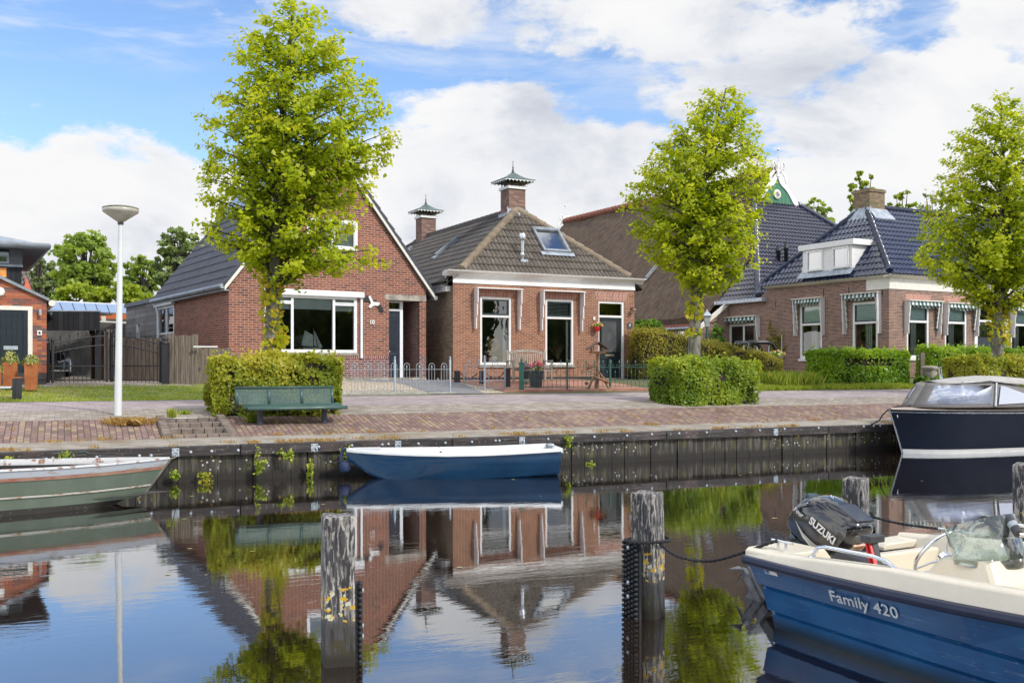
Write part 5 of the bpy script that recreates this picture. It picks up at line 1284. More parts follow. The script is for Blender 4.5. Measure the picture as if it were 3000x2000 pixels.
# tiled roof of a further house
FT = Frame(-17.6, 34.5, 20, 1.4)
ot = thing('tiled_house', 'brown tiled steep roof showing behind the black timber house', 'house', FT.loc(), FT.a)
q = lambda u, v, y: (FT.front(u, v, y)[0], y, FT.front(u, v, y)[1])
tiles('roof', [q(20, 690, 0), q(76, 668, 0), q(56, 590, 2.2), q(20, 590, 2.2)], M['tile8'], ot, .24, .34)
b = MB(); a_ = q(52, 676, -.3); c_ = q(73, 670, -.3); d_ = q(60, 636, .3); b.prism([a_, c_, d_], (0, .3, 0)); b.build('red_gable', mat('red_shingle', (.5, .12, .06), .8), ot)
b = MB(); a_ = q(20, 690, 0); c_ = q(76, 668, 0); b.quad((a_[0], .1, -.1), (c_[0], .1, -.1), (c_[0], .1, c_[2]), (a_[0], .1, a_[2])); b.build('wall', M['brl'], ot)
# carport with solar roof
FC = Frame(*(A(228, 759, 27.6)[:2]), 3.0, 1.40); Pc = Pl(FC)
cp = thing('carport', 'black boarded carport with a blue solar panel roof and orange beam', 'carport', FC.loc(), FC.a)
def CL(u, v, Y):
    q = A(u, v, Y); dx, dy = q.x-FC.o[0], q.y-FC.o[1]; return Vector((dx*FC.c+dy*FC.s, -dx*FC.s+dy*FC.c, q.z-FC.z0))
x0 = Pc.at(108, 715)[0]-.25; zt, zb_ = Pc.at(168, 715)[1], Pc.at(168, 759)[1]
bx(x0, 0, 0, .06, zb_, zt).build('board_fascia', _M['black_boards'], cp)
MB().prism([(-.06, .06, zb_), (0, .06, zb_), (-1.38, 3.2, zb_), (-1.44, 3.2, zb_)], (0, 0, zt-zb_)).build('side_fascia', _M['black_boards'], cp)
bx(x0, .02, -.01, .07, zt, zt+.03).build('top_strip', M['galv'], cp)
MB().lathe([(.05, 0), (.05, .16)], (Pc.at(118.5, 727)[0], -.05, Pc.at(118, 730)[1]), 10).build('wall_light', M['doorgreen'], cp)
c00, c10, c01, c11 = CL(84, 713.5, 35.5), CL(300, 722.5, 41.0), CL(84, 694.5, 40.5), CL(300, 703.2, 46.0)
MB().prism([c00, c10, c11, c01], (0, 0, -.06)).build('roof_deck', M['dark'], cp)
for i in range(8):
    f0, f1 = i/8+.003, (i+1)/8-.006; e = Vector((0, 0, .03))
    MB().prism([c00.lerp(c10, f0)+e, c00.lerp(c10, f1)+e, c01.lerp(c11, f1-.03)+e, c01.lerp(c11, f0-.03)+e], (0, 0, .03)).build('solar_panel', M['solar'], cp)
MB().prism([c01+Vector((0, 0, -.02)), c11+Vector((0, 0, -.02)), c11+Vector((0, 0, .10)), c01+Vector((0, 0, .10))], (0, .1, 0)).build('ridge_trim', M['white'], cp)
p0, p1 = CL(150, 727-4, 37.3), CL(300, 732-4.5, 41.0)
b = MB(); b.bar(p0, p1, .12, .21); b.build('beam', M['orange'], cp)
b = MB(); b.bar(CL(150, 735, 37.4), CL(300, 741, 41.1), .06, .05); b.build('rail', M['cream'], cp)
MB().bar(CL(238, 726, 38.6), CL(238, 739, 38.6), .12, .12).build('bracket', M['cream'], cp)
def wall_q(nm, pts): MB().add(pts, [tuple(range(len(pts)))]).build(nm, M['dark'], cp)
def gl(u, Y, z): q = CL(u, 800, Y); return (q.x, q.y, z)
wall_q('inner_wall', [gl(80, 44, -.1), gl(300, 47, -.1), gl(300, 47, 2.85), gl(80, 44, 2.75)])
wall_q('inner_wall', [gl(100, 28, -.1), gl(100, 44, -.1), gl(100, 44, 2.0), gl(100, 28, 2.0)])
wall_q('inner_roof', [gl(100, 28, zt-.02), gl(226, 28, zt-.02), gl(226, 41, zt+.1), gl(100, 40, zt+.1)])
for (u, Y) in ((222, 36), (285, 40)): q = CL(u, 800, Y); bx(q.x-.07, q.x+.07, q.y-.07, q.y+.07, -.05, 2.1).build('post', M['blackwood'], cp)
q = CL(226, 800, 28); bx(q.x-.06, q.x+.06, q.y-.06, q.y+.06, -.05, zb_+.02).build('post', M['blackwood'], cp)
# ================================================================== vegetation
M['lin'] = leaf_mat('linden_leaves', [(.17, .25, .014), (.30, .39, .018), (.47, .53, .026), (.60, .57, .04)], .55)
M['lin2'] = leaf_mat('linden_shoot_leaves', [(.28, .38, .02), (.50, .50, .03), (.62, .44, .06)], .5)
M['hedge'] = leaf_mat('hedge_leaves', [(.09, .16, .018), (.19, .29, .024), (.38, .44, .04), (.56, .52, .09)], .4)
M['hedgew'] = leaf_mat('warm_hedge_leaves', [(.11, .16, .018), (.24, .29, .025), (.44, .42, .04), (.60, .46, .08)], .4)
M['beech'] = leaf_mat('beech_leaves', [(.07, .14, .012), (.15, .28, .016), (.28, .42, .02), (.48, .52, .04)], .4, .35)
M['yew'] = leaf_mat('yew_needles', [(.09, .10, .012), (.20, .19, .02), (.32, .28, .03), (.40, .31, .05)], .25, .7)
M['far'] = leaf_mat('far_tree_leaves', [(.16, .24, .05), (.28, .38, .07), (.42, .52, .10)], .5)
M['fary'] = leaf_mat('far_yellow_leaves', [(.17, .25, .02), (.30, .38, .03), (.44, .48, .05)], .45)
M['farp'] = leaf_mat('far_pale_leaves', [(.12, .18, .07), (.20, .27, .10), (.30, .36, .13)], .4)
M['shrub'] = leaf_mat('shrub_leaves', [(.06, .14, .02), (.14, .27, .03), (.26, .42, .06)], .4)
M['grass'] = leaf_mat('grass_blades', [(.15, .25, .025), (.30, .40, .04), (.50, .47, .10)], .35, .6)
M['strawb'] = leaf_mat('dry_blades', [(.30, .15, .04), (.44, .27, .08), (.50, .38, .14)], .25, .8)
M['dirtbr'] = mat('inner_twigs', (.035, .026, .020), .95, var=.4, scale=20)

def linden(label, Y, trunk, rows, nb, per, seed, size, base_u, shoots=(), zbase=.9, mats=None, group=None, r0=.135, name='linden_tree', tw=(.16, .42), xdepth=.82, nm='crown'):
    """trunk = [(u, v)] from foot to tip; rows = [(v, u_left, u_right)] outline of the crown at distance Y"""
    rs = np.random.RandomState(seed); X0 = (base_u-CX)/FP*Y; k = Y/FP
    t = thing(name, label, 'tree', (X0, Y, zbase), 0, group)
    zz = lambda v: CAMZ+(HZ-v)*k-zbase
    xx = lambda u: (u-CX)*k-X0
    tp = [(xx(base_u), 0, -.1)]+[(xx(u), 0, zz(v)) for u, v in trunk]
    H = tp[-1][2]; b = MB()
    b.tube(tp, [r0*(1.15-1.05*max(0, p[2])/H)+.006 for p in tp], 10)
    b.build('trunk', M['bark'], t)
    def trunk_at(z):
        for p, q in zip(tp, tp[1:]):
            if p[2] <= z <= q[2]: f = (z-p[2])/(q[2]-p[2]+1e-9); return p[0]+(q[0]-p[0])*f
        return tp[-1][0]
    R_ = sorted([(zz(v), xx(a), xx(c)) for v, a, c in rows])
    zs = np.array([r[0] for r in R_]); ls = np.array([r[1] for r in R_]); rsd = np.array([r[2] for r in R_])
    zlo, zhi = zs[0], zs[-1]; C = []; Nn = []; tone = []; bb = MB()
    area = np.maximum(.15, rsd-ls); cum = np.cumsum(np.concatenate([[0], (area[1:]+area[:-1])/2*np.diff(zs)])); cum /= cum[-1]
    for i in range(nb):
        ze_ = float(np.interp((i+rs.uniform())/nb, cum, zs)); th = i*2.399+rs.uniform(-.3, .3)
        L_, Rr = np.interp(ze_, zs, ls), np.interp(ze_, zs, rsd); tx = trunk_at(ze_)
        c_, s_ = math.cos(th), math.sin(th)
        rad = (Rr-tx) if c_ > 0 else (tx-L_); dep = (Rr-L_)/2*xdepth
        f = rs.uniform(.80, .98) if i % 3 else rs.uniform(.35, .75)
        ex, ey = c_*rad*f, s_*dep*f; ln = math.hypot(ex, ey)
        z0 = max(zlo-.25, ze_-ln*rs.uniform(.35, .75)); z0 = max(z0, .4)
        if i % 9 == 0: z0 = min(ze_, z0+.1)
        p0 = np.array([trunk_at(z0), 0, z0]); p3 = np.array([tx+ex, ey, ze_])
        p1 = p0+(p3-p0)*.33+np.array([0, 0, ln*.10]); p2 = p0+(p3-p0)*.68+np.array([rs.normal(0, .05), rs.normal(0, .05), ln*.10])
        br = max(.010, .042*(1-.6*z0/H)*min(1, ln))
        bb.tube([tuple(p0), tuple(p1), tuple(p2), tuple(p3)], [br, br*.7, br*.45, br*.2], 5, cap=False)
        nt = max(3, int(3+ln*5.0))
        for j in range(nt):
            g_ = rs.uniform(.22, 1.0) if j else 1.0
            q = p0+(p1-p0)*g_/.33 if g_ < .33 else (p1+(p2-p1)*(g_-.33)/.35 if g_ < .68 else p2+(p3-p2)*(g_-.68)/.32)
            d = (p3-p0)/(np.linalg.norm(p3-p0)+1e-6)*.7+rs.normal(0, .75, 3); d[2] = d[2]*.7+.05; d /= np.linalg.norm(d)
            tl = rs.uniform(*tw); e_ = q+d*tl
            lz = np.interp(e_[2], zs, ls)-.05; rz = np.interp(e_[2], zs, rsd)+.05
            if not (lz < e_[0] < rz) or e_[2] > zhi+.1: e_ = q+d*tl*.35
            if g_ > .3: bb.tube([tuple(q), tuple(e_)], [.006, .003], 3, cap=False)
            m_ = per; u_ = rs.uniform(0, 1.05, m_)[:, None]
            pts = q+(e_-q)*u_+rs.normal(0, 1, (m_, 3))*np.array([.072, .072, .052])*(size/.085)**.5
            pts[:, 2] -= .03
            C.append(pts); out = pts-np.array([tx, 0, pts[:, 2].mean()-.8]); out /= np.linalg.norm(out, axis=1)[:, None]
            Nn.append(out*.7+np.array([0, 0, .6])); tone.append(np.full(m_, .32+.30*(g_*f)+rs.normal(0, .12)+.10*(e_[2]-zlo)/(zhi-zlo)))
    bb.build('branches', M['branch'], t)
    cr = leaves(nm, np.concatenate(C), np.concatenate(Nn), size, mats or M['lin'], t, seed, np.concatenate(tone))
    if shoots:
        stb = MB()
        for (u0, v0, u1, v1, m_) in shoots:
            C = []; Nn = []
            x0, x1, z0, z1 = xx(u0), xx(u1), zz(v1), zz(v0); cx = (x0+x1)/2
            pts = np.stack([rs.uniform(x0, x1, m_), rs.normal(-.05, .13, m_), rs.uniform(z0, z1, m_)], 1)
            f = np.abs(pts[:, 0]-cx)/(abs(x1-x0)/2+1e-6); C.append(pts[f < 1.1]); nn = pts-np.array([trunk_at((z0+z1)/2), .3, 0]); nn[:, 2] = .3; Nn.append(nn[f < 1.1])
            for j in range(4):
                a_ = rs.uniform(-1, 1); stb.tube([(trunk_at(z0), 0, z0+j*.05), (cx+a_*.12, -.1, (z0+z1)/2), (cx+a_*.22, -.14, z1)], .006, 4, cap=False)
            leaves('trunk_shoots', C[0], Nn[0], size*1.25, M['lin2'], t, seed+3)
        stb.build('shoot_stems', M['branch'], t)
    return t
linden('tallest fresh green linden growing out of the hedge behind the green bench', 19.7,
       [(624, 760), (628, 680), (632, 600), (639, 480), (645, 330), (655, 200), (667, 90), (674, 6)],
       [(0, 660, 722), (10, 640, 748), (42, 625, 748), (68, 588, 795), (90, 560, 800), (123, 533, 830), (160, 540, 838), (183, 537, 880), (212, 512, 896), (272, 474, 915), (348, 450, 918), (372, 470, 900), (395, 469, 866), (450, 474, 850), (489, 486, 812), (531, 470, 815), (560, 462, 850), (575, 520, 892), (600, 560, 886), (622, 588, 835), (636, 600, 700)],
       170, 19, 11, .096, 622, shoots=[(600, 640, 650, 745, 210), (610, 750, 660, 785, 90), (602, 655, 640, 700, 50), (612, 775, 650, 812, 90)], group='street lindens in the hedges by the quay', r0=.15, zbase=.92)
linden('middle linden with a bare grey lower trunk in front of the thatched barn', 24.0,
       [(1595, 780), (1598, 700), (1602, 600), (1608, 480), (1622, 380), (1645, 290), (1668, 203)],
       [(197, 1664, 1680), (225, 1600, 1712), (265, 1556, 1724), (300, 1546, 1736), (330, 1500, 1760), (350, 1466, 1762), (410, 1443, 1762), (440, 1432, 1778), (475, 1428, 1764), (540, 1457, 1752), (577, 1471, 1756), (620, 1540, 1738), (650, 1560, 1706), (668, 1590, 1660)],
       145, 17, 23, .100, 1594, shoots=[(1576, 682, 1612, 735, 150), (1574, 755, 1605, 772, 50)], group='street lindens in the hedges by the quay', r0=.15, zbase=.95)
linden('right hand linden rising from the hedge by the white boat cover', 28.0,
       [(2291, 780), (2293, 700), (2297, 600), (2300, 480), (2303, 350), (2298, 228)],
       [(220, 2284, 2312), (235, 2262, 2352), (280, 2200, 2380), (345, 2170, 2420), (400, 2150, 2430), (470, 2136, 2440), (530, 2090, 2440), (590, 2080, 2440), (630, 2110, 2430), (655, 2160, 2420), (690, 2225, 2370), (704, 2260, 2330)],
       165, 17, 37, .104, 2292, shoots=[(2268, 700, 2318, 770, 200), (2280, 765, 2316, 790, 110)], group='street lindens in the hedges by the quay', r0=.16, zbase=1.0)

def st_at(u, t): k = (u-CX)/FP; Y = (t+16.33)/(.911-.412*k); return to_st(k*Y, Y)[0]
def box_hedge(label, s0, s1, t0, dep, ztop, n, size, m, seed, gaps=(), name='clipped_hedge', zb=None, rough=.05, shape=None, cat='hedge', group=None):
    rs = np.random.RandomState(seed); X, Y = st(s0, t0); z0 = (g(t0) if zb is None else zb); L = s1-s0; H = ztop-z0
    t = thing(name, label, cat, (X, Y, z0), QA, group)
    c = [] ; nn = []
    aF, aT, aE, aB = L*H, L*dep, dep*H, L*H*.4; tot = aF+aT+2*aE+aB
    def wob(a, b_): return rough/.05*(.07*np.sin(a*3.1+b_*1.7+seed)+.06*np.sin(a*6.3-b_*4.1+seed)+.035*np.sin(b_*9+a*4.2))
    for (ar, f) in ((aF*1.25, 'f'), (aT, 't'), (aE, 'l'), (aE, 'r'), (aB, 'b')):
        m_ = int(n*ar/tot); a = rs.uniform(0, 1, m_); b_ = rs.uniform(0, 1, m_); d = -np.abs(rs.normal(0, .055, m_))+rs.uniform(0, .03, m_)
        if f in 'fb':
            x = a*L; z = b_*H; top = np.ones(m_) if shape is None else shape(a); z = z*top; edge = np.minimum(np.minimum(x, L-x), H*top-z); rd = np.clip(1-edge/.22, 0, 1)**2*.12; w_ = wob(x, z)+d-rd
            # sparser low down
            sgn = 1 if f == 'f' else -1
            p = np.stack([x, (0 if f == 'f' else dep)-sgn*w_, z], 1); q = np.tile([0, -sgn, .25], (m_, 1))
        elif f == 't':
            x = a*L; y = b_*dep; top = np.ones(m_) if shape is None else shape(a); edge = np.minimum(np.minimum(x, L-x), np.minimum(y, dep-y)); rd = np.clip(1-edge/.22, 0, 1)**2*.12
            p = np.stack([x, y, H*top+wob(x, y)*.8+d-rd], 1); q = np.tile([0, -.2, 1.0], (m_, 1))
        else:
            y = a*dep; z = b_*H*(1 if shape is None else shape(np.array([0.0 if f == 'l' else 1.0]))[0]); sg = -1 if f == 'l' else 1; rd = np.clip(1-np.minimum(np.minimum(y, dep-y), H-z)/.22, 0, 1)**2*.12
            p = np.stack([(0 if f == 'l' else L)+sg*(wob(y, z)+d-rd), y, z], 1); q = np.tile([sg, -.1, .25], (m_, 1))
        c.append(p); nn.append(q)
    # loose shoots on top
    m_ = int(L*16); x = rs.uniform(0, L, m_); top = np.ones(m_) if shape is None else shape(x/L)
    sp = np.repeat(np.stack([x, rs.uniform(0, dep, m_), H*top], 1), 6, 0)+rs.normal(0, .035, (m_*6, 3)); sp[:, 2] += np.tile(np.linspace(0, .10, 6), m_); c.append(sp); nn.append(np.tile([0, -.3, .8], (m_*6, 1)))
    C = np.concatenate(c); Nn = np.concatenate(nn)
    for (g0, g1, h0, h1, pr) in gaps:
        inside = (C[:, 0] > L*g0) & (C[:, 0] < L*g1) & (C[:, 2] > H*h0) & (C[:, 2] < H*h1) & (C[:, 1] < dep*.5) & (rs.uniform(0, 1, len(C)) < pr)
        C, Nn = C[~inside], Nn[~inside]
    hol = np.sin(C[:, 0]*5.3+seed)+np.sin(C[:, 2]*6.1-C[:, 0]*3.7)+np.sin(C[:, 0]*12.1+C[:, 2]*9)*.6
    cut = (hol < -1.25-(.05-rough)*20) & (rs.uniform(0, 1, len(C)) < .62); C, Nn = C[~cut], Nn[~cut]
    low = (C[:, 2] < .10*H) & (rs.uniform(0, 1, len(C)) < .55); C, Nn = C[~low], Nn[~low]
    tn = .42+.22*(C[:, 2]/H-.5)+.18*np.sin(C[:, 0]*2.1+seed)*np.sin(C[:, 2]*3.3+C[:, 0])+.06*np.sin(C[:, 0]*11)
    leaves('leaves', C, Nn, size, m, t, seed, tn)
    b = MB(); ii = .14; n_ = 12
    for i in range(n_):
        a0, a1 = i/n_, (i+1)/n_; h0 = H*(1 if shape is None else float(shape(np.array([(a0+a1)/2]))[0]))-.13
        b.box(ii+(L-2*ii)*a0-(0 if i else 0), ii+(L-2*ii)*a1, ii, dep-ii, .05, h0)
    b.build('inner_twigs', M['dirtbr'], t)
    return t
box_hedge('broad clipped hedge with yellowish leaves directly behind the green bench', st_at(474, 3.4), st_at(791, 2.45), 2.45, 1.05, 1.99, 13500, .070, M['hedgew'], 3, gaps=[(.72, .80, .35, .7, .6)])
box_hedge('block of clipped green hedge around the middle linden, in front of the barn', st_at(1489, 3.9), st_at(1750, 2.75), 2.75, 1.25, 1.95, 13500, .072, M['hedge'], 5)
box_hedge('clipped beech hedge with a bare brown hollow in front of the dormer house', st_at(1850, 9.0), st_at(2094, 8.1), 8.1, 1.0, 2.32, 15000, .085, M['beech'], 7, rough=.02, gaps=[(.22, .80, .55, .78, .93), (.1, .3, .0, .35, .5)])
box_hedge('low green hedge further back, between the beech hedge and the right linden', st_at(2138, 10.2), st_at(2360, 10.2), 10.2, .8, 2.50, 7500, .085, M['beech'], 9, zb=1.33, rough=.02)
box_hedge('long hedge with reddish tips around the right linden behind the dark motor boat', st_at(2164, 4.0), st_at(2470, 2.75), 2.75, 1.3, 2.06, 13500, .080, M['hedgew'], 13)
# yew hedge falling towards the right
shp = lambda a: np.interp(a, [0, .10, .3, .5, .72, .9, 1.0], [1.0, .97, .86, .75, .62, .50, .42])
sy0, sy1 = st_at(1462, 11.2), st_at(1858, 9.2)
yh = box_hedge('long golden brown yew hedge sloping down to the right behind the middle linden', sy0, sy1, 10.2, 1.1, 3.05, 15000, .060, M['yew'], 17, zb=1.36, shape=shp)
yh.rotation_euler = (0, 0, QA-R(6)); yh.location = (*st(sy0, 10.9), 1.36)

def blob_tree(label, Y, u0, u1, v0, v1, n, size, m, seed, name='broadleaf_tree', zb=1.4, trunk=True, cat='tree', flat=1.0, open_=.5, group=None):
    """crown filling the photo box at distance Y"""
    rs = np.random.RandomState(seed); k = Y/FP; cx = ((u0+u1)/2-CX)*k; rx = (u1-u0)/2*k; zt = CAMZ+(HZ-v0)*k; z1 = CAMZ+(HZ-v1)*k
    t = thing(name, label, cat, (cx, Y, zb), 0, group); H = zt-zb; hc = (z1-zb+H)/2; rz = (H-(z1-zb))/2
    C = []; Nn = []; tone = []; nbz = max(20, int(60*open_+14)); bb = MB()
    for i in range(nbz*2):
        th = rs.uniform(0, 6.283); ph = rs.uniform(-.9, 1.0); rr_ = rs.uniform(.55, .95)
        e_ = np.array([math.cos(th)*math.sqrt(1-min(.98, ph*ph))*rx*rr_, math.sin(th)*math.sqrt(1-min(.98, ph*ph))*rx*.8*rr_, hc+ph*rz*rr_*(1.0 if ph < 0 else .97)])
        r_ = rx*rs.uniform(.10, .24)*flat; m_ = int(n*(.7 if trunk else 1))//(nbz*2)
        d = rs.normal(0, 1, (m_, 3)); d /= np.linalg.norm(d, axis=1)[:, None]; d *= (rs.uniform(0, 1, m_)**.45)[:, None]
        p = e_+d*np.array([r_, r_, r_*.62]); p = p[np.abs(p[:, 0]) < rx*1.04]; C.append(p); Nn.append((p-e_)/r_+np.array([0, 0, .5])); tone.append(np.full(len(p), .5+rs.normal(0, .2)))
        if trunk and i % 2: bb.tube([(0, 0, max(.3, hc-rz*.7)), tuple(e_*np.array([.5, .5, .82])), tuple(e_)], [.09*H/8, .045*H/8, .015], 4, cap=False)
    if trunk:
        MB().tube([(0, 0, -.1), (0, 0, H*.4), (rx*.05, 0, H*.85)], [.2*H/8, .14*H/8, .03], 7).build('trunk', M['branch'], t); bb.build('branches', M['branch'], t)
    C = np.concatenate(C); C[:, 2] = np.maximum(C[:, 2], .02)
    leaves('crown' if trunk else 'leaves', C, np.concatenate(Nn), size, m, t, seed, np.concatenate(tone)); return t
blob_tree('large dark green tree just left of the white street lamp', 62, 118, 272, 520, 700, 6500, .26, M['far'], 31, open_=1.0)
blob_tree('tree with pale new leaves behind the left roof slope of the brick house', 58, 352, 482, 500, 720, 7000, .24, M['farp'], 32, open_=.9)
blob_tree('darker tree between the street lamp and the brick house', 64, 280, 372, 572, 720, 4500, .24, M['far'], 33, open_=.8)
blob_tree('pale feathery tree behind the carport at the left', 75, 62, 150, 590, 710, 4000, .26, M['farp'], 34, open_=.7)
blob_tree('yellow green bush behind the carport left of the lamp post', 50, 112, 262, 645, 730, 5000, .17, M['fary'], 35, name='bush', cat='bush', trunk=False)
blob_tree('bright yellow green bush behind the carport right of the lamp post', 49, 225, 348, 648, 730, 5000, .17, M['fary'], 36, name='bush', cat='bush', trunk=False)
blob_tree('slim birch like tree beside the black timber house', 55, 68, 106, 560, 720, 1500, .16, M['farp'], 37, open_=.5)
blob_tree('tree top showing between the barn gable and the mossy chimney', 85, 1822, 1918, 448, 640, 4500, .30, M['far'], 41, open_=.9)
blob_tree('tree top directly behind the mossy chimney', 72, 1938, 2032, 378, 620, 3600, .26, M['fary'], 42, open_=.6)
blob_tree('small loose tree top right of the mossy chimney', 70, 2030, 2112, 425, 640, 2400, .24, M['fary'], 43, open_=.4)
blob_tree('thin twiggy tree top left of the right linden', 80, 2095, 2200, 425, 640, 2200, .24, M['farp'], 44, open_=.5)
blob_tree('round light green bush behind the yew hedge beside the barn', 40, 1452, 1532, 722, 800, 4200, .10, M['shrub'], 45, name='bush', cat='bush', trunk=False)
blob_tree('dark leafy shrub against the barn next to the lantern', 43, 1626, 1668, 738, 840, 3200, .10, M['shrub'], 46, name='bush', cat='bush', trunk=False)
blob_tree('low ground ivy at the foot of the old stump by the house corner', 33, 2098, 2165, 862, 886, 1500, .09, M['shrub'], 47, name='ivy', cat='ground plant', zb=1.2, trunk=False)
# climber on the wall of number 6
rs = np.random.RandomState(8); t = thing('wall_climber', 'thin climbing plant growing up the brick wall behind the hanging planter', 'climber', F6.world(-.02, F6.side(1786, 830)[0], .1), F6.a+R(90))
C = []; bb = MB()
for (x0, z0, x1, z1) in ((0, 0, .1, 1.9), (.05, .6, .45, 2.35), (0, .3, -.45, 1.2), (.1, 1.0, -.35, 1.75), (.1, .8, .55, 1.5)):
    bb.tube([(x0, .03, z0), (x1, .05, z1)], .012, 4); m_ = 110; f = rs.uniform(0, 1, m_)[:, None]; C.append(np.array([x0, .06, z0])+(np.array([x1, .08, z1])-np.array([x0, .06, z0]))*f+rs.normal(0, .075, (m_, 3)))
bb.build('stems', M['branch'], t); C = np.concatenate(C); leaves('leaves', C, np.tile([0, 1, .3], (len(C), 1)), .085, M['yew'], t, 4)
# trees on the bank at the photographer's back: seen only as reflections
M['bank'] = leaf_mat('bank_tree_leaves', [(.08, .11, .03), (.14, .19, .045), (.22, .28, .06)], .3)
for i in range(14):
    x, y = st(-24+i*9.5, -27-2*(i % 2)); hh = 9+1.5*(i % 3)
    t = thing('bank_tree', 'broad leafy tree number %s from the left in the row on the near bank' % 'one two three four five six seven eight nine ten eleven twelve thirteen fourteen'.split()[i], 'tree', (x, y, .55))
    rs = np.random.RandomState(60+i); d = rs.normal(0, 1, (2400, 3)); d /= np.linalg.norm(d, axis=1)[:, None]
    C = d*np.array([5.4, 4.2, hh*.50])*(rs.uniform(.55, 1, 2400)**.5)[:, None]+np.array([0, 0, hh*.5]); C += np.sin(C*2.1)*.35
    C[:, 2] = np.maximum(C[:, 2], .1)
    leaves('crown', C, d, .55, M['bank'], t, 60+i); MB().lathe([(.1, hh*.06), (3.2, hh*.2), (4.0, hh*.5), (2.9, hh*.78), (.1, hh*.92)], (0, 0, 0), 12).build('sky_block_core', M['bank'], t); MB().tube([(0, 0, -.1), (0, 0, hh*.7)], [.25, .1], 8).build('trunk', M['branch'], t)  # solid core added to keep bright sky out of the window reflections

def blades(name, label, pts, per, h, m, seed, spread=.05, cat='grass', wd=.006, kind='stuff', lean=.5, parent=None):
    rs = np.random.RandomState(seed); P_ = np.repeat(np.array(pts, float), per, 0); n = len(P_)
    P_[:, :2] += rs.normal(0, spread, (n, 2)); hh = h*rs.uniform(.4, 1.2, n); a = rs.uniform(0, 6.283, n); l_ = rs.normal(0, lean, n)*hh
    c_, s_ = np.cos(a), np.sin(a); tip = P_+np.stack([c_*l_, s_*l_, hh], 1); mid = P_+np.stack([c_*l_*.35, s_*l_*.35, hh*.6], 1)
    sd_ = np.stack([-s_, c_, np.zeros(n)], 1)*wd
    V = np.stack([P_-sd_, P_+sd_, mid+sd_*.7, tip, mid-sd_*.7], 1).reshape(-1, 3)
    me = bpy.data.meshes.new(name); F = (np.arange(n)[:, None]*5+np.array([0, 1, 2, 3, 4])).tolist(); me.from_pydata(V.tolist(), [], F)
    uv = np.repeat(np.stack([rs.uniform(0, 1, n), rs.uniform(0, 1, n)], 1), 5, 0).astype(np.float32)
    me.uv_layers.new(name='UVMap').data.foreach_set('uv', uv.ravel()); me.materials.append(m)
    o = link(bpy.data.objects.new(name, me), parent)
    if parent is None: tag(o, label, cat, None, kind)
    return o
R2 = random.Random(12)
def gp(s, t): X, Y = st(s, t); return (X, Y, g(t))
pts = []
for i in range(330):
    s = R2.uniform(-12, 24); c_ = math.sin(s*1.3)+math.sin(s*2.9+1)+.6*math.sin(s*7)
    if c_ > .3 or R2.random() < .15: pts.append(gp(s, R2.choice((.03, .08, .15, .22))+R2.uniform(-.03, .08)))
for i in range(90):
    s = R2.uniform(-12, 24)
    if math.sin(s*1.7+.4)+math.sin(s*4.1) > .2: pts.append(gp(s, 1.02+R2.uniform(-.08, .10)))
blades('dry_grass', 'tufts of straw coloured dry grass along the quay edge and the foot of the brick slope', pts, 26, .055, M['strawb'], 3, .07)
pts = [gp(R2.uniform(-12, 24), 1.0+R2.uniform(-.1, 1.3)) for i in range(150)]
blades('slope_weeds', 'small weeds sprouting between the bricks of the slope', pts, 9, .045, M['strawb'], 5, .025)
p_ = G(300, 975); blades('dry_grass_clump', 'large rusty orange clump of dead grass on the slope beside the steps', [(p_.x+R2.gauss(0, .16), p_.y+R2.gauss(0, .07), p_.z) for i in range(24)], 26, .13, M['strawb'], 6, .05, lean=.9)
p_ = G(388, 962); blades('grass_clump', 'bright green tuft of grass on the brick steps', [(p_.x+R2.gauss(0, .04), p_.y+R2.gauss(0, .03), p_.z+.03) for i in range(5)], 40, .16, M['grass'], 7, .03, kind=None, lean=.35)
p_ = G(432, 951); blades('grass_clump', 'short green tuft of grass at the top of the steps', [(p_.x+R2.gauss(0, .07), p_.y, p_.z) for i in range(4)], 30, .09, M['grass'], 8, .04, kind=None)
p_ = G(575, 968); blades('grass_clump', 'feathery green weed at the left leg of the green bench', [(p_.x+R2.gauss(0, .09), p_.y+R2.gauss(0, .04), p_.z) for i in range(7)], 40, .17, M['grass'], 9, .04, kind=None, lean=.5)
sl0, sl1 = -20, to_st(*G(480, 905)[:2])[0]
pts = [gp(R2.uniform(sl0, sl1), 6.2+R2.random()**1.3*3.9) for i in range(5200)]
blades('lawn_grass', 'short green and yellowish lawn grass on the left verge', pts, 5, .045, M['grass'], 10, .05, wd=.007)
pts = []
for i in range(1500):
    s = R2.uniform(st_at(1740, 7), st_at(2110, 7)); pts.append(gp(s, 6.85+abs(R2.gauss(0, .45))))
blades('verge_grass', 'green grass strip below the hedges right of the road', pts, 7, .13, M['grass'], 11, .06, wd=.008)
pts = [gp(st_at(R2.uniform(1765, 1860), 7.8), 7.2+R2.uniform(0, 1.0)) for i in range(150)]
blades('tall_grass', 'tall wispy grass in front of the low end of the yew hedge', pts, 14, .45, M['grass'], 14, .07, wd=.008, lean=.25)
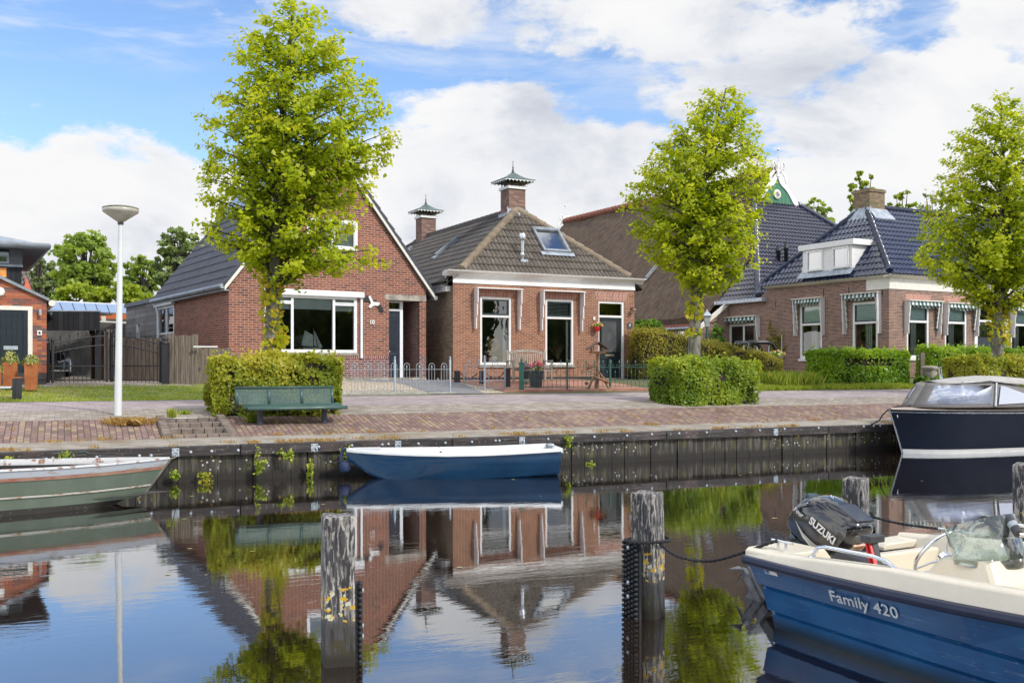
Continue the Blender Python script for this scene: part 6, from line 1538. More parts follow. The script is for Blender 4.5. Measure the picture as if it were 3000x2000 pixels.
# weeds rooted in the quay planks
for i, (u, v0, v1, w_, lab) in enumerate([(150, 1036, 1058, 26, 'leafy weed on the quay beam above the green boat'), (590, 1022, 1095, 34, 'tall leafy weed hanging on the piles below the bench'),
        (665, 1018, 1060, 46, 'broad leafy weed on the quay beam right of the bench'), (790, 1018, 1060, 28, 'leafy weed beside the bow of the blue rowing boat'),
        (1306, 992, 1030, 22, 'leafy weed on the quay beam right of the blue rowing boat'), (400, 1078, 1100, 24, 'small leafy weed low on the piles near the green boat'),
        (712, 1052, 1098, 14, 'thin reed like weed on the piles left of the rowing boat'), (1352, 1060, 1076, 10, 'tiny weed on the piles right of the rowing boat'), (22, 1050, 1064, 14, 'tiny weed on the beam at the left edge'), (470, 1085, 1110, 30, 'rusty leaved weed at the water line left of the rowing boat')]):
    k = (u-CX)/FP; Y = (16.33-.17)/(.911-.412*k); X = k*Y; zb_, zt_ = CAMZ+(HZ-v1)*Y/FP, CAMZ+(HZ-v0)*Y/FP; hh = zt_-zb_; ww = w_*Y/FP/2
    t = thing('quay_weed', lab, 'weed', (X, Y, zb_), QA, 'weeds growing on the quay wall'); rs = np.random.RandomState(100+i); C = []; bb = MB()
    for j in range(5):
        a_ = rs.uniform(-1, 1); e_ = (a_*ww, -rs.uniform(.02, .12), hh*rs.uniform(.5, 1)); bb.tube([(0, .03, 0), (e_[0]*.5, e_[1], e_[2]*.6), e_], .004, 4, cap=False)
        m_ = 16; f = rs.uniform(.2, 1, m_)[:, None]; C.append(np.array([0, .0, 0])+np.array(e_)*f+rs.normal(0, .022, (m_, 3)))
    bb.build('stems', M['grass'], t); C = np.concatenate(C); leaves('leaves', C, np.tile([0, -1, .6], (len(C), 1)), .05, M['hedgew'] if i == 9 else M['hedge'], t, i)
# ================================================================== street things
p_ = G(270.5, 953); t = thing('street_lamp', 'tall white tapered street lamp with a cone shaped lantern', 'street lamp', p_, 0)
hh = (953-514)/FP*p_.y; ln = .05
MB().tube([(0, 0, -.1), (ln*.5, 0, hh*.5), (ln, 0, hh)], [.068, .054, .038], 20).build('pole', mat('lamp_white', (.66, .69, .69), .35, var=.04, scale=2), t)
b = MB(); R0 = (318-239)/2/FP*p_.y
b.lathe([(.045, 0), (.055, .03), (.045, .05)], (ln, 0, hh-.02), 20); b.build('neck', mat('lamp_neck', (.12, .11, .10), .5), t)
MB().lathe([(.05, .03), (R0*.97, .205), (R0, .225), (R0, .265), (R0*.96, .27)], (ln, 0, hh), 36).build('lantern', mat('aged_lamp_glass', (.50, .49, .43), .35, col2=(.42, .40, .33), scale=5, var=.08), t)
MB().lathe([(R0*1.005, .268), (R0*1.0, .285), (R0*.7, .31), (.001, .325)], (ln, 0, hh), 36).build('lantern_lid', mat('mossy_lid', (.20, .19, .13), .8, col2=(.10, .09, .07), scale=14, th=(.4, .6)), t)
# perforated bench
_, n, pp_, o = new_mat('perforated_green_steel')
uv = n.sep(n.new('ShaderNodeUVMap').outputs[0]); kx = math.pi/.016
hole = n.math('GREATER_THAN', n.math('MULTIPLY', n.math('SINE', n.math('MULTIPLY', n.math('ADD', uv[0], uv[1]), kx*.7)), n.math('SINE', n.math('MULTIPLY', n.math('SUBTRACT', uv[0], uv[1]), kx*.7))), .42)
n.put(pp_.inputs['Base Color'], n.mix(n.smooth(n.noise(n.new('ShaderNodeTexCoord').outputs['Object'], 3, 4), .45, .7), (.055, .105, .092), (.085, .145, .13))); pp_.inputs['Roughness'].default_value = .4
tr = n.new('ShaderNodeBsdfTransparent'); ms = n.new('ShaderNodeMixShader'); n.put(ms.inputs[0], hole); n.l.new(pp_.outputs[0], ms.inputs[1]); n.l.new(tr.outputs[0], ms.inputs[2]); n.l.new(ms.outputs[0], o.inputs[0])
bg_ = mat('bench_green', (.05, .10, .088), .35, var=.1)
sb0, sb1 = st_at(568, 1.62), st_at(797, 1.62); Lb = sb1-sb0
t = thing('park_bench', 'dark green perforated metal bench in front of the left hedge', 'bench', (*st(sb0, 1.62), .70), QA)
zs_ = .36; 
b = MB()
prof = [(-.045, zs_-.035), (-.05, zs_-.0), (-.02, zs_+.025), (.05, zs_+.02), (.20, zs_-.01), (.34, zs_-.03), (.40, zs_+.0), (.43, zs_+.06)]
b.grid([[(x, y, z) for y, z in prof] for x in (0, Lb*.33, Lb*.66, Lb)]); b.build('seat', bg_, t, solid=.012)
bk = [(.43, zs_+.06), (.46, zs_+.20), (.485, zs_+.36)]
x0b, x1b = -.14, Lb-.13
q = [x0b, x0b+.07, x0b+.65, x0b+.75, x0b+1.23, x0b+1.33, x1b-.07, x1b]
wq = (x1b-x0b); q = [x0b, x0b+.06, x0b+wq*.335-.03, x0b+wq*.335+.03, x0b+wq*.665-.03, x0b+wq*.665+.03, x1b-.06, x1b]
b = MB()
for i in (0, 2, 4, 6): b.grid([[(q[i], y, z) for y, z in bk], [(q[i+1], y, z) for y, z in bk]])
b.grid([[(x0b, bk[2][0]-.004, zs_+.335), (x0b, bk[2][0], zs_+.365)], [(x1b, bk[2][0]-.004, zs_+.335), (x1b, bk[2][0], zs_+.365)]])
b.tube([(x0b, .487, zs_+.365), (x1b, .487, zs_+.365)], .012, 8); b.build('backrest_frame', bg_, t, solid=.008)
for i in (1, 3, 5):
    MB().grid([[(q[i], bk[0][0], bk[0][1]), (q[i], bk[1][0], bk[1][1]), (q[i], bk[2][0]-.002, zs_+.335)], [(q[i+1], bk[0][0], bk[0][1]), (q[i+1], bk[1][0], bk[1][1]), (q[i+1], bk[2][0]-.002, zs_+.335)]]).build('backrest_panel', _M['perforated_green_steel'], t)
for u in (597, 745):
    x = st_at(u, 1.85)-sb0
    b = MB(); b.tube([(x, .23, -.08), (x, .23, zs_-.03)], .055, 16); b.box(x-.03, x+.03, .0, .42, zs_-.05, zs_-.02); b.build('leg', mat('dark_blue_leg', (.045, .055, .08), .45, var=.1), t)

# grey hoop fence of the gravel garden
def w2(u, v, Y): return A(u, v, Y)
def spear(b, x, y, z, s_=1.0): b.lathe([(.004, 0), (.012*s_, .01), (.004, .02), (.022*s_, .035*s_), (.016*s_, .05*s_), (.001, .10*s_)], (x, y, z), 6)
fm_ = mat('pale_grey_fence_paint', (.30, .34, .38), .45, var=.1)
def fence_frame(u0, u1, t0): s0, s1 = st_at(u0, t0), st_at(u1, t0); return s0, s1, st(s0, t0)
s0, s1, XY = fence_frame(800, 1034, 7.35); Lf = s1-s0
t = thing('garden_fence', 'pale grey hooped metal fence in front of the gravel bed', 'fence', (*XY, g(7.35)), QA)
hf = .78
def hoops(t, x0, x1, n, hr, z0=.06, hoop=.30, m_=None):
    m_ = m_ or fm_
    b = MB(); b.bar((x0, 0, z0), (x1, 0, z0), .018, .012); b.bar((x0, 0, z0+.22), (x1, 0, z0+.22), .018, .012); b.bar((x0, 0, hr), (x1, 0, hr), .018, .012); b.build('rail', m_, t)
    per = (x1-x0)/n; b = MB()
    for i in range(n):
        c_ = x0+(i+.5)*per; r = per*.23
        b.tube([(c_-r, 0, z0-.04)]+[(c_-r*math.cos(a), 0, hr+.07+r*1.1*math.sin(a)) for a in [k*math.pi/8 for k in range(9)]]+[(c_+r, 0, z0-.04)], .008, 6)
        b.tube([(c_, 0, z0-.04), (c_, 0, hr+.02)], .006, 5); spear(b, c_, 0, hr+.01, 1.1)
        e_ = c_+per/2
        if i < n-1: b.tube([(e_, 0, z0-.04), (e_, 0, z0+.22)], .006, 5); spear(b, e_, 0, z0+.21, 1.1)
    b.build('hooped_bars', m_, t)
hoops(t, 0, Lf, 8, hf-.20)
for u in (907, 1034):
    x = st_at(u, 7.35)-s0; MB().tube([(x, 0, -.05), (x, 0, hf+.05), (x, 0, hf+.06)], [.026, .026, .02], 10).lathe([(.028, 0), (.014, .02), (.024, .045), (.001, .085)], (x, 0, hf+.05), 10).build('post', mat('blue_grey_post', (.36, .43, .50), .45, var=.1), t)
def gate_leaf(label, name, pts, z0, hgt, nb, arcs, m_, group=None):
    (xa, ya), (xb, yb_) = pts; a = math.atan2(yb_-ya, xb-xa); L = math.hypot(xb-xa, yb_-ya)
    t = thing(name, label, 'gate', (xa, ya, z0), a, group); b = MB()
    b.bar((0, 0, .05), (0, 0, hgt), .03); b.bar((L, 0, .05), (L, 0, hgt), .03); b.bar((0, 0, .06), (L, 0, .06), .02); b.bar((0, 0, .26), (L, 0, .26), .02); b.bar((0, 0, hgt), (L, 0, hgt), .02); b.build('frame', m_, t)
    b = MB()
    for i in range(1, nb): b.tube([(L*i/nb, 0, .06), (L*i/nb, 0, hgt)], .007, 5)
    for c_ in arcs: b.tube([(L*c_-.09, 0, hgt)]+[(L*c_-.09*math.cos(k*math.pi/6), 0, hgt+.10+.09*math.sin(k*math.pi/6)) for k in range(7)]+[(L*c_+.09, 0, hgt)], .007, 5); spear(b, L*c_, 0, hgt+.05, 1.1)
    b.build('bars', m_, t); return t
pa, pb, pc = A(1074, 886, 27.6), A(1113, 897, 26.0), A(1160, 887, 26.6)
gate_leaf('open pale grey garden gate leaf standing left of its blue grey post', 'garden_gate', ((pb.x, pb.y), (pa.x-.1, pa.y)), 1.17, .66, 6, (.3, .75), fm_, 'open garden gate leaves')
gate_leaf('pale grey gate leaf standing right of the blue grey post, under the wreath window', 'garden_gate', ((pb.x, pb.y), (pc.x, pc.y)), 1.17, .66, 5, (.5,), fm_, 'open garden gate leaves')
tt = MB().tube([(0, 0, -.05), (0, 0, .86)], .028, 10).lathe([(.03, 0), (.014, .02), (.026, .045), (.001, .085)], (0, 0, .86), 10).build('gate_post', _M['blue_grey_post'], None, (pb.x, pb.y, 1.16)); tag(tt, 'blue grey round post with pointed knob carrying the open garden gate', 'post')
# chain between two dark posts by the wall of number 8
ct = thing('chain_fence', 'two short black timber posts with a rusty chain below the wreath window', 'chain fence', (*A(1050, 875, 28.6)[:2], 1.33), R(20))
for (u, Y) in ((1050, 28.4), (1108, 27.9), (1165, 27.2)):
    q_ = A(u, 880, Y); d_ = Matrix.Rotation(-R(20), 3, 'Z') @ Vector((q_.x-ct.location.x, q_.y-ct.location.y, 0)); b = MB(); b.box(d_.x-.08, d_.x+.08, d_.y-.06, d_.y+.06, -.15, .36 if u < 1160 else .44); b.build('post', M['blackwood'], ct, bevel=.02)
def L8c(u, v, Y): q_ = A(u, v, Y); d_ = Matrix.Rotation(-R(20), 3, 'Z') @ Vector((q_.x-ct.location.x, q_.y-ct.location.y, q_.z-ct.location.z)); return d_
for (ua, va, ub, vb) in ((1056, 855, 1098, 855), (1118, 857, 1160, 852)):
    p0, p1 = L8c(ua, va, 28.2), L8c(ub, vb, 27.6); b = MB(); n_ = 16
    for i in range(n_):
        f = i/n_; f2 = (i+.75)/n_; sag = lambda f: -.16*4*f*(1-f)
        b.tube([p0.lerp(p1, f)+Vector((0, 0, sag(f))), p0.lerp(p1, f2)+Vector((0, 0, sag(f2)))], .020 if i % 2 else .013, 6)
    b.build('chain', mat('rusty_chain', (.16, .08, .06), .8, var=.3), ct)
# green ornamental fence
gm = M['fgreen']; s0, s1, XY = fence_frame(1198, 1496, 7.45); Lf = s1-s0
t = thing('garden_fence', 'dark green ornamental iron fence with scrolls and spear tips before the red terrace', 'fence', (*XY, g(7.45)), QA)
hr = .62; pu = [1303, 1401]
b = MB()
for z in (.10, .27, hr): b.bar((0, 0, z), (Lf, 0, z), .016, .014)
b.build('rail', gm, t)
b = MB(); n_ = 31
for i in range(1, n_):
    x = Lf*i/n_
    if i % 2: b.tube([(x, 0, .06), (x, 0, hr+.10)], .006, 5); spear(b, x, 0, hr+.09, 1.3)
    else: b.tube([(x, 0, .06), (x, 0, .46)], .006, 5); spear(b, x, 0, .44, 1.1)
b.build('spear_bars', gm, t)
b = MB()
for i in range(0, n_-1, 2):
    for sg, f0 in ((1, i+1), (-1, i+1)):
        c_ = Lf*f0/n_+sg*Lf/n_*.45
        b.tube([(c_+.035*math.cos(a)*(1-a*.06), 0, hr+.045+.038*math.sin(a)*(1-a*.06)) for a in [k*math.pi/5 for k in range(9)]], .006, 4, cap=False)
b.build('scrolls', gm, t)
MB().box(-.05, .05, -.05, .05, -.05, .72).box(-.06, .06, -.06, .06, .72, .75).lathe([(.045, 0), (.02, .03), (.04, .06), (.001, .12)], (0, 0, .75), 8).build('corner_post', mat('green_post_paint', (.04, .16, .12), .4, var=.1), t, bevel=.006)
for u in pu:
    x = st_at(u, 7.45)-s0; MB().tube([(x, 0, -.05), (x, 0, .74)], .028, 10).lathe([(.035, 0), (.034, .02), (.015, .035), (.034, .07), (.001, .12)], (x, 0, .73), 10).lathe([(.04, .0), (.04, .02)], (x, 0, hr-.01), 10).build('post', gm, t)
# teak bench, pots, feeder
q_ = A(1216, 875, 28.9); t = thing('garden_bench', 'weathered grey teak bench with slatted back between the two front windows', 'bench', (q_.x, q_.y, 1.37), F8.a-R(5))
wb_ = .60; tk = M['teak']
for x in (-wb_, wb_):
    MB().bar((x, -.24, 0), (x, -.24, .60), .05).build('leg', tk, t); MB().bar((x, .22, 0), (x, .26, .92), .05).build('leg', tk, t); MB().bar((x, -.28, .60), (x, .26, .60), .06, .03).build('armrest', tk, t)
b = MB()
for i in range(5): b.bar((-wb_, -.24+i*.105, .40-.006*i), (wb_, -.24+i*.105, .40-.006*i), .085, .022)
b.build('seat', tk, t)
b = MB(); b.bar((-wb_, .22, .46), (wb_, .22, .46), .03, .06)
top_ = [(-wb_+2*wb_*i/12, .26, .84+.10*math.sin(math.pi*i/12)**.8) for i in range(13)]
b.grid([[(p[0], p[1]-.015, p[2]-.07), (p[0], p[1]-.015, p[2])] for p in top_]); b.grid([[(p[0], p[1]+.015, p[2]), (p[0], p[1]+.015, p[2]-.07)] for p in top_]); b.grid([[(p[0], p[1]-.015, p[2]), (p[0], p[1]+.015, p[2])] for p in top_])
for i in range(18):
    x = -wb_+.04+(2*wb_-.08)*i/17; b.bar((x, .225, .46), (x, .255, .83), .030, .014)
b.build('backrest', tk, t); MB().bar((-wb_, -.23, .34), (wb_, -.23, .34), .02, .06).build('apron', tk, t)
def flowers(parent, c, r, n, cols, seed, leafm, s=.05, hz=.6, green=120):
    rs = np.random.RandomState(seed); d = rs.normal(0, 1, (green, 3)); d /= np.linalg.norm(d, axis=1)[:, None]; d[:, 2] = np.abs(d[:, 2])
    leaves('foliage', np.array(c)+d*np.array([r, r, r*hz])*rs.uniform(.3, 1, (green, 1)), d, s*1.1, leafm, parent, seed)
    d = rs.normal(0, 1, (n, 3)); d /= np.linalg.norm(d, axis=1)[:, None]; d[:, 2] = np.abs(d[:, 2])*.9+.1
    for j, cc in enumerate(cols):
        dd = d[j::len(cols)]; C = np.array(c)+dd*np.array([r*1.05, r*1.05, r*hz*1.25])
        leaves('blossoms', C, dd, s, leaf_mat('petal_%s' % ('%02d%02d%02d' % tuple(int(k*99) for k in cc)), [cc, tuple(min(1, k*1.15) for k in cc)], .25, .6), parent, seed+j)
q_ = A(1231, 888, 27.3); t = thing('flower_pot', 'tall ribbed dark pot with pink and white flowers in front of the teak bench', 'flower pot', (q_.x, q_.y, 1.22), 0)
pr = []
for i in range(12): z = i*.038; r_ = .155+.055*i/11; pr += [(r_, z), (r_+.006, z+.012), (r_, z+.03)]
MB().lathe(pr+[(.225, .455), (.225, .48), (.19, .48), (.18, .40), (.001, .40)], (0, 0, 0), 24).build('pot', mat('dark_slate_pot', (.05, .065, .075), .5, var=.15), t)
flowers(t, (.03, 0, .50), .19, 130, [(.75, .03, .12), (.85, .10, .22), (.90, .62, .62)], 3, M['shrub'], .05, 1.0, 160)
q_ = A(1207, 885, 28.3); t = thing('flower_pot', 'small dark pot with purple flowers behind the pink ones', 'flower pot', (q_.x, q_.y, 1.45), 0)
MB().lathe([(.08, 0), (.12, .22), (.13, .24), (.10, .24), (.09, .18), (.001, .18)], (0, 0, 0), 16).build('pot', _M['dark_slate_pot'], t)
flowers(t, (0, 0, .28), .17, 90, [(.22, .02, .30), (.40, .03, .36), (.62, .05, .35)], 5, M['shrub'], .045, .8)
MB().lathe([(.10, -.13), (.10, 0)], (0, 0, 0), 12).build('pot_foot', M['teak'], t)
rw = mat('reddish_log_wood', (.26, .12, .055), .7, col2=(.36, .19, .10), stretch=(1, 1, .4), scale=9, var=.2)
q_ = A(1372, 892, 27.3); t = thing('bird_feeder', 'rustic log bird table with small roof on a three legged stand by the door', 'bird feeder', (q_.x, q_.y, 1.18), R(10))
kk = 27.3/FP
MB().tube([(0, 0, .02), (.01, 0, 1.02)], .042, 8).build('pole', rw, t)
for (x, y) in ((-.30, -.12), (.34, -.06), (.04, .32)): MB().tube([(x, y, .0), (x*.15, y*.15, .46)], [.035, .030], 7).build('leg', rw, t)
MB().tube([(-.10, -.1, .34), (.30, -.12, .20)], .035, 7).build('brace', rw, t); MB().tube([(.02, .05, .52), (.28, .05, .24)], .02, 6).build('brace', rw, t)
bx(-.19, .19, -.17, .17, .98, 1.01).build('tray', rw, t)
for x in (-.15, .15):
    for y in (-.13, .13): MB().bar((x, y, 1.0), (x*.92, y, 1.17), .03).build('upright', rw, t)
b = MB()
for sg in (-1, 1): b.prism([(0, -.22, 1.30), (sg*.27, -.22, 1.12), (sg*.27, .22, 1.12), (0, .22, 1.30)], (0, 0, -.022))
b.build('roof', mat('brown_shingle_roof', (.14, .09, .075), .85, var=.25), t)
b = MB(); b.bar((-.19, -.17, 1.03), (.19, -.17, 1.03), .03); b.bar((-.19, .17, 1.03), (.19, .17, 1.03), .03); b.bar((-.19, -.17, 1.03), (-.19, .17, 1.03), .03); b.bar((.19, -.17, 1.03), (.19, .17, 1.03), .03); b.build('tray_rim', rw, t)
b = MB(); b.lathe([(.001, -.05), (.05, -.03), (.06, 0), (.05, .03), (.001, .05)], (-.33, -.1, .17), 8); b.build('log_ball', rw, t)
MB().tube([(-.02, -.02, .66), (-.30, -.05, .58)], [.03, .05], 6).build('side_perch', rw, t)
# things in and on the windows of number 8
x, z = F8.front(1134, 791.5, .17); rr_ = .16
t = thing('wreath', 'large round straw coloured wreath hanging in the left window', 'wreath', F8.world(x, .20, z), F8.a)
rs = np.random.RandomState(2); pts = [(rr_*.86*math.cos(a), .0, rr_*math.sin(a)) for a in [k*2*math.pi/28 for k in range(29)]]
b = MB(); b.tube(pts, [.075+.008*math.sin(k*2.6) for k in range(29)], 10, squash=1, cap=False); b.build('ring', mat('woven_straw', (.46, .31, .13), .85, col2=(.36, .22, .08), scale=12, var=.25, fine=25, bmp=.5), t)
x, z = F8.front(1283, 836, .2); t = thing('twig_vase', 'bundle of pale curly twigs standing in the right window', 'vase', F8.world(x, .24, z), F8.a)
MB().lathe([(.05, 0), (.07, .08), (.04, .16), (.05, .18)], (0, 0, 0), 12).build('vase', M['dark'], t); b = MB()
for (a_, h_) in ((-.30, .42), (-.16, .55), (-.08, .60), (.02, .45), (.12, .58), (.20, .50), (-.22, .35)):
    b.tube([(0, 0, .12), (a_*.3, 0, .12+h_*.4), (a_*.9, .01, .12+h_*.8), (a_, 0, .15+h_)], [.010, .009, .009, .006], 5)
b.build('twigs', mat('dry_twig', (.34, .22, .14), .8, var=.2), t)
x, z = F8.front(1133, 822, .2); tg = thing('window_ornament', 'small white rounded ornament on the sill below the wreath', 'ornament', F8.world(x, .24, z-.06), F8.a)
MB().lathe([(.12, 0), (.15, .04), (.14, .09), (.06, .13), (.001, .14)], (0, 0, 0), 14).build('body', M['cream'], tg); MB().lathe([(.06, 0), (.08, .04), (.001, .10)], (-.16, 0, 0), 10).build('knob', M['corten'], tg)
x, z = F8.front(1369.5, 759, -.08); t = thing('hanging_pot', 'bright red wall pot with orange and white flowers beside the glazed door', 'flower pot', F8.world(x, -.14, z-.02), F8.a)
MB().lathe([(.06, 0), (.085, .05), (.10, .13), (.105, .14), (.08, .14), (.08, .12), (.001, .12)], (0, 0, 0), 16).build('pot', M['red'], t)
flowers(t, (.02, 0, .15), .17, 60, [(.80, .30, .03), (.85, .55, .05), (.80, .80, .70)], 9, M['shrub'], .045, .7, 70); MB().tube([(0, .05, .14), (-.02, .13, .50)], .006, 5).build('hanger', M['red'], t)
bx(-.08, -.01, .1, .13, .36, .47).build('white_tag', M['white'], t)
# curved black swing seat frame, hanging planter, lantern
q_ = A(1736, 815, 38.5); t = thing('swing_seat', 'black padded swing seat frame with curved arm in front of the sliding doors', 'swing seat', (q_.x, q_.y, 1.4), R(15)); k = 38.5/FP
f = lambda u, v, y=0: ((u-1736)*k, y, (HZ-v)*k+.40)
for y in (-.55, .55): MB().tube([f(1700, 812, y), f(1703, 787, y), f(1745, 786.5, y), f(1760, 790, y), f(1771, 808, y), f(1774, 835, y)], [.06, .09, .085, .08, .075, .05], 8).build('arched_frame', mat('black_vinyl', (.012, .013, .016), .35, var=.1), t)
MB().tube([f(1702, 789, -.55), f(1702, 789, .55)], .05, 8).build('crossbar', _M['black_vinyl'], t)
for u in (1700, 1752): MB().tube([f(u, 788, -.55), f(u-6, 850, -.55)], .02, 6).build('stay', M['galv'], t)
q_ = A(1786, 824, 36.5); t = thing('hanging_planter', 'brown bowl planter with mixed flowers on a thin pole by the brick wall', 'planter', (q_.x, q_.y, 1.4), 0); zp = q_.z-1.4
MB().lathe([(.10, -.10), (.22, -.02), (.26, .10), (.24, .11), (.001, .08)], (0, 0, zp), 16).build('bowl', mat('dark_brown_bowl', (.07, .05, .05), .6), t)
flowers(t, (0, 0, zp+.10), .30, 60, [(.75, .45, .12), (.65, .65, .45)], 19, M['shrub'], .07, .6, 170); MB().tube([(.18, .1, 0), (.18, .1, zp+.9)], .012, 6).build('pole', M['galv'], t)
q_ = A(1624, 800, 40.5); t = thing('garden_lantern', 'old style glass lantern on a green post in front of the leafy shrub', 'lantern', (q_.x, q_.y, 1.4), 0); k = 40.5/FP; zl = (HZ-750)*k+.40
MB().tube([(0, 0, 0), (0, 0, zl)], [.06, .045], 8).build('post', gm, t)
b = MB(); b.lathe([(.10, 0), (.19, .42), (.19, .43)], (0, 0, zl), 4, smooth=False, rot=.78); b.build('glass_body', mat('lantern_glass', (.42, .45, .44), .15), t)
b = MB(); b.lathe([(.24, .42), (.25, .44), (.10, .58), (.05, .62), (.05, .66), (.001, .70)], (0, 0, zl), 4, smooth=False, rot=.78); b.build('lantern_roof', M['galv'], t)
# corten planters, bollard, gate, wooden fences on the left
def planter(label, u0, u1, vt, vb, Y, seed, tall):
    k = Y/FP; q_ = A((u0+u1)/2, vb, Y); w_ = (u1-u0)*k*.86/2; h = (vb-vt)*k
    t = thing('steel_planter', label, 'planter', (q_.x, q_.y, q_.z), R(24), 'rusty steel planters by the plank door')
    b = MB(); b.lathe([(w_*.88*1.414, 0), (w_*1.414, h-.01), (w_*1.414, h), (w_*1.3, h), (w_*1.2, h-.1), (.001, h-.1)], (0, 0, 0), 4, smooth=False, rot=math.pi/4); b.build('box', M['corten'], t)
    rs = np.random.RandomState(seed); n_ = 500; d = rs.normal(0, 1, (n_, 3)); d /= np.linalg.norm(d, axis=1)[:, None]; d[:, 2] = np.abs(d[:, 2])
    leaves('foliage', np.array([0, 0, h-.05])+d*np.array([w_*1.5, w_*1.4, tall])*rs.uniform(.35, 1, (n_, 1)), d, .055, leaf_mat('variegated_leaves', [(.10, .16, .03), (.25, .28, .05), (.55, .50, .20), (.22, .30, .08)], .3), t, seed)
    return t
planter('rusty steel planter with a yellowish shrub, left of its twin before the plank door', 6, 41, 832, 893, 22.6, 1, .34)
planter('rusty steel planter with a loose green shrub and dried stems by the brick pier', 55, 88, 833, 895, 22.4, 2, .26)
planter('low rusty steel planter cut by the left edge of the view, with broad green leaves', -30, 4, 850, 893, 22.0, 3, .30)
p_ = G(39, 917); t = thing('bollard', 'dark square wooden bollard with rusty cap and a steel rail', 'bollard', p_, R(20)); k = p_.y/FP; h = (917-868)*k
bx(-.085, .085, -.085, .085, -.1, h).build('post', M['blackwood'], t, bevel=.01); bx(-.09, .09, -.09, .09, h, h+.02).build('cap', M['corten'], t)
MB().tube([(-.05, 0, h*.55), (-2.6, -.9, h*.55)], .03, 10).build('rail', M['galv'], t)
Yg = 25.2; k = Yg/FP
gx = lambda u: (u-CX)*k
def big_gate(label, xh, xe_, top_h, top_e, yend):
    """leaf from hinge x to centre x with sloping top rails"""
    L = math.hypot(xe_-xh, yend); a = math.atan2(yend, xe_-xh)
    t = thing('driveway_gate', label, 'gate', (xh, Yg, 1.40), a, 'leaves of the black driveway gate'); m_ = M['black']
    tz = lambda f: top_h+(top_e-top_h)*math.sin(f*math.pi/2)
    b = MB()
    for off in (0, -.24): b.tube([(L*f, 0, tz(f)+off) for f in [i/6 for i in range(7)]], .016, 6)
    b.bar((0, 0, .42), (L, 0, .42), .03); b.bar((0, 0, .05), (L, 0, .05), .03); b.build('rails', m_, t)
    for x, zt, nm in ((0.03, top_h+.04, 'hinge_stile'), (L-.03, top_e+.06, 'centre_stile')):
        MB().box(x-.03, x+.03, -.03, .03, 0, zt).lathe([(.03, 0), (.045, .02), (.04, .06), (.001, .13)], (x, 0, zt), 8).build(nm, m_, t)
    b = MB(); n_ = 13
    for i in range(1, n_):
        f = i/n_; z = tz(f)+(.10 if i % 2 == 0 else -.12)
        b.tube([(L*f, 0, 0.0), (L*f, 0, z)], .009, 5); b.lathe([(.009, 0), (.02, .02), (.014, .05), (.001, .11)], (L*f, 0, z-.01), 6)
    b.build('spear_bars', m_, t); return t
big_gate('left leaf of the black spear topped driveway gate, nearest the brick gable', gx(118), gx(243)*1.03, .98, 1.20, .9)
big_gate('right leaf of the black spear topped driveway gate, nearest the wooden fence', gx(371), gx(249)*1.03, .96, 1.20, .9)
for u, lab in ((108, 'black square gate post with knob against the brick gable'), (380, 'black square gate post with knob beside the pale fence')):
    t = thing('gate_post', lab, 'post', (gx(u), Yg, 1.33), 0); w_ = .05 if u < 200 else .075
    bx(-w_, w_, -w_, w_, -.05, 1.05).build('shaft', M['black'], t); MB().lathe([(w_*1.2, 0), (w_*1.2, .03), (w_*.6, .05), (w_*1.0, .10), (w_*.9, .15), (.001, .22)], (0, 0, 1.05), 12).build('knob', M['black'], t)
def pale_fence(label, u0, u1, Y0, Y1, vt, seed, zb=1.34, cat='fence'):
    a0, a1 = A(u0, vt, Y0), A(u1, vt, Y1); L = math.hypot(a1.x-a0.x, a1.y-a0.y); a = math.atan2(a1.y-a0.y, a1.x-a0.x); h0 = a0.z-zb; h1 = a1.z-zb
    t = thing('wooden_fence', label, cat, (a0.x, a0.y, zb), a); rs = random.Random(seed); b = MB(); x = 0
    while x < L:
        w_ = rs.uniform(.07, .12); d = rs.choice((0, .018)); hh = h0+(h1-h0)*x/L+rs.uniform(-.015, .015); b.box(x, min(x+w_-.006, L), d, d+.018, 0, hh); x += w_
    b.build('pales', M['fencewood'], t); b = MB()
    for z in (.25, h0*.75): b.box(0, L, .04, .08, z, z+.07)
    b.build('back_rails', M['fencewood'], t)
    for x in (.03, L-.06): MB().box(x-.05, x+.05, .05, .14, 0, h0+.03).build('post', M['fencewood'], t)
    return t
pale_fence('brown weathered pale fence right of the black gate post', 386, 452, 25.3, 25.3, 770, 1)
pale_fence('long brown pale fence behind the right gate leaf and the street lamp', 250, 372, 28.5, 27.3, 777, 2, 1.42)
pale_fence('grey pale fence end seen behind the left gate leaf', 208, 240, 31.0, 29.5, 762, 3, 1.42)
pale_fence('low pale fence between the tall fence and the left hedge', 455, 530, 25.6, 25.9, 800, 4)
tt = MB().box(-.30, .30, -.02, .02, -.02, .02).build('gate_latch', M['white'], None, A(472, 796, 25.2)); tag(tt, 'white metal bar on top of the low pale fence', 'latch')
# parked car deep in the carport
q_ = A(128, 864, 36.0); t = thing('parked_car', 'grey car nose with slim headlights parked in the dark carport', 'car', (A(102, 864, 36.0).x, 36.0, 1.42), R(25)); cg = mat('grey_car_paint', (.14, .145, .16), .25, metal=.6, var=.05, coat=1)
hw = .88; b = MB()
sec = [(0, .30, .28), (0.02, .50, .55), (.10, .62, .70), (.35, .66, .82), (1.0, .70, .92), (1.35, .72, .98)]
rows = []
for (y, _, zt) in sec:
    rows.append([(-hw*(.86 if y < .05 else .96 if y < .2 else 1), y, .20)]+[(-hw*(.84 if y < .05 else .95 if y < .2 else 1), y, zt*.75)]+[(-hw*.7, y, zt), (0, y, zt+.03), (hw*.7, y, zt)]+[(hw*(.84 if y < .05 else .95 if y < .2 else 1), y, zt*.75), (hw*(.86 if y < .05 else .96 if y < .2 else 1), y, .20)])
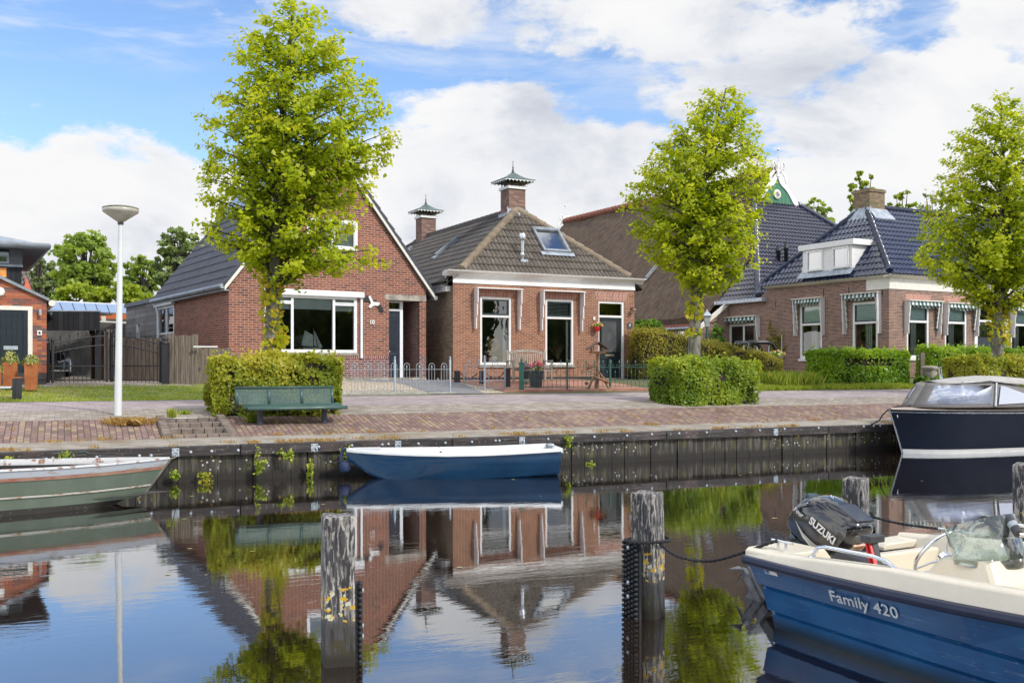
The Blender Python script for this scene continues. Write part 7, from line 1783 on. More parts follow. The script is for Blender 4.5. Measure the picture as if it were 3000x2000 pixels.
b.grid(rows); b.grid([[(p[0], p[1], p[2]) for p in rows[0]], [(p[0]*.9, p[1]-.02, .2) for p in rows[0]]]); b.box(-hw, hw, 1.3, 4.2, .25, .98)
b.build('body', cg, t); b = MB(); b.grid([[(-.72, 1.3, .97), (-.60, 2.0, 1.42), (.60, 2.0, 1.42), (.72, 1.3, .97)], [(-.74, 3.9, .97), (-.60, 3.3, 1.42), (.60, 3.3, 1.42), (.74, 3.9, .97)]]); b.build('cabin', M['glassdark'], t)
for sg in (-1, 1):
    b = MB(); b.prism([(sg*.42, -.035, .58), (sg*.80, .02, .66), (sg*.78, .02, .58), (sg*.45, -.035, .52)], (0, .05, 0)); b.build('headlight', mat('headlight_glass', (.75, .78, .80), .1), t)
    w_ = MB().lathe([(.20, -.10), (.31, -.10), (.33, -.06), (.33, .06), (.31, .10), (.20, .10)], (sg*.78, .85, .33), 20, axis='x').build('wheel', mat('tyre', (.02, .02, .02), .9), t); MB().lathe([(.001, 0), (.19, .0), (.20, .03)], (sg*.89, .85, .33), 14, axis='x').build('rim', M['galv'], w_)
    MB().box(sg*1.0-.09, sg*1.0+.09, 1.45, 1.55, .98, 1.10).build('mirror', cg, t, bevel=.03)
b = MB(); b.prism([(-.40, -.045, .56), (.40, -.045, .56), (.30, -.045, .25), (-.30, -.045, .25)], (0, .06, 0)); b.build('grille', M['black'], t)
b = MB()
for i in range(5): b.bar((-.35+.02*i, -.05, .52-.05*i), (.35-.02*i, -.05, .52-.05*i), .012)
b.build('grille_bars', M['galv'], t); b = MB(); b.bar((-.80, -.03, .24), (.80, -.03, .24), .02, .04); b.build('lower_trim', M['chrome'], t)
bx(-.26, .26, -.06, -.045, .36, .46).build('licence_plate', mat('yellow_plate', (.80, .48, .02), .5), t)
# old stump and post at the corner of number 6
q_ = G(2119, 866); tt = MB().box(-.06, .06, -.05, .05, -.1, .78).build('old_post', M['fencewood'], None, A(2119, 862, 34.0)); tag(tt, 'brown weathered wooden post standing alone by the brick house corner', 'post')
t = thing('stone_stump', 'squat weathered log or stone block next to the old post', 'stump', A(2136, 866, 33.0), 0); MB().lathe([(.22, -.1), (.20, .06), (.24, .14), (.20, .24), (.30, .30), (.26, .36), (.10, .38), (.001, .38)], (0, 0, 0), 9).build('block', M['stone'], t)

# ================================================================== mooring posts in the water
_, n, p, o = new_mat('peeling_mooring_post')
oc = n.new('ShaderNodeTexCoord').outputs['Object']; x, y, z = n.sep(oc)
big_ = n.noise(n.vmul(oc, (3, 3, 1.2)), 1.6, 4); v1 = n.noise(n.vmul(oc, (42, 42, 7.5)), 1.3, 6, .66, .4); v2 = n.noise(n.vmul(oc, (60, 60, 3)), 1.2, 3)
d1 = n.math('ADD', v1, n.math('MULTIPLY', n.math('SUBTRACT', big_, .5), .35))
pk = n.smooth(d1, .455, .53)
base_ = n.mix(n.smooth(v2, .3, .7), (.022, .022, .026), (.075, .073, .078))
pale = n.mix(n.smooth(n.noise(n.vmul(oc, (20, 20, 6)), 1.4, 4), .35, .65), (.15, .145, .14), (.44, .41, .38))
keep = n.smooth(z, .22, .36)
c = n.mix(n.math('MULTIPLY', pk, keep), base_, pale)
lv = n.new('ShaderNodeTexVoronoi'); n.put(lv.inputs['Vector'], oc); lv.inputs['Scale'].default_value = 42
lz = n.math('MULTIPLY', n.smooth(z, .24, .30), n.math('SUBTRACT', 1.0, n.smooth(z, .42, .52)))
lm = n.math('GREATER_THAN', n.math('ADD', n.noise(oc, 24, 5), n.math('MULTIPLY', lz, .13)), .665)
lm = n.math('MULTIPLY', lm, n.math('GREATER_THAN', lz, .05))
lc = n.mix(n.math('GREATER_THAN', n.sep(lv.outputs['Color'])[0], .42), (.50, .52, .40), (.55, .33, .015))
c = n.mix(lm, c, lc)
alg = n.math('MULTIPLY', n.math('SUBTRACT', 1.0, n.smooth(z, .10, .30)), n.smooth(n.noise(oc, 14, 4), .4, .6)); c = n.mix(alg, c, (.045, .040, .016))
wet = n.math('SUBTRACT', 1.0, n.smooth(z, .03, .12)); c = n.mix(wet, c, (.022, .018, .012))
n.put(p.inputs['Base Color'], c); p.inputs['Roughness'].default_value = .8; bump(n, p, n.math('ADD', v1, n.math('MULTIPLY', v2, .5)), .6, .01)
pm = _M['peeling_mooring_post']
rs = random.Random(4)
def mooring_post(label, u, Y, zt, w_, rot, lean=(0, 0)):
    X = (u-CX)/FP*Y; t = thing('mooring_post', label, 'mooring post', (X, Y, 0), rot, 'square wooden posts standing in the water'); h = w_/2; P_ = []
    n_ = 14; per = []
    for (a, b_) in ((-1, -1), (1, -1), (1, 1), (-1, 1)): per.append((a, b_))
    ring = []
    for i in range(4):
        a, b_ = per[i]; c_, d_ = per[(i+1) % 4]
        for f in (0.0, .08, .35, .65, .92): ring.append((a+(c_-a)*f, b_+(d_-b_)*f))
    ring = [(x*(.965 if abs(abs(x)-abs(y)) < .01 else 1), y*(.965 if abs(abs(x)-abs(y)) < .01 else 1)) for x, y in ring]
    for j in range(n_+1):
        z = -.9+(zt+.9)*j/n_; P_.append([(x*h*(1+.012*math.sin(z*9+i))+lean[0]*z, y*h*(1+.012*math.cos(z*7+i*2))+lean[1]*z, z) for i, (x, y) in enumerate(ring)])
    P_.append([(x*h*.94+lean[0]*zt, y*h*.94+lean[1]*zt, zt+.012+.006*math.sin(i*3)) for i, (x, y) in enumerate(ring)])
    b = MB().grid(P_, smooth=False, closed=True); m_ = len(ring); b.add(P_[-1], [tuple(range(m_))]); b.build('timber', pm, t)
    return t, X
mp1, _ = mooring_post('black and white peeling post with yellow lichen, nearest and furthest left', 776, 6.06, .885, .185, R(18))
mp2, X2 = mooring_post('peeling square post wrapped in black dimpled rubber, beside the blue boat stern', 1490, 7.2, .88, .185, R(-32), (-.012, 0))
mp3, X3 = mooring_post('peeling post directly behind the black outboard motor', 1966, 8.1, .885, .17, R(-36))
mp4, X4 = mooring_post('dark peeling post at the right edge of the water', 2362, 9.1, .90, .23, R(-36))
# rubber fender strips
def fender(label, par, x0, x1, y0, z0, z1, rot):
    t = thing('rubber_fender', label, 'fender', par.location, rot); b = MB(); nx, nz = 5, int((z1-z0)/.035)
    b.box(x0, x1, y0-.02, y0, z0, z1); dx = (x1-x0)/nx
    for i in range(nx):
        for j in range(nz):
            x = x0+(i+.5)*dx; z = z0+(j+.5)*.035+(.017 if i % 2 else 0)
            b.lathe([(.004, -.028), (.013, -.024), (.016, 0)], (x, y0-.02, z), 6, axis='y')
    b.build('dimpled_sheet', mat('black_rubber', (.018, .020, .024), .6, var=.2), t)
    for z in (z1-.05, (z0+z1)/2, z0+.2): MB().lathe([(.016, 0), (.016, -.008), (.001, -.012)], ((x0+x1)/2, y0-.045, z), 10, axis='y').build('screw', M['galv'], t)
    return t
fender('black dimpled rubber sheet nailed to the left side of the second post', mp2, -.135, .06, -.105, -.05, .55, R(-62))
fender('narrow black dimpled rubber strip on the right side of the nearest post', mp1, -.02, .06, -.10, -.05, .48, R(98))
def rope(name, label, pts, r=.011, m_=None):
    b = MB(); P_ = [Vector(p) for p in pts]; Q = []
    for i in range(len(P_)-1):
        p0 = P_[max(i-1, 0)]; p1 = P_[i]; p2 = P_[i+1]; p3 = P_[min(i+2, len(P_)-1)]
        for k in range(8):
            t_ = k/8; Q.append(.5*((2*p1)+(-p0+p2)*t_+(2*p0-5*p1+4*p2-p3)*t_*t_+(-p0+3*p1-3*p2+p3)*t_**3))
    Q.append(P_[-1]); L = 0; s1_ = []; s2_ = []
    for i, q in enumerate(Q):
        if i: L += (q-Q[i-1]).length
        d = (Q[min(i+1, len(Q)-1)]-Q[max(i-1, 0)]).normalized(); u = d.cross(Vector((0, 0, 1)));
        if u.length < .05: u = Vector((1, 0, 0))
        u.normalize(); v = u.cross(d); a = L*90
        s1_.append(q+(u*math.cos(a)+v*math.sin(a))*r*.42); s2_.append(q-(u*math.cos(a)+v*math.sin(a))*r*.42)
    b.tube(s1_, r*.66, 6); b.tube(s2_, r*.66, 6); o = b.build(name, m_ or M['rope']); tag(o, label, 'rope'); return o
# ================================================================== boats
def hull_loft(secs, nseg=10):
    """secs: list of (x, [(y, z)...] keel -> gunwale) half sections; returns both sides' grids"""
    Lg = [[(x, -y, z) for y, z in pr] for x, pr in secs]; Rg = [[(x, y, z) for y, z in pr] for x, pr in secs]
    return Lg, Rg
def side_rows(secs, a, b_, sgn, off=0):
    return [[(x, sgn*(pr[k][0]+off), pr[k][1]) for k in range(a, b_+1)] for x, pr in secs]

# ---- the near blue boat with outboard
BF = math.atan2(-.88, .475)
nb = thing('motor_boat', 'blue and cream open motor boat in the foreground with tilted black outboard', 'motor boat', (2.29, 7.14, 0), BF)
_, n, p, o = new_mat('scuffed_blue_gelcoat')
oc = n.new('ShaderNodeTexCoord').outputs['Object']; x, y, z = n.sep(oc)
c = n.mix(n.smooth(n.noise(oc, 2.2, 5), .35, .7), (.005, .060, .19), (.010, .105, .28))
sc = n.smooth(n.noise(n.vmul(oc, (1, 1, 3)), 9, 6, .7), .60, .78); c = n.mix(n.math('MULTIPLY', sc, .22), c, (.12, .24, .38))
scr = n.math('LESS_THAN', n.math('ABSOLUTE', n.math('SUBTRACT', n.noise(n.vmul(oc, (.35, 1, 6)), 2.6, 2), .5)), .0022); c = n.mix(n.math('MULTIPLY', scr, .28), c, (.35, .45, .55))
c = n.mix(n.math('SUBTRACT', 1.0, n.smooth(z, .01, .10)), c, (.012, .035, .06))
n.put(p.inputs['Base Color'], c); p.inputs['Roughness'].default_value = .28; p.inputs['Coat Weight'].default_value = .4; p.inputs['Coat Roughness'].default_value = .2
blue = _M['scuffed_blue_gelcoat']
crm = mat('cream_gelcoat', (.70, .64, .52), .35, var=.04, scale=3, coat=.2)
navy = mat('navy_rub_rail', (.012, .018, .05), .35, var=.1)
zr_ = .50
def bw(x): return .80+.06*math.sin(min(x, 2.2)/2.2*math.pi/2) if x < 2.4 else .86*math.cos((x-2.4)/1.8*math.pi/2)**.65 if x < 4.2 else 0.0
xs_ = [0, .3, .7, 1.2, 1.7, 2.2, 2.6, 3.0, 3.4, 3.8, 4.05, 4.18]
def sheer(x): return zr_+.012*x*x
secs = []
for x in xs_:
    w_ = max(.02, bw(x)); zs__ = sheer(x); k = 1 if x < 2.6 else max(.0, 1-(x-2.6)/1.7)
    xo = -.10*0
    secs.append((x, [(0, -.28+.25*(1-k)), (w_*.45, -.22+.25*(1-k)), (w_*.66, -.06+.12*(1-k)), (w_*.70, .095+.06*(1-k)), (w_*.675, .118+.06*(1-k)), (w_*.755, .132+.06*(1-k)), (w_*.81, .282+.05*(1-k)), (w_*.785, .306+.05*(1-k)), (w_*.868, .322+.05*(1-k)), (w_*.985, zs__-.02), (w_, zs__)]))
# raked transom: lower stations run further aft
def rake(P_): return [(x+(.18 if x < .01 else 0)*(max(0, .5-z)), y, z) for x, y, z in P_]
b = MB()
for sg in (-1, 1):
    rows = [[(x, sg*yy, zz_) for yy, zz_ in pr] for x, pr in secs]; b.grid([r[::1] if sg > 0 else r for r in rows], smooth=False)
tr0 = [(0, -yy, zz_) for yy, zz_ in secs[0][1][::-1]]+[(0, yy, zz_) for yy, zz_ in secs[0][1][1:]]
b.add(tr0, [tuple(range(len(tr0)))]); hull = b.build('hull', blue, nb)
b = MB()
for sg in (-1, 1):
    pts = [(x, sg*(max(.02, bw(x))+.012), sheer(x)-.005) for x in xs_]; b.tube(pts, .026, 8, squash=1.25)
b.tube([(0, -.80, zr_-.005), (0, .80, zr_-.005)], .024, 8); b.build('rub_rail', navy, nb)
# cream deck moulding: coaming rising inside the rail, side decks, inner liner, floor
def ct_(x): return .055+.075*min(1, x/1.1)+.012*x*x
b = MB()
for sg in (-1, 1):
    rows = []
    for x in xs_[:10]:
        w_ = bw(x); z0 = sheer(x)+.012; zt = zr_+ct_(x); iw = .10 if x < 3 else .12
        rows.append([(x, sg*(w_+.01), z0), (x, sg*(w_-.015), zt-.02), (x, sg*(w_-.035), zt), (x, sg*(w_-iw), zt+.004), (x, sg*(w_-iw-.03), zt-.03), (x, sg*max(0, w_*.70-.03), .20), (x, sg*max(0.0, w_*.66-.10), .15)])
    b.grid(rows)
b.add([(x, y, .15) for x, y in ((.45, -.6), (3.8, -.25), (3.8, .25), (.45, .6))], [(0, 1, 2, 3)])
b.build('liner', crm, nb)
b = MB()
for (y0, y1, hh_, dd_) in ((-.79, -.33, 0, .36), (.33, .79, -.05, .2)):
    b.prism([(-.02, y0, zr_-.02), (-.02, y0, zr_+.055+hh_), (-.02, y0+.03, zr_+.075+hh_), (-.02, y1-.08, zr_+.085+hh_), (-.02, y1, zr_+.0), (-.02, y1, zr_-.02)], (dd_, 0, 0))
b.prism([(-.015, -.35, zr_-.30), (-.015, -.35, zr_-.05), (-.015, .35, zr_-.05), (-.015, .35, zr_-.30)], (.06, 0, 0)); b.build('stern_deck', crm, nb, bevel=.015)
b = MB(); b.box(.34, .42, -.62, .62, .14, zr_+.02); b.box(.04, .36, -.34, .34, .30, .33); b.build('motor_well', crm, nb, bevel=.02)
b = MB(); b.box(.42, .85, -.52, .52, .14, .30); b.build('rear_seat', crm, nb, bevel=.03)
b = MB(); b.box(2.3, 3.7, -.55, .55, .14, .47); b.build('fore_deck', crm, nb, bevel=.04)
b = MB(); b.box(.85, 1.06, .10, .66, .14, .33); b.build('locker', crm, nb, bevel=.03)
# console with windscreen
def Cn(u, v, Y):
    q = A(u, v, Y)-Vector((2.29, 7.14, 0)); c_, s_ = math.cos(BF), math.sin(BF); return Vector((q.x*c_+q.y*s_, -q.x*s_+q.y*c_, q.z))
b = MB()
cy0, cy1, cdx = -.44, .10, -.12
lo = [(1.18, cy0-.02, .16), (1.90, cy0-.02, .16), (1.90, cy1+.04, .16), (1.18, cy1+.04, .16)]
mid_ = [(1.22, cy0, .52), (1.74, cy0+.02, .57), (1.74, cy1, .57), (1.22, cy1, .52)]
hi = [(1.34, cy0+.03, .67), (1.66, cy0+.07, .70), (1.66, cy1-.05, .70), (1.34, cy1-.03, .67)]
b.grid([[*lo], [*mid_], [*hi]], smooth=False, closed=True); b.add(hi, [(0, 1, 2, 3)]); b.v = [(x+cdx, y, z) for x, y, z in b.v]; cons = b.build('console', crm, nb, bevel=.035)
b = MB(); nn_ = 24; rows = []
for i in range(nn_+1):
    a = math.pi*i/nn_; yy = (cy0+cy1)/2-.235*math.cos(a); xx_ = 1.46+cdx+.24*math.sin(a)**.8
    top_z = .72+.23*(.62+.38*math.sin(a)); rows.append([(xx_, yy*1.02, .655), (xx_-.02, yy, .71), (xx_-.09, yy*.97, top_z)])
b.grid(rows); b.build('windscreen', glass_mat('green_acrylic', (.82, .89, .85), .06, body=(.66, .72, .66), bodyf=.10), nb, solid=.006)
b = MB()
for i in (6, 12, 18):
    q = rows[i][0]; b.lathe([(.010, 0), (.008, .006), (.001, .008)], (q[0]+.006, q[1], q[2]+.045), 8, axis='x')
b.build('windscreen_screws', M['steel'], cons)
# steering wheel
wc = Vector((1.05, -.17, .655)); ax = Vector((-.80, 0, .60)).normalized(); e1 = Vector((0, 1, 0)); e2 = ax.cross(e1).normalized()
b = MB(); pts = [wc+(e1*math.cos(a)+e2*math.sin(a))*.185 for a in [k*2*math.pi/32 for k in range(33)]]; b.tube(pts, .013, 10, cap=False); sw_ = b.build('steering_wheel', M['chrome'], nb)
hub = wc-ax*.05
for a in (0.3, 2.4, 4.5): MB().tube([hub, hub+ax*.03+(e1*math.cos(a)+e2*math.sin(a))*.09, wc+(e1*math.cos(a)+e2*math.sin(a))*.183], .007, 6).build('spoke', M['chrome'], sw_)
MB().tube([hub-ax*.06, hub+ax*.03], .04, 16).build('hub', M['chrome'], sw_)
# grab rails
def grail(pts, nm='grab_rail'):
    P_ = [Vector(p) for p in pts]; b = MB(); b.tube(P_, .0125, 10)
    for e_ in (P_[0], P_[-1]): b.lathe([(.028, 0), (.026, .006), (.015, .01)], (e_.x, e_.y, e_.z-.004), 12)
    return b.build(nm, M['steel'], nb)
zt = zr_+ct_(.6)
grail([(.55, -.74, zt+.0), (.60, -.735, zt+.065), (.66, -.73, zt+.075), (1.05, -.755, zt+.085), (1.15, -.76, zt+.075), (1.27, -.775, zt+.025)])
zt = zr_+ct_(1.0)
grail([(.55, .755, zt), (.62, .75, zt+.08), (.70, .75, zt+.10), (1.6, .78, zt+.11), (1.9, .78, zt+.05)])
# throttle lever
tl = MB().prism([(.52, -.60, zt-.09), (.98, -.60, zt-.11), (1.0, -.60, zt-.05), (.62, -.60, zt+.0)], (0, .11, 0)).build('throttle_box', mat('grey_black_plastic', (.045, .047, .052), .45, var=.1), nb, bevel=.012)
b = MB(); b.bar((.90, -.545, zt-.05), (.85, -.535, zt+.10), .045, .04); b.box(.81, .89, -.60, -.47, zt+.085, zt+.13); b.build('lever', _M['grey_black_plastic'], tl, bevel=.006)
b = MB(); b.bar((.908, -.575, zt-.04), (.858, -.562, zt+.08), .02, .012); b.build('red_strip', M['red'], tl)
MB().bar((.872, -.572, zt-.04), (.828, -.560, zt+.08), .018, .016).build('red_strip', M['red'], tl)
for (x, y) in ((.20, -.66), (.42, .73)):
    zc = zr_+.085 if x < .3 else zr_+ct_(.4)
    c_ = MB(); 
    for dx in (-.035, .035): c_.tube([(x+dx, y, zc-.01), (x+dx, y, zc+.045)], .010, 8)
    c_.tube([(x-.095, y, zc+.048), (x+.095, y, zc+.048)], .009, 8); c_.build('cleat', M['steel'], nb)
q0, q1 = Cn(2319, 1192, 5.6), Cn(2342, 1224, 5.5)
fd = thing('boat_fender_roll', 'black and grey padded tube clipped to the far rail at the right edge', 'tube', (0, 0, 0), 0)
P0, P1 = A(2317, 1190, 5.75), A(2340, 1226, 5.65); fd.location = P0; D_ = P1-P0
MB().tube([(0, 0, 0), D_*.33], .027, 14).build('end_sleeve', _M['grey_black_plastic'], fd); MB().tube([D_*.33, D_*.62], .028, 14).build('steel_sleeve', M['galv'], fd); MB().tube([D_*.62, D_], .027, 14).build('end_sleeve', _M['grey_black_plastic'], fd)
MB().tube([D_, D_+Vector((.12, 0, -.03)), D_+Vector((.3, -.05, .0))], .014, 8).build('rail_stub', M['steel'], fd)
# lettering and sticker on the hull side
yS = lambda x, z: -(bw(x)*(.868+(.985-.868)*(z-.32)/(zr_-.02-.32)))-.006
def side_text(s_, size, xc_, zc_, m_, nm, shear=.12, bold=.004, space=1.0):
    tz = math.atan2(-(yS(xc_+.3, zc_)-yS(xc_-.3, zc_)), .6)
    lean_ = math.atan2(bw(xc_)*(.117), .16)
    return text_mesh(nm, s_, size, m_, nb, (xc_, yS(xc_, zc_)-.004, zc_), (R(90)-0*lean_+lean_*.9, 0, -0.0+0), .0015, shear, bold, space)
lt = mat('silver_lettering', (.62, .68, .72), .4, var=.1)
q = Cn(1911, 1370, 5.95)
side_text('Family 420', .118, .99, .395, lt, 'boat_name', .18, .0012, 1.02)
side_text('', .1, .5, .4, lt, 'x') if False else None
MB().add([(.18, yS(.2, .45)-.003, .432), (.30, yS(.3, .45)-.003, .432), (.30, yS(.3, .47)-.008, .464), (.18, yS(.2, .47)-.008, .464)], [(0, 1, 2, 3)]).build('sticker', M['white'], nb)
MB().add([(.19, yS(.2, .45)-.006, .437), (.225, yS(.3, .45)-.006, .437), (.225, yS(.3, .47)-.011, .459), (.19, yS(.2, .47)-.011, .459)], [(0, 1, 2, 3)]).build('sticker_print', mat('sticker_blue', (.03, .14, .40), .4), nb)
b = MB()
for zz_ in (.440, .450, .458): b.add([(.235, yS(.27, zz_)-.0075, zz_-.0025), (.290, yS(.27, zz_)-.0075, zz_-.0025), (.290, yS(.27, zz_)-.008, zz_+.001), (.235, yS(.27, zz_)-.008, zz_+.001)], [(0, 1, 2, 3)])
b.build('sticker_lines', M['black'], nb)

# ---- outboard motor, tilted up
om = thing('outboard_motor', 'black tilted outboard motor with grey side panel on the blue boat stern', 'outboard motor', (2.185, 7.16, .53), BF)
om.scale = (1.02, 1.02, 1.02)
om.rotation_euler = (0, R(47), BF)          # local z leans forward over the boat
blk = mat('gloss_black_cowl', (.010, .010, .013), .14, var=.05, coat=1); gry = mat('dark_grey_panel_paint', (.055, .052, .048), .22, metal=.3, var=.08, coat=.8)
def cowl(sc, zs_w):
    """stack of rounded rectangles; zs_w = [(z, x0, x1, w)]"""
    rows = []
    for z, x0, x1, w_ in zs_w:
        ring = []; n_ = 24; cx_ = (x0+x1)/2; hx_ = (x1-x0)/2
        for k in range(n_):
            a = 2*math.pi*k/n_; c_, s_ = math.cos(a), math.sin(a); e = .62
            ring.append((cx_+hx_*abs(c_)**e*(1 if c_ > 0 else -1), w_/2*abs(s_)**e*(1 if s_ > 0 else -1)*sc, z))
        rows.append(ring)
    return rows
up = [(.00, -.21, .17, .20), (.03, -.245, .20, .27), (.10, -.27, .225, .31), (.20, -.275, .23, .33), (.30, -.255, .22, .31), (.36, -.22, .195, .27), (.40, -.16, .15, .20), (.415, -.08, .09, .10)]
shr = lambda rr: [[(x, y, z+.38*x) for x, y, z in r] for r in rr]
rows = shr(cowl(1, up)); b = MB().grid(rows, closed=True); b.add(rows[-1], [tuple(range(24))]); b.add(rows[0], [tuple(range(24))[::-1]]); hood = b.build('cowling', blk, om)
low = [(-.20, -.14, .06, .13), (-.13, -.17, .10, .17), (-.05, -.20, .145, .21), (-.004, -.205, .165, .215)]
rows = cowl(1, low); rows[-1] = shr([rows[-1]])[0]; b = MB().grid(rows, closed=True); b.build('lower_cover', blk, om)
for sg in (-1, 1):
    b = MB(); rws = []
    for (z, x0, x1, w_) in [(.035, -.17, .185, .276), (.10, -.21, .20, .312), (.20, -.215, .205, .333), (.30, -.17, .19, .313), (.345, -.10, .16, .285)]:
        rws.append([(x0+(x1-x0)*k/6, sg*(w_/2*1.0+.003-.018*abs((k-3)/3)**3), z) for k in range(7)])
    b.grid(shr(rws)); b.build('side_panel', gry, hood)
    b = MB(); sw1 = [(-.20, .13), (-.13, .22), (-.02, .285), (.10, .305)]
    st2 = [(-.215, .25), (-.19, .275), (-.12, .315), (-.06, .335)]
    for off, m2 in ((0, 0), (.022, 0)): b.tube([(x, sg*.157, z+off) for x, z in [(-.215, .20), (-.20, .26), (-.17, .31)]], .005, 5)
    b.prism([(.185, sg*.150, .045), (.10, sg*.160, .055), (-.02, sg*.168, .085), (-.14, sg*.166, .15), (-.04, sg*.168, .115), (.06, sg*.166, .105), (.13, sg*.162, .11), (.185, sg*.152, .10)], (0, sg*.004, 0))
    b.v = [(x, y, z+.38*x) for x, y, z in b.v]; b.build('swoosh', mat('silver_stripe', (.50, .48, .43), .3, metal=.3), hood)
text_mesh('maker_name', 'SUZUKI', .074, M['white'], om, (.055, -.1725, .258), (R(90), R(-19), 0), .001, 0, .0022, 1.0)
text_mesh('badge_word', 'Four', .050, mat('black_badge', (.01, .01, .01), .3), om, (-.165, -.1705, .165), (R(90), R(-19), 0), .0008, .15, .0045)
text_mesh('badge_word', 'Four', .050, M['white'], om, (-.165, -.1722, .165), (R(90), R(-19), 0), .0008, .15, .0008)
b = MB(); b.box(-.04, .14, -.07, .09, .395, .419); b.v = [(x, y, z+.38*x) for x, y, z in b.v]; b.build('top_hatch', gry, om)
b = MB()
for i in range(4): b.box(.224, .236, -.05, .07, .22+i*.028, .235+i*.028)
b.build('warning_label', mat('orange_label', (.80, .32, .10), .5, col2=(.75, .72, .68), scale=40), om)
b = MB(); b.box(-.285, -.225, -.045, .045, .175, .215); b.build('rear_handle', M['sash'], om, bevel=.01)
text_mesh('power_mark', '15', .06, M['white'], om, (-.14, 0, .352), (0, R(-21), R(-90)), .001)
b = MB(); b.prism([(-.10, -.05, -.20), (.04, -.05, -.20), (.0, -.05, -.62), (-.10, -.05, -.66)], (0, .10, 0)); b.build('leg', mat('dark_motor_leg', (.03, .032, .036), .35, var=.15), om, bevel=.015)
am = mat('grey_alloy', (.13, .135, .145), .5, metal=.4, var=.25, scale=14)
b = MB(); b.prism([(-.22, -.08, -.62), (.06, -.08, -.62), (.02, -.08, -.645), (-.22, -.08, -.645)], (0, .16, 0)); b.lathe([(.001, -.24), (.035, -.20), (.048, -.10), (.045, .06), (.02, .14), (.001, .16)], (-.06, 0, -.76), 12, axis='x'); b.prism([(-.12, -.018, -.64), (.02, -.018, -.64), (.03, -.018, -.78), (-.06, -.018, -.92), (-.10, -.018, -.92), (-.12, -.018, -.78)], (0, .036, 0)); low_ = b.build('gearcase', am, om)
for k in range(3):
    a = k*2.09+.4; c_, s_ = math.cos(a), math.sin(a); c2, s2 = math.cos(a+.7), math.sin(a+.7)
    MB().add([(-.27, .03*c_, -.76+.03*s_), (-.24, .13*c_, -.76+.13*s_), (-.30, .13*c2, -.76+.13*s2), (-.31, .03*c2, -.76+.03*s2)], [(0, 1, 2, 3)]).build('propeller_blade', am, low_, solid=.008)
b = MB(); b.box(.02, .20, -.14, -.10, -.22, .02); b.box(.02, .20, .10, .14, -.22, .02); b.tube([(.05, -.16, -.05), (.05, .16, -.05)], .02, 8); b.tube([(.18, -.02, .0), (.30, .02, -.06), (.34, .10, -.12)], .018, 8); b.tube([(.2, .05, -.02), (.26, .09, -.05), (.20, .12, -.2)], .012, 8); b.build('clamp_bracket', _M['dark_motor_leg'], om)
b = MB(); b.bar((.10, -.12, -.16), (.34, -.20, -.20), .035); b.bar((.16, -.05, -.10), (.36, -.10, -.16), .02); b.tube([(.12, .0, -.1), (.28, -.04, -.18), (.38, -.14, -.16)], .014, 8); b.build('steering_link', am, om)

# ---- blue rowing boat by the quay
RBt = thing('rowing_boat', 'small blue rowing boat with white rim moored at the quay wall', 'rowing boat', (-2.68, 16.12, 0), R(9.3))
LRW = 3.45
rb_xs = [0, .12, .35, .7, 1.1, 1.6, 2.1, 2.6, 3.05, 3.45]
def rbw(x): f = x/LRW; return .60*min(1, (f/.42))**.62*(1-.20*max(0, (f-.55)/.45)**1.5) if f > 0 else .01
secs = []
for x in rb_xs:
    w_ = max(.015, rbw(x)); f = x/LRW; zg_ = .455-.06*math.sin(f*math.pi)*.8+.0*f; kz = .42*(1-min(1, f/.17))**1.0
    kz2 = kz-.12+(.10*max(0, (f-.55)/.45))
    secs.append((x, [(0, kz2), (w_*.55, kz2+.03), (w_*.78, kz2+.10), (w_*.86, max(kz2+.16, .22*(1)+kz*.5)), (w_*.90, max(kz2+.165, .235+kz*.5)), (w_*.97, max(kz2+.18, zg_-.06)), (w_, zg_)]))
rbm = mat('deep_blue_gelcoat', (.010, .055, .13), .22, col2=(.014, .075, .17), scale=1.5, var=.06, coat=.5)
b = MB()
for sg in (-1, 1): b.grid([[(x, sg*y, z) for y, z in pr] for x, pr in secs])
tr0 = [(LRW, -y, z) for y, z in secs[-1][1][::-1]]+[(LRW, y, z) for y, z in secs[-1][1][1:]]; b.add(tr0, [tuple(range(len(tr0)))]); b.build('hull', rbm, RBt)
gw = mat('white_gelcoat', (.66, .68, .68), .4, var=.06, scale=3)
b = MB()
for sg in (-1, 1):
    b.grid([[(x, sg*(pr[-1][0]+.035), pr[-1][1]-.03), (x, sg*(pr[-1][0]+.04), pr[-1][1]+.015), (x, sg*(pr[-1][0]-.0), pr[-1][1]+.03), (x, sg*max(0, pr[-1][0]-.04), pr[-1][1]+.02), (x, sg*max(0, pr[-1][0]-.07), pr[-1][1]-.08), (x, sg*max(0, pr[-1][0]*.72-.03), max(.08, pr[0][1]+.12))] for x, pr in secs])
b.box(LRW-.07, LRW+.035, -.46, .46, .40, .47); b.grid([[(x, -max(0, pr[-1][0]*.72-.03), max(.08, pr[0][1]+.12)), (x, max(0, pr[-1][0]*.72-.03), max(.08, pr[0][1]+.12))] for x, pr in secs]); b.build('rim_and_liner', gw, RBt)
for x in (1.15, 2.15): bx(x, x+.22, -rbw(x)+.06, rbw(x)-.06, .27, .30).build('thwart', gw, RBt, bevel=.01)
b = MB(); b.prism([(0, .0, .40), (.10, -.10, .47), (.55, -.26, .46), (.55, .26, .46), (.10, .10, .47)], (0, 0, .015)); b.build('bow_deck', gw, RBt)
b = MB(); b.lathe([(.06, 0), (.10, .05), (.08, .14), (.03, .18)], (-.03, 0, .10), 10); b.tube([(0.02, 0, .47), (-.06, .02, .45), (-.10, .03, .30), (-.05, 0, .18)], .03, 8); b.build('bow_bundle', mat('dark_blue_cloth', (.015, .03, .09), .7, var=.3, scale=30), RBt)
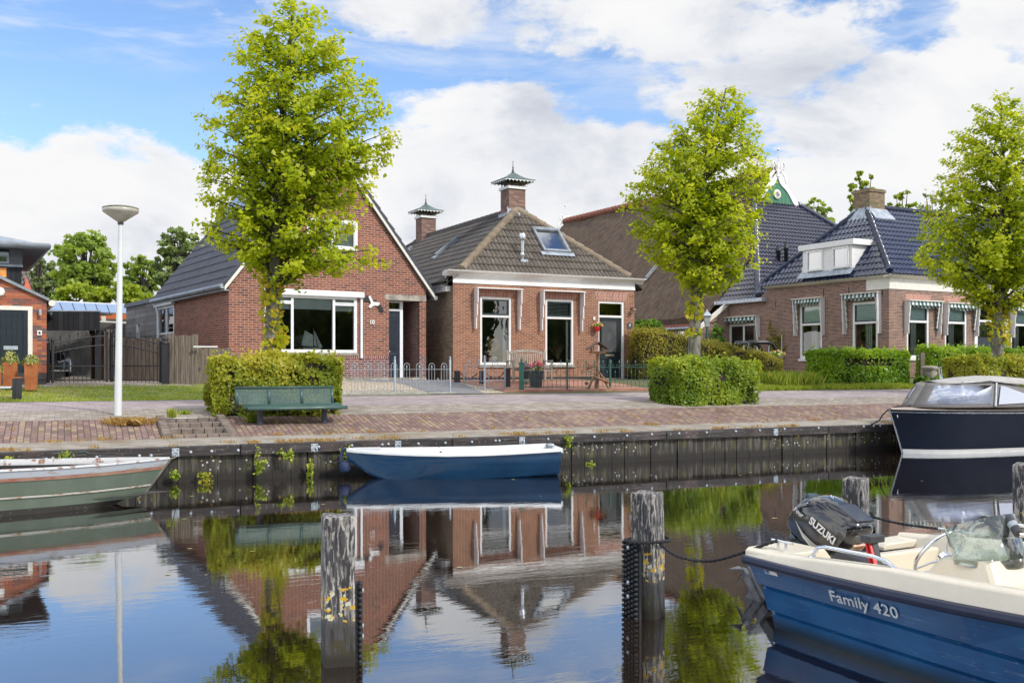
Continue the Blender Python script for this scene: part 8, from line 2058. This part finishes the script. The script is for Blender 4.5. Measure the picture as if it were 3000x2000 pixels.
b = MB(); b.box(LRW-.16, LRW-.02, -.07, .07, .40, .52); b.build('stern_clamp', M['zinc'], RBt, bevel=.03)
b = MB(); b.lathe([(.05, 0), (.05, -.30), (.03, -.36)], (LRW+.03, .05, .40), 8); 
for x in (1.55, 2.7): MB().tube([(x, rbw(x)-.02, .44), (x+.01, rbw(x)-.06, .36), (x+.04, rbw(x)-.1, .36)], .01, 5).build('mooring_loop', M['rope'], RBt)
def Q2(u, v, d=-.15): k = (u-CX)/FP; Y = (16.33+d)/(.911-.412*k); return A(u, v, Y)
rope('mooring_rope', 'thin dark rope from the quay plate to the bow of the blue rowing boat', [Q2(724, 1031, -.17), Q2(735, 1050, -.3), Q2(765, 1064, -.6), Vector((-2.72, 16.14, .33))], .010)
rope('mooring_rope', 'short dark rope from the quay plate to the stern of the blue rowing boat', [Q2(1199, 1014, -.17), Q2(1199, 1030, -.3), RBt.matrix_basis @ Vector((2.75, .50, .40))], .010)

# ---- green boat on the left
GBt = thing('steel_boat', 'old green steel boat with peeling paint at the lower left', 'boat', (-4.63, 13.46, 0), math.pi+R(27.5))
ggreen = mat('faded_green_hull_paint', (.105, .135, .10), .55, col2=(.13, .165, .125), scale=2.5, var=.08, stretch=(1, 1, .4))
gb_x = [0, .35, .8, 1.4, 2.2, 3.2, 4.4, 5.6, 6.4]
def gbw(x): return .02+.95*(1-math.exp(-x/1.25))
lev = [1.0, .835, .765, .44, .40, .16, 0.0]
def gb_row(x, k):
    f = lev[k]; zt = .565+.03*(x/6)-.02*math.sin(x); zb_ = .0+.05*max(0, 1-x/1.2)-.25*min(1, x/1.5)*0; z = zt*f+(-.02)*(1-f)
    if k == 6: z = -.06+.20*max(0, 1-x/.55)
    w_ = gbw(x)*(.80+.20*f); return (x+.42*(1-f)*max(0, 1-x/2.2), w_, z)
def gb_strip(a, b_, nm, m_, off=0.0, par=None):
    b = MB()
    for sg in (-1, 1): b.grid([[(gb_row(x, a)[0], sg*(gb_row(x, a)[1]+off), gb_row(x, a)[2]), (gb_row(x, b_)[0], sg*(gb_row(x, b_)[1]+off), gb_row(x, b_)[2])] for x in gb_x])
    return b.build(nm, m_, GBt)
gb_strip(0, 1, 'pale_strake', mat('pale_blue_peeling', (.40, .43, .47), .6, col2=(.33, .30, .27), scale=9, th=(.55, .62), stretch=(.5, .5, 2)))
gb_strip(1, 2, 'red_strake', mat('rusty_red_band', (.30, .11, .08), .75, col2=(.36, .22, .15), scale=9, var=.2, stretch=(.6, .6, 2)), .012)
gb_strip(2, 3, 'green_upper_side', ggreen)
gb_strip(3, 4, 'rub_strake', mat('peeling_rub_strake', (.50, .48, .42), .7, col2=(.28, .14, .06), scale=14, th=(.5, .6), stretch=(.5, .5, 2)), .02)
gb_strip(4, 5, 'green_lower_side', ggreen)
gb_strip(5, 6, 'dark_bottom', mat('slimy_black_bottom', (.025, .022, .018), .6, col2=(.10, .10, .08), scale=30, th=(.6, .68)))
b = MB(); b.tube([(gb_row(0, k)[0]-.01, 0, gb_row(0, k)[2]) for k in (0, 2, 4, 5, 6)], .022, 8); b.build('stem', mat('worn_stem', (.16, .15, .12), .7, var=.3), GBt)
b = MB()
for sg in (-1, 1): b.grid([[(x, sg*(gb_row(x, 0)[1]+.015), gb_row(x, 0)[2]-.005), (x, sg*(gb_row(x, 0)[1]+.01), gb_row(x, 0)[2]+.015), (x, sg*max(0, gb_row(x, 0)[1]-.09), gb_row(x, 0)[2]+.015), (x, sg*max(0, gb_row(x, 0)[1]-.10), gb_row(x, 0)[2]-.06)] for x in gb_x])
b.build('gunwale', mat('rust_stained_white', (.52, .52, .52), .6, col2=(.25, .13, .08), scale=11, th=(.56, .62)), GBt)
b = MB(); b.grid([[(x, -gb_row(x, 3)[1]*.85, .12) for x in gb_x], [(x, gb_row(x, 3)[1]*.85, .12) for x in gb_x]]); b.build('floor', M['dark'], GBt)
b = MB(); b.tube([(1.15, -.72, .575), (1.16, -.74, .64), (1.20, -.78, .56)], .012, 6); b.tube([(.95, -.68, .60), (1.0, -.72, .64), (1.08, -.70, .63)], .018, 6); b.build('rope_loop', mat('old_green_rope', (.04, .06, .05), .8), GBt)
rope('mooring_rope', 'short straw coloured rope from the green boat bow up to its quay plate', [Vector((-4.66, 13.52, .55)), Q2(402, 1050, -.3), Q2(403, 1045, -.17)], .009, mat('hemp_rope', (.30, .25, .16), .9, var=.2))

# ---- dark blue motor boat on the right
DBt = thing('cabin_boat', 'dark navy motor boat with grey canvas canopy moored at the right', 'motor boat', (7.83, 20.62, 0), QA-R(1.5))
dk = mat('glossy_navy_hull', (.012, .017, .032), .5, var=.1, scale=2, spec=.12)
db_x = [0, .15, .4, .8, 1.3, 2.0, 3.0, 4.2, 5.6]
def dbw(x): return .02+.99*(1-math.exp(-x/.75))
def dbz(x): return .905-.012*x
def db_pt(x, f):
    w_ = dbw(x)*(.62+.38*max(f, 0)**.8) if x > .01 else .02; xx_ = x+.34*(1-f)*max(0, 1-x/1.6); return (xx_, w_, dbz(x)*f)
def db_strip(f0, f1, nm, m_, off=0, n_=5):
    b = MB()
    for sg in (-1, 1): b.grid([[(lambda q: (q[0], sg*(q[1]+off), q[2]))(db_pt(x, f0+(f1-f0)*k/n_)) for k in range(n_+1)] for x in db_x])
    return b.build(nm, m_, DBt)
db_strip(.095, .945, 'hull', dk, 0, 8)
db_strip(-.10, .10, 'white_bottom', M['white'], .004, 2)
db_strip(.945, .975, 'silver_stripe', mat('silver_band', (.55, .58, .60), .15, metal=.8, var=.3, scale=12), .006, 1)
db_strip(.97, 1.0, 'rub_rail', mat('black_rub_rail', (.02, .022, .028), .4), .022, 1)
b = MB(); b.grid([[(db_pt(x, 1)[0], -db_pt(x, 1)[1]-.02, dbz(x)+.015), (db_pt(x, 1)[0], 0, dbz(x)+.05), (db_pt(x, 1)[0], db_pt(x, 1)[1]+.02, dbz(x)+.015)] for x in db_x]); b.build('deck', mat('teak_deck', (.40, .34, .29), .6, var=.15, stretch=(.5, 8, 1)), DBt)
b = MB(); b.tube([(db_pt(0, f)[0]-.01, 0, db_pt(0, f)[2]) for f in (1.02, .8, .5, .2, -.05)], .018, 8); b.build('stem_band', M['steel'], DBt)
b = MB(); b.tube([(.10, -.10, .80), (.08, -.13, .77), (.11, -.10, .74)], .012, 6); b.build('bow_eye', M['steel'], DBt)
cv = mat('grey_canvas_cover', (.20, .19, .185), .85, var=.08, bmp=.2); cvl = mat('light_canvas_roof', (.40, .39, .37), .85, var=.06, bmp=.2)
def cyl_pts(x, wf, zf): return x, wf, zf
# windscreen frame (two sides + front), local y negative = towards the water
wx0, wx1, wx2, wx3 = .95, 1.30, 2.28, 4.6
zb_, zt_ = .96, 1.46
b = MB()
fr_ = [(.60, 0), (.64, .28), (.76, .48), (1.10, .68)]; tp_ = [(.98, 0), (1.02, .24), (1.12, .40), (1.40, .57)]
low_l = [(x, -y, zb_) for x, y in fr_]+[(1.88, -.84, zb_), (2.30, -.88, zb_), (3.4, -.90, zb_), (wx3, -.90, zb_)]
top_l = [(x, -y, zt_) for x, y in tp_]+[(2.08, -.68, zt_+.01), (2.42, -.70, zt_+.01), (3.3, -.82, zt_-.18), (wx3, -.86, zt_-.25)]
def lerp3(a, b_, f): return tuple(a[i]+(b_[i]-a[i])*f for i in range(3))
for sg in (1, -1):
    rows = [[(p[0], p[1]*sg, p[2]) for p in (lerp3(a, b_, 0), lerp3(a, b_, .16), lerp3(a, b_, .5), lerp3(a, b_, .84), b_)] for a, b_ in zip(low_l, top_l)]
    b.grid(rows)
b.build('canvas_sides', cv, DBt, solid=.012)
wm = glass_mat('silvery_vinyl', (.4, .45, .5), .18, .06, body=(.36, .40, .52), bodyf=.88)
def vin(i0, i1, fa, fb, nm, e0=.0, e1=.0):
    seg = list(range(i0, i1+1))
    for sg in (1, -1):
        b = MB(); rows = []
        for i in seg:
            a_, c_ = low_l[i], top_l[i]
            rows.append([(lerp3(a_, c_, fa)[0], (lerp3(a_, c_, fa)[1]-.018)*sg, lerp3(a_, c_, fa)[2]), (lerp3(a_, c_, fb)[0], (lerp3(a_, c_, fb)[1]-.018)*sg, lerp3(a_, c_, fb)[2])])
        b.grid(rows); b.build(nm, wm, DBt, solid=.004)
vin(0, 4, .14, .90, 'side_window')
for sg in (1, -1):
    P_ = [(2.06, -.875, 1.02), (2.28, -.735, 1.40), (2.42, -.745, 1.38), (2.95, -.83, 1.21), (3.12, -.875, 1.11), (3.05, -.90, 1.05)]
    MB().add([(x, (y-.012)*sg, z) for x, y, z in P_], [tuple(range(6))]).build('side_window', wm, DBt, solid=.004)
b = MB(); rows = []
for x, w_, z in ((1.06, .36, 1.465), (1.3, .56, 1.475), (1.7, .66, 1.50), (2.0, .72, 1.53), (2.4, .76, 1.57), (3.0, .84, 1.56), (3.8, .90, 1.50), (wx3, .92, 1.42)):
    rows.append([(x, -w_, z-(.02 if x < 2.2 else .10+.05*(x-2.2))), (x, -w_*.8, z-.01), (x, 0, z+.035), (x, w_*.8, z-.01), (x, w_, z-(.02 if x < 2.2 else .10+.05*(x-2.2)))])
b.grid(rows); b.build('canvas_roof', cvl, DBt, solid=.012)
b = MB(); b.tube([(1.38, -.57, 1.475), (2.20, -.70, 1.49)], .016, 8); b.tube([(1.98, -.87, .98), (2.20, -.70, 1.47)], .03, 6); b.build('window_frame', M['zinc'], DBt)
MB().tube([(1.62, .2, 1.48), (1.56, .2, 1.80)], [.035, .035], 10).build('stern_light_pole', M['steel'], DBt)
b = MB()
for i in range(9): b.lathe([(.012, 0), (.001, .012)], (1.1+i*.42, -.915, .985), 6, axis='z')
b.build('canvas_studs', M['steel'], DBt)
rope('mooring_rope', 'black rope from the navy boat bow down to the quay edge', [Q2(2001, 974, -.02), Q2(2018, 966, -.3), Q2(2030, 950, -.6), Vector((7.95, 20.72, .96)), Vector((8.5, 20.95, .975)), Vector((9.1, 21.15, .975))], .016)

# ---- ropes at the second and third post
c1 = nb.matrix_basis @ Vector((.16, -.66, zr_+.125)); P2 = Vector((X2-.02, 7.12, .545))
m_ = c1.lerp(P2, .5)+Vector((0, 0, -.14)); 
rope('mooring_rope', 'black twisted rope sagging from the rubber clad post to the stern cleat', [P2+Vector((.08, -.04, .0)), P2.lerp(c1, .25)+Vector((0, 0, -.10)), m_+Vector((0, 0, .01)), P2.lerp(c1, .78)+Vector((0, 0, -.06)), c1+Vector((-.05, 0, -.005)), c1+Vector((.03, .02, .01))], .013)
rope('post_rope', 'black rope wound round the rubber clad post', [Vector((X2, 7.2, .55))+Vector((.15*math.cos(a), .15*math.sin(a), .01*math.sin(a*1.5))) for a in [k*2*math.pi/14 for k in range(15)]], .013)
c2 = nb.matrix_basis @ Vector((.42, .73, zr_+ct_(.4)+.048)); P3 = Vector((X3+.08, 8.0, .60))
rope('mooring_rope', 'black taut rope from the post behind the motor to the far cleat', [P3, P3.lerp(c2, .35)+Vector((0, 0, -.015)), P3.lerp(c2, .7)+Vector((0, 0, -.01)), c2], .012)
rope('post_rope', 'black rope wound round the post behind the outboard motor', [Vector((X3, 8.1, .60))+Vector((.135*math.cos(a), .135*math.sin(a), .012*math.sin(a*2))) for a in [k*2*math.pi/14 for k in range(15)]], .012)
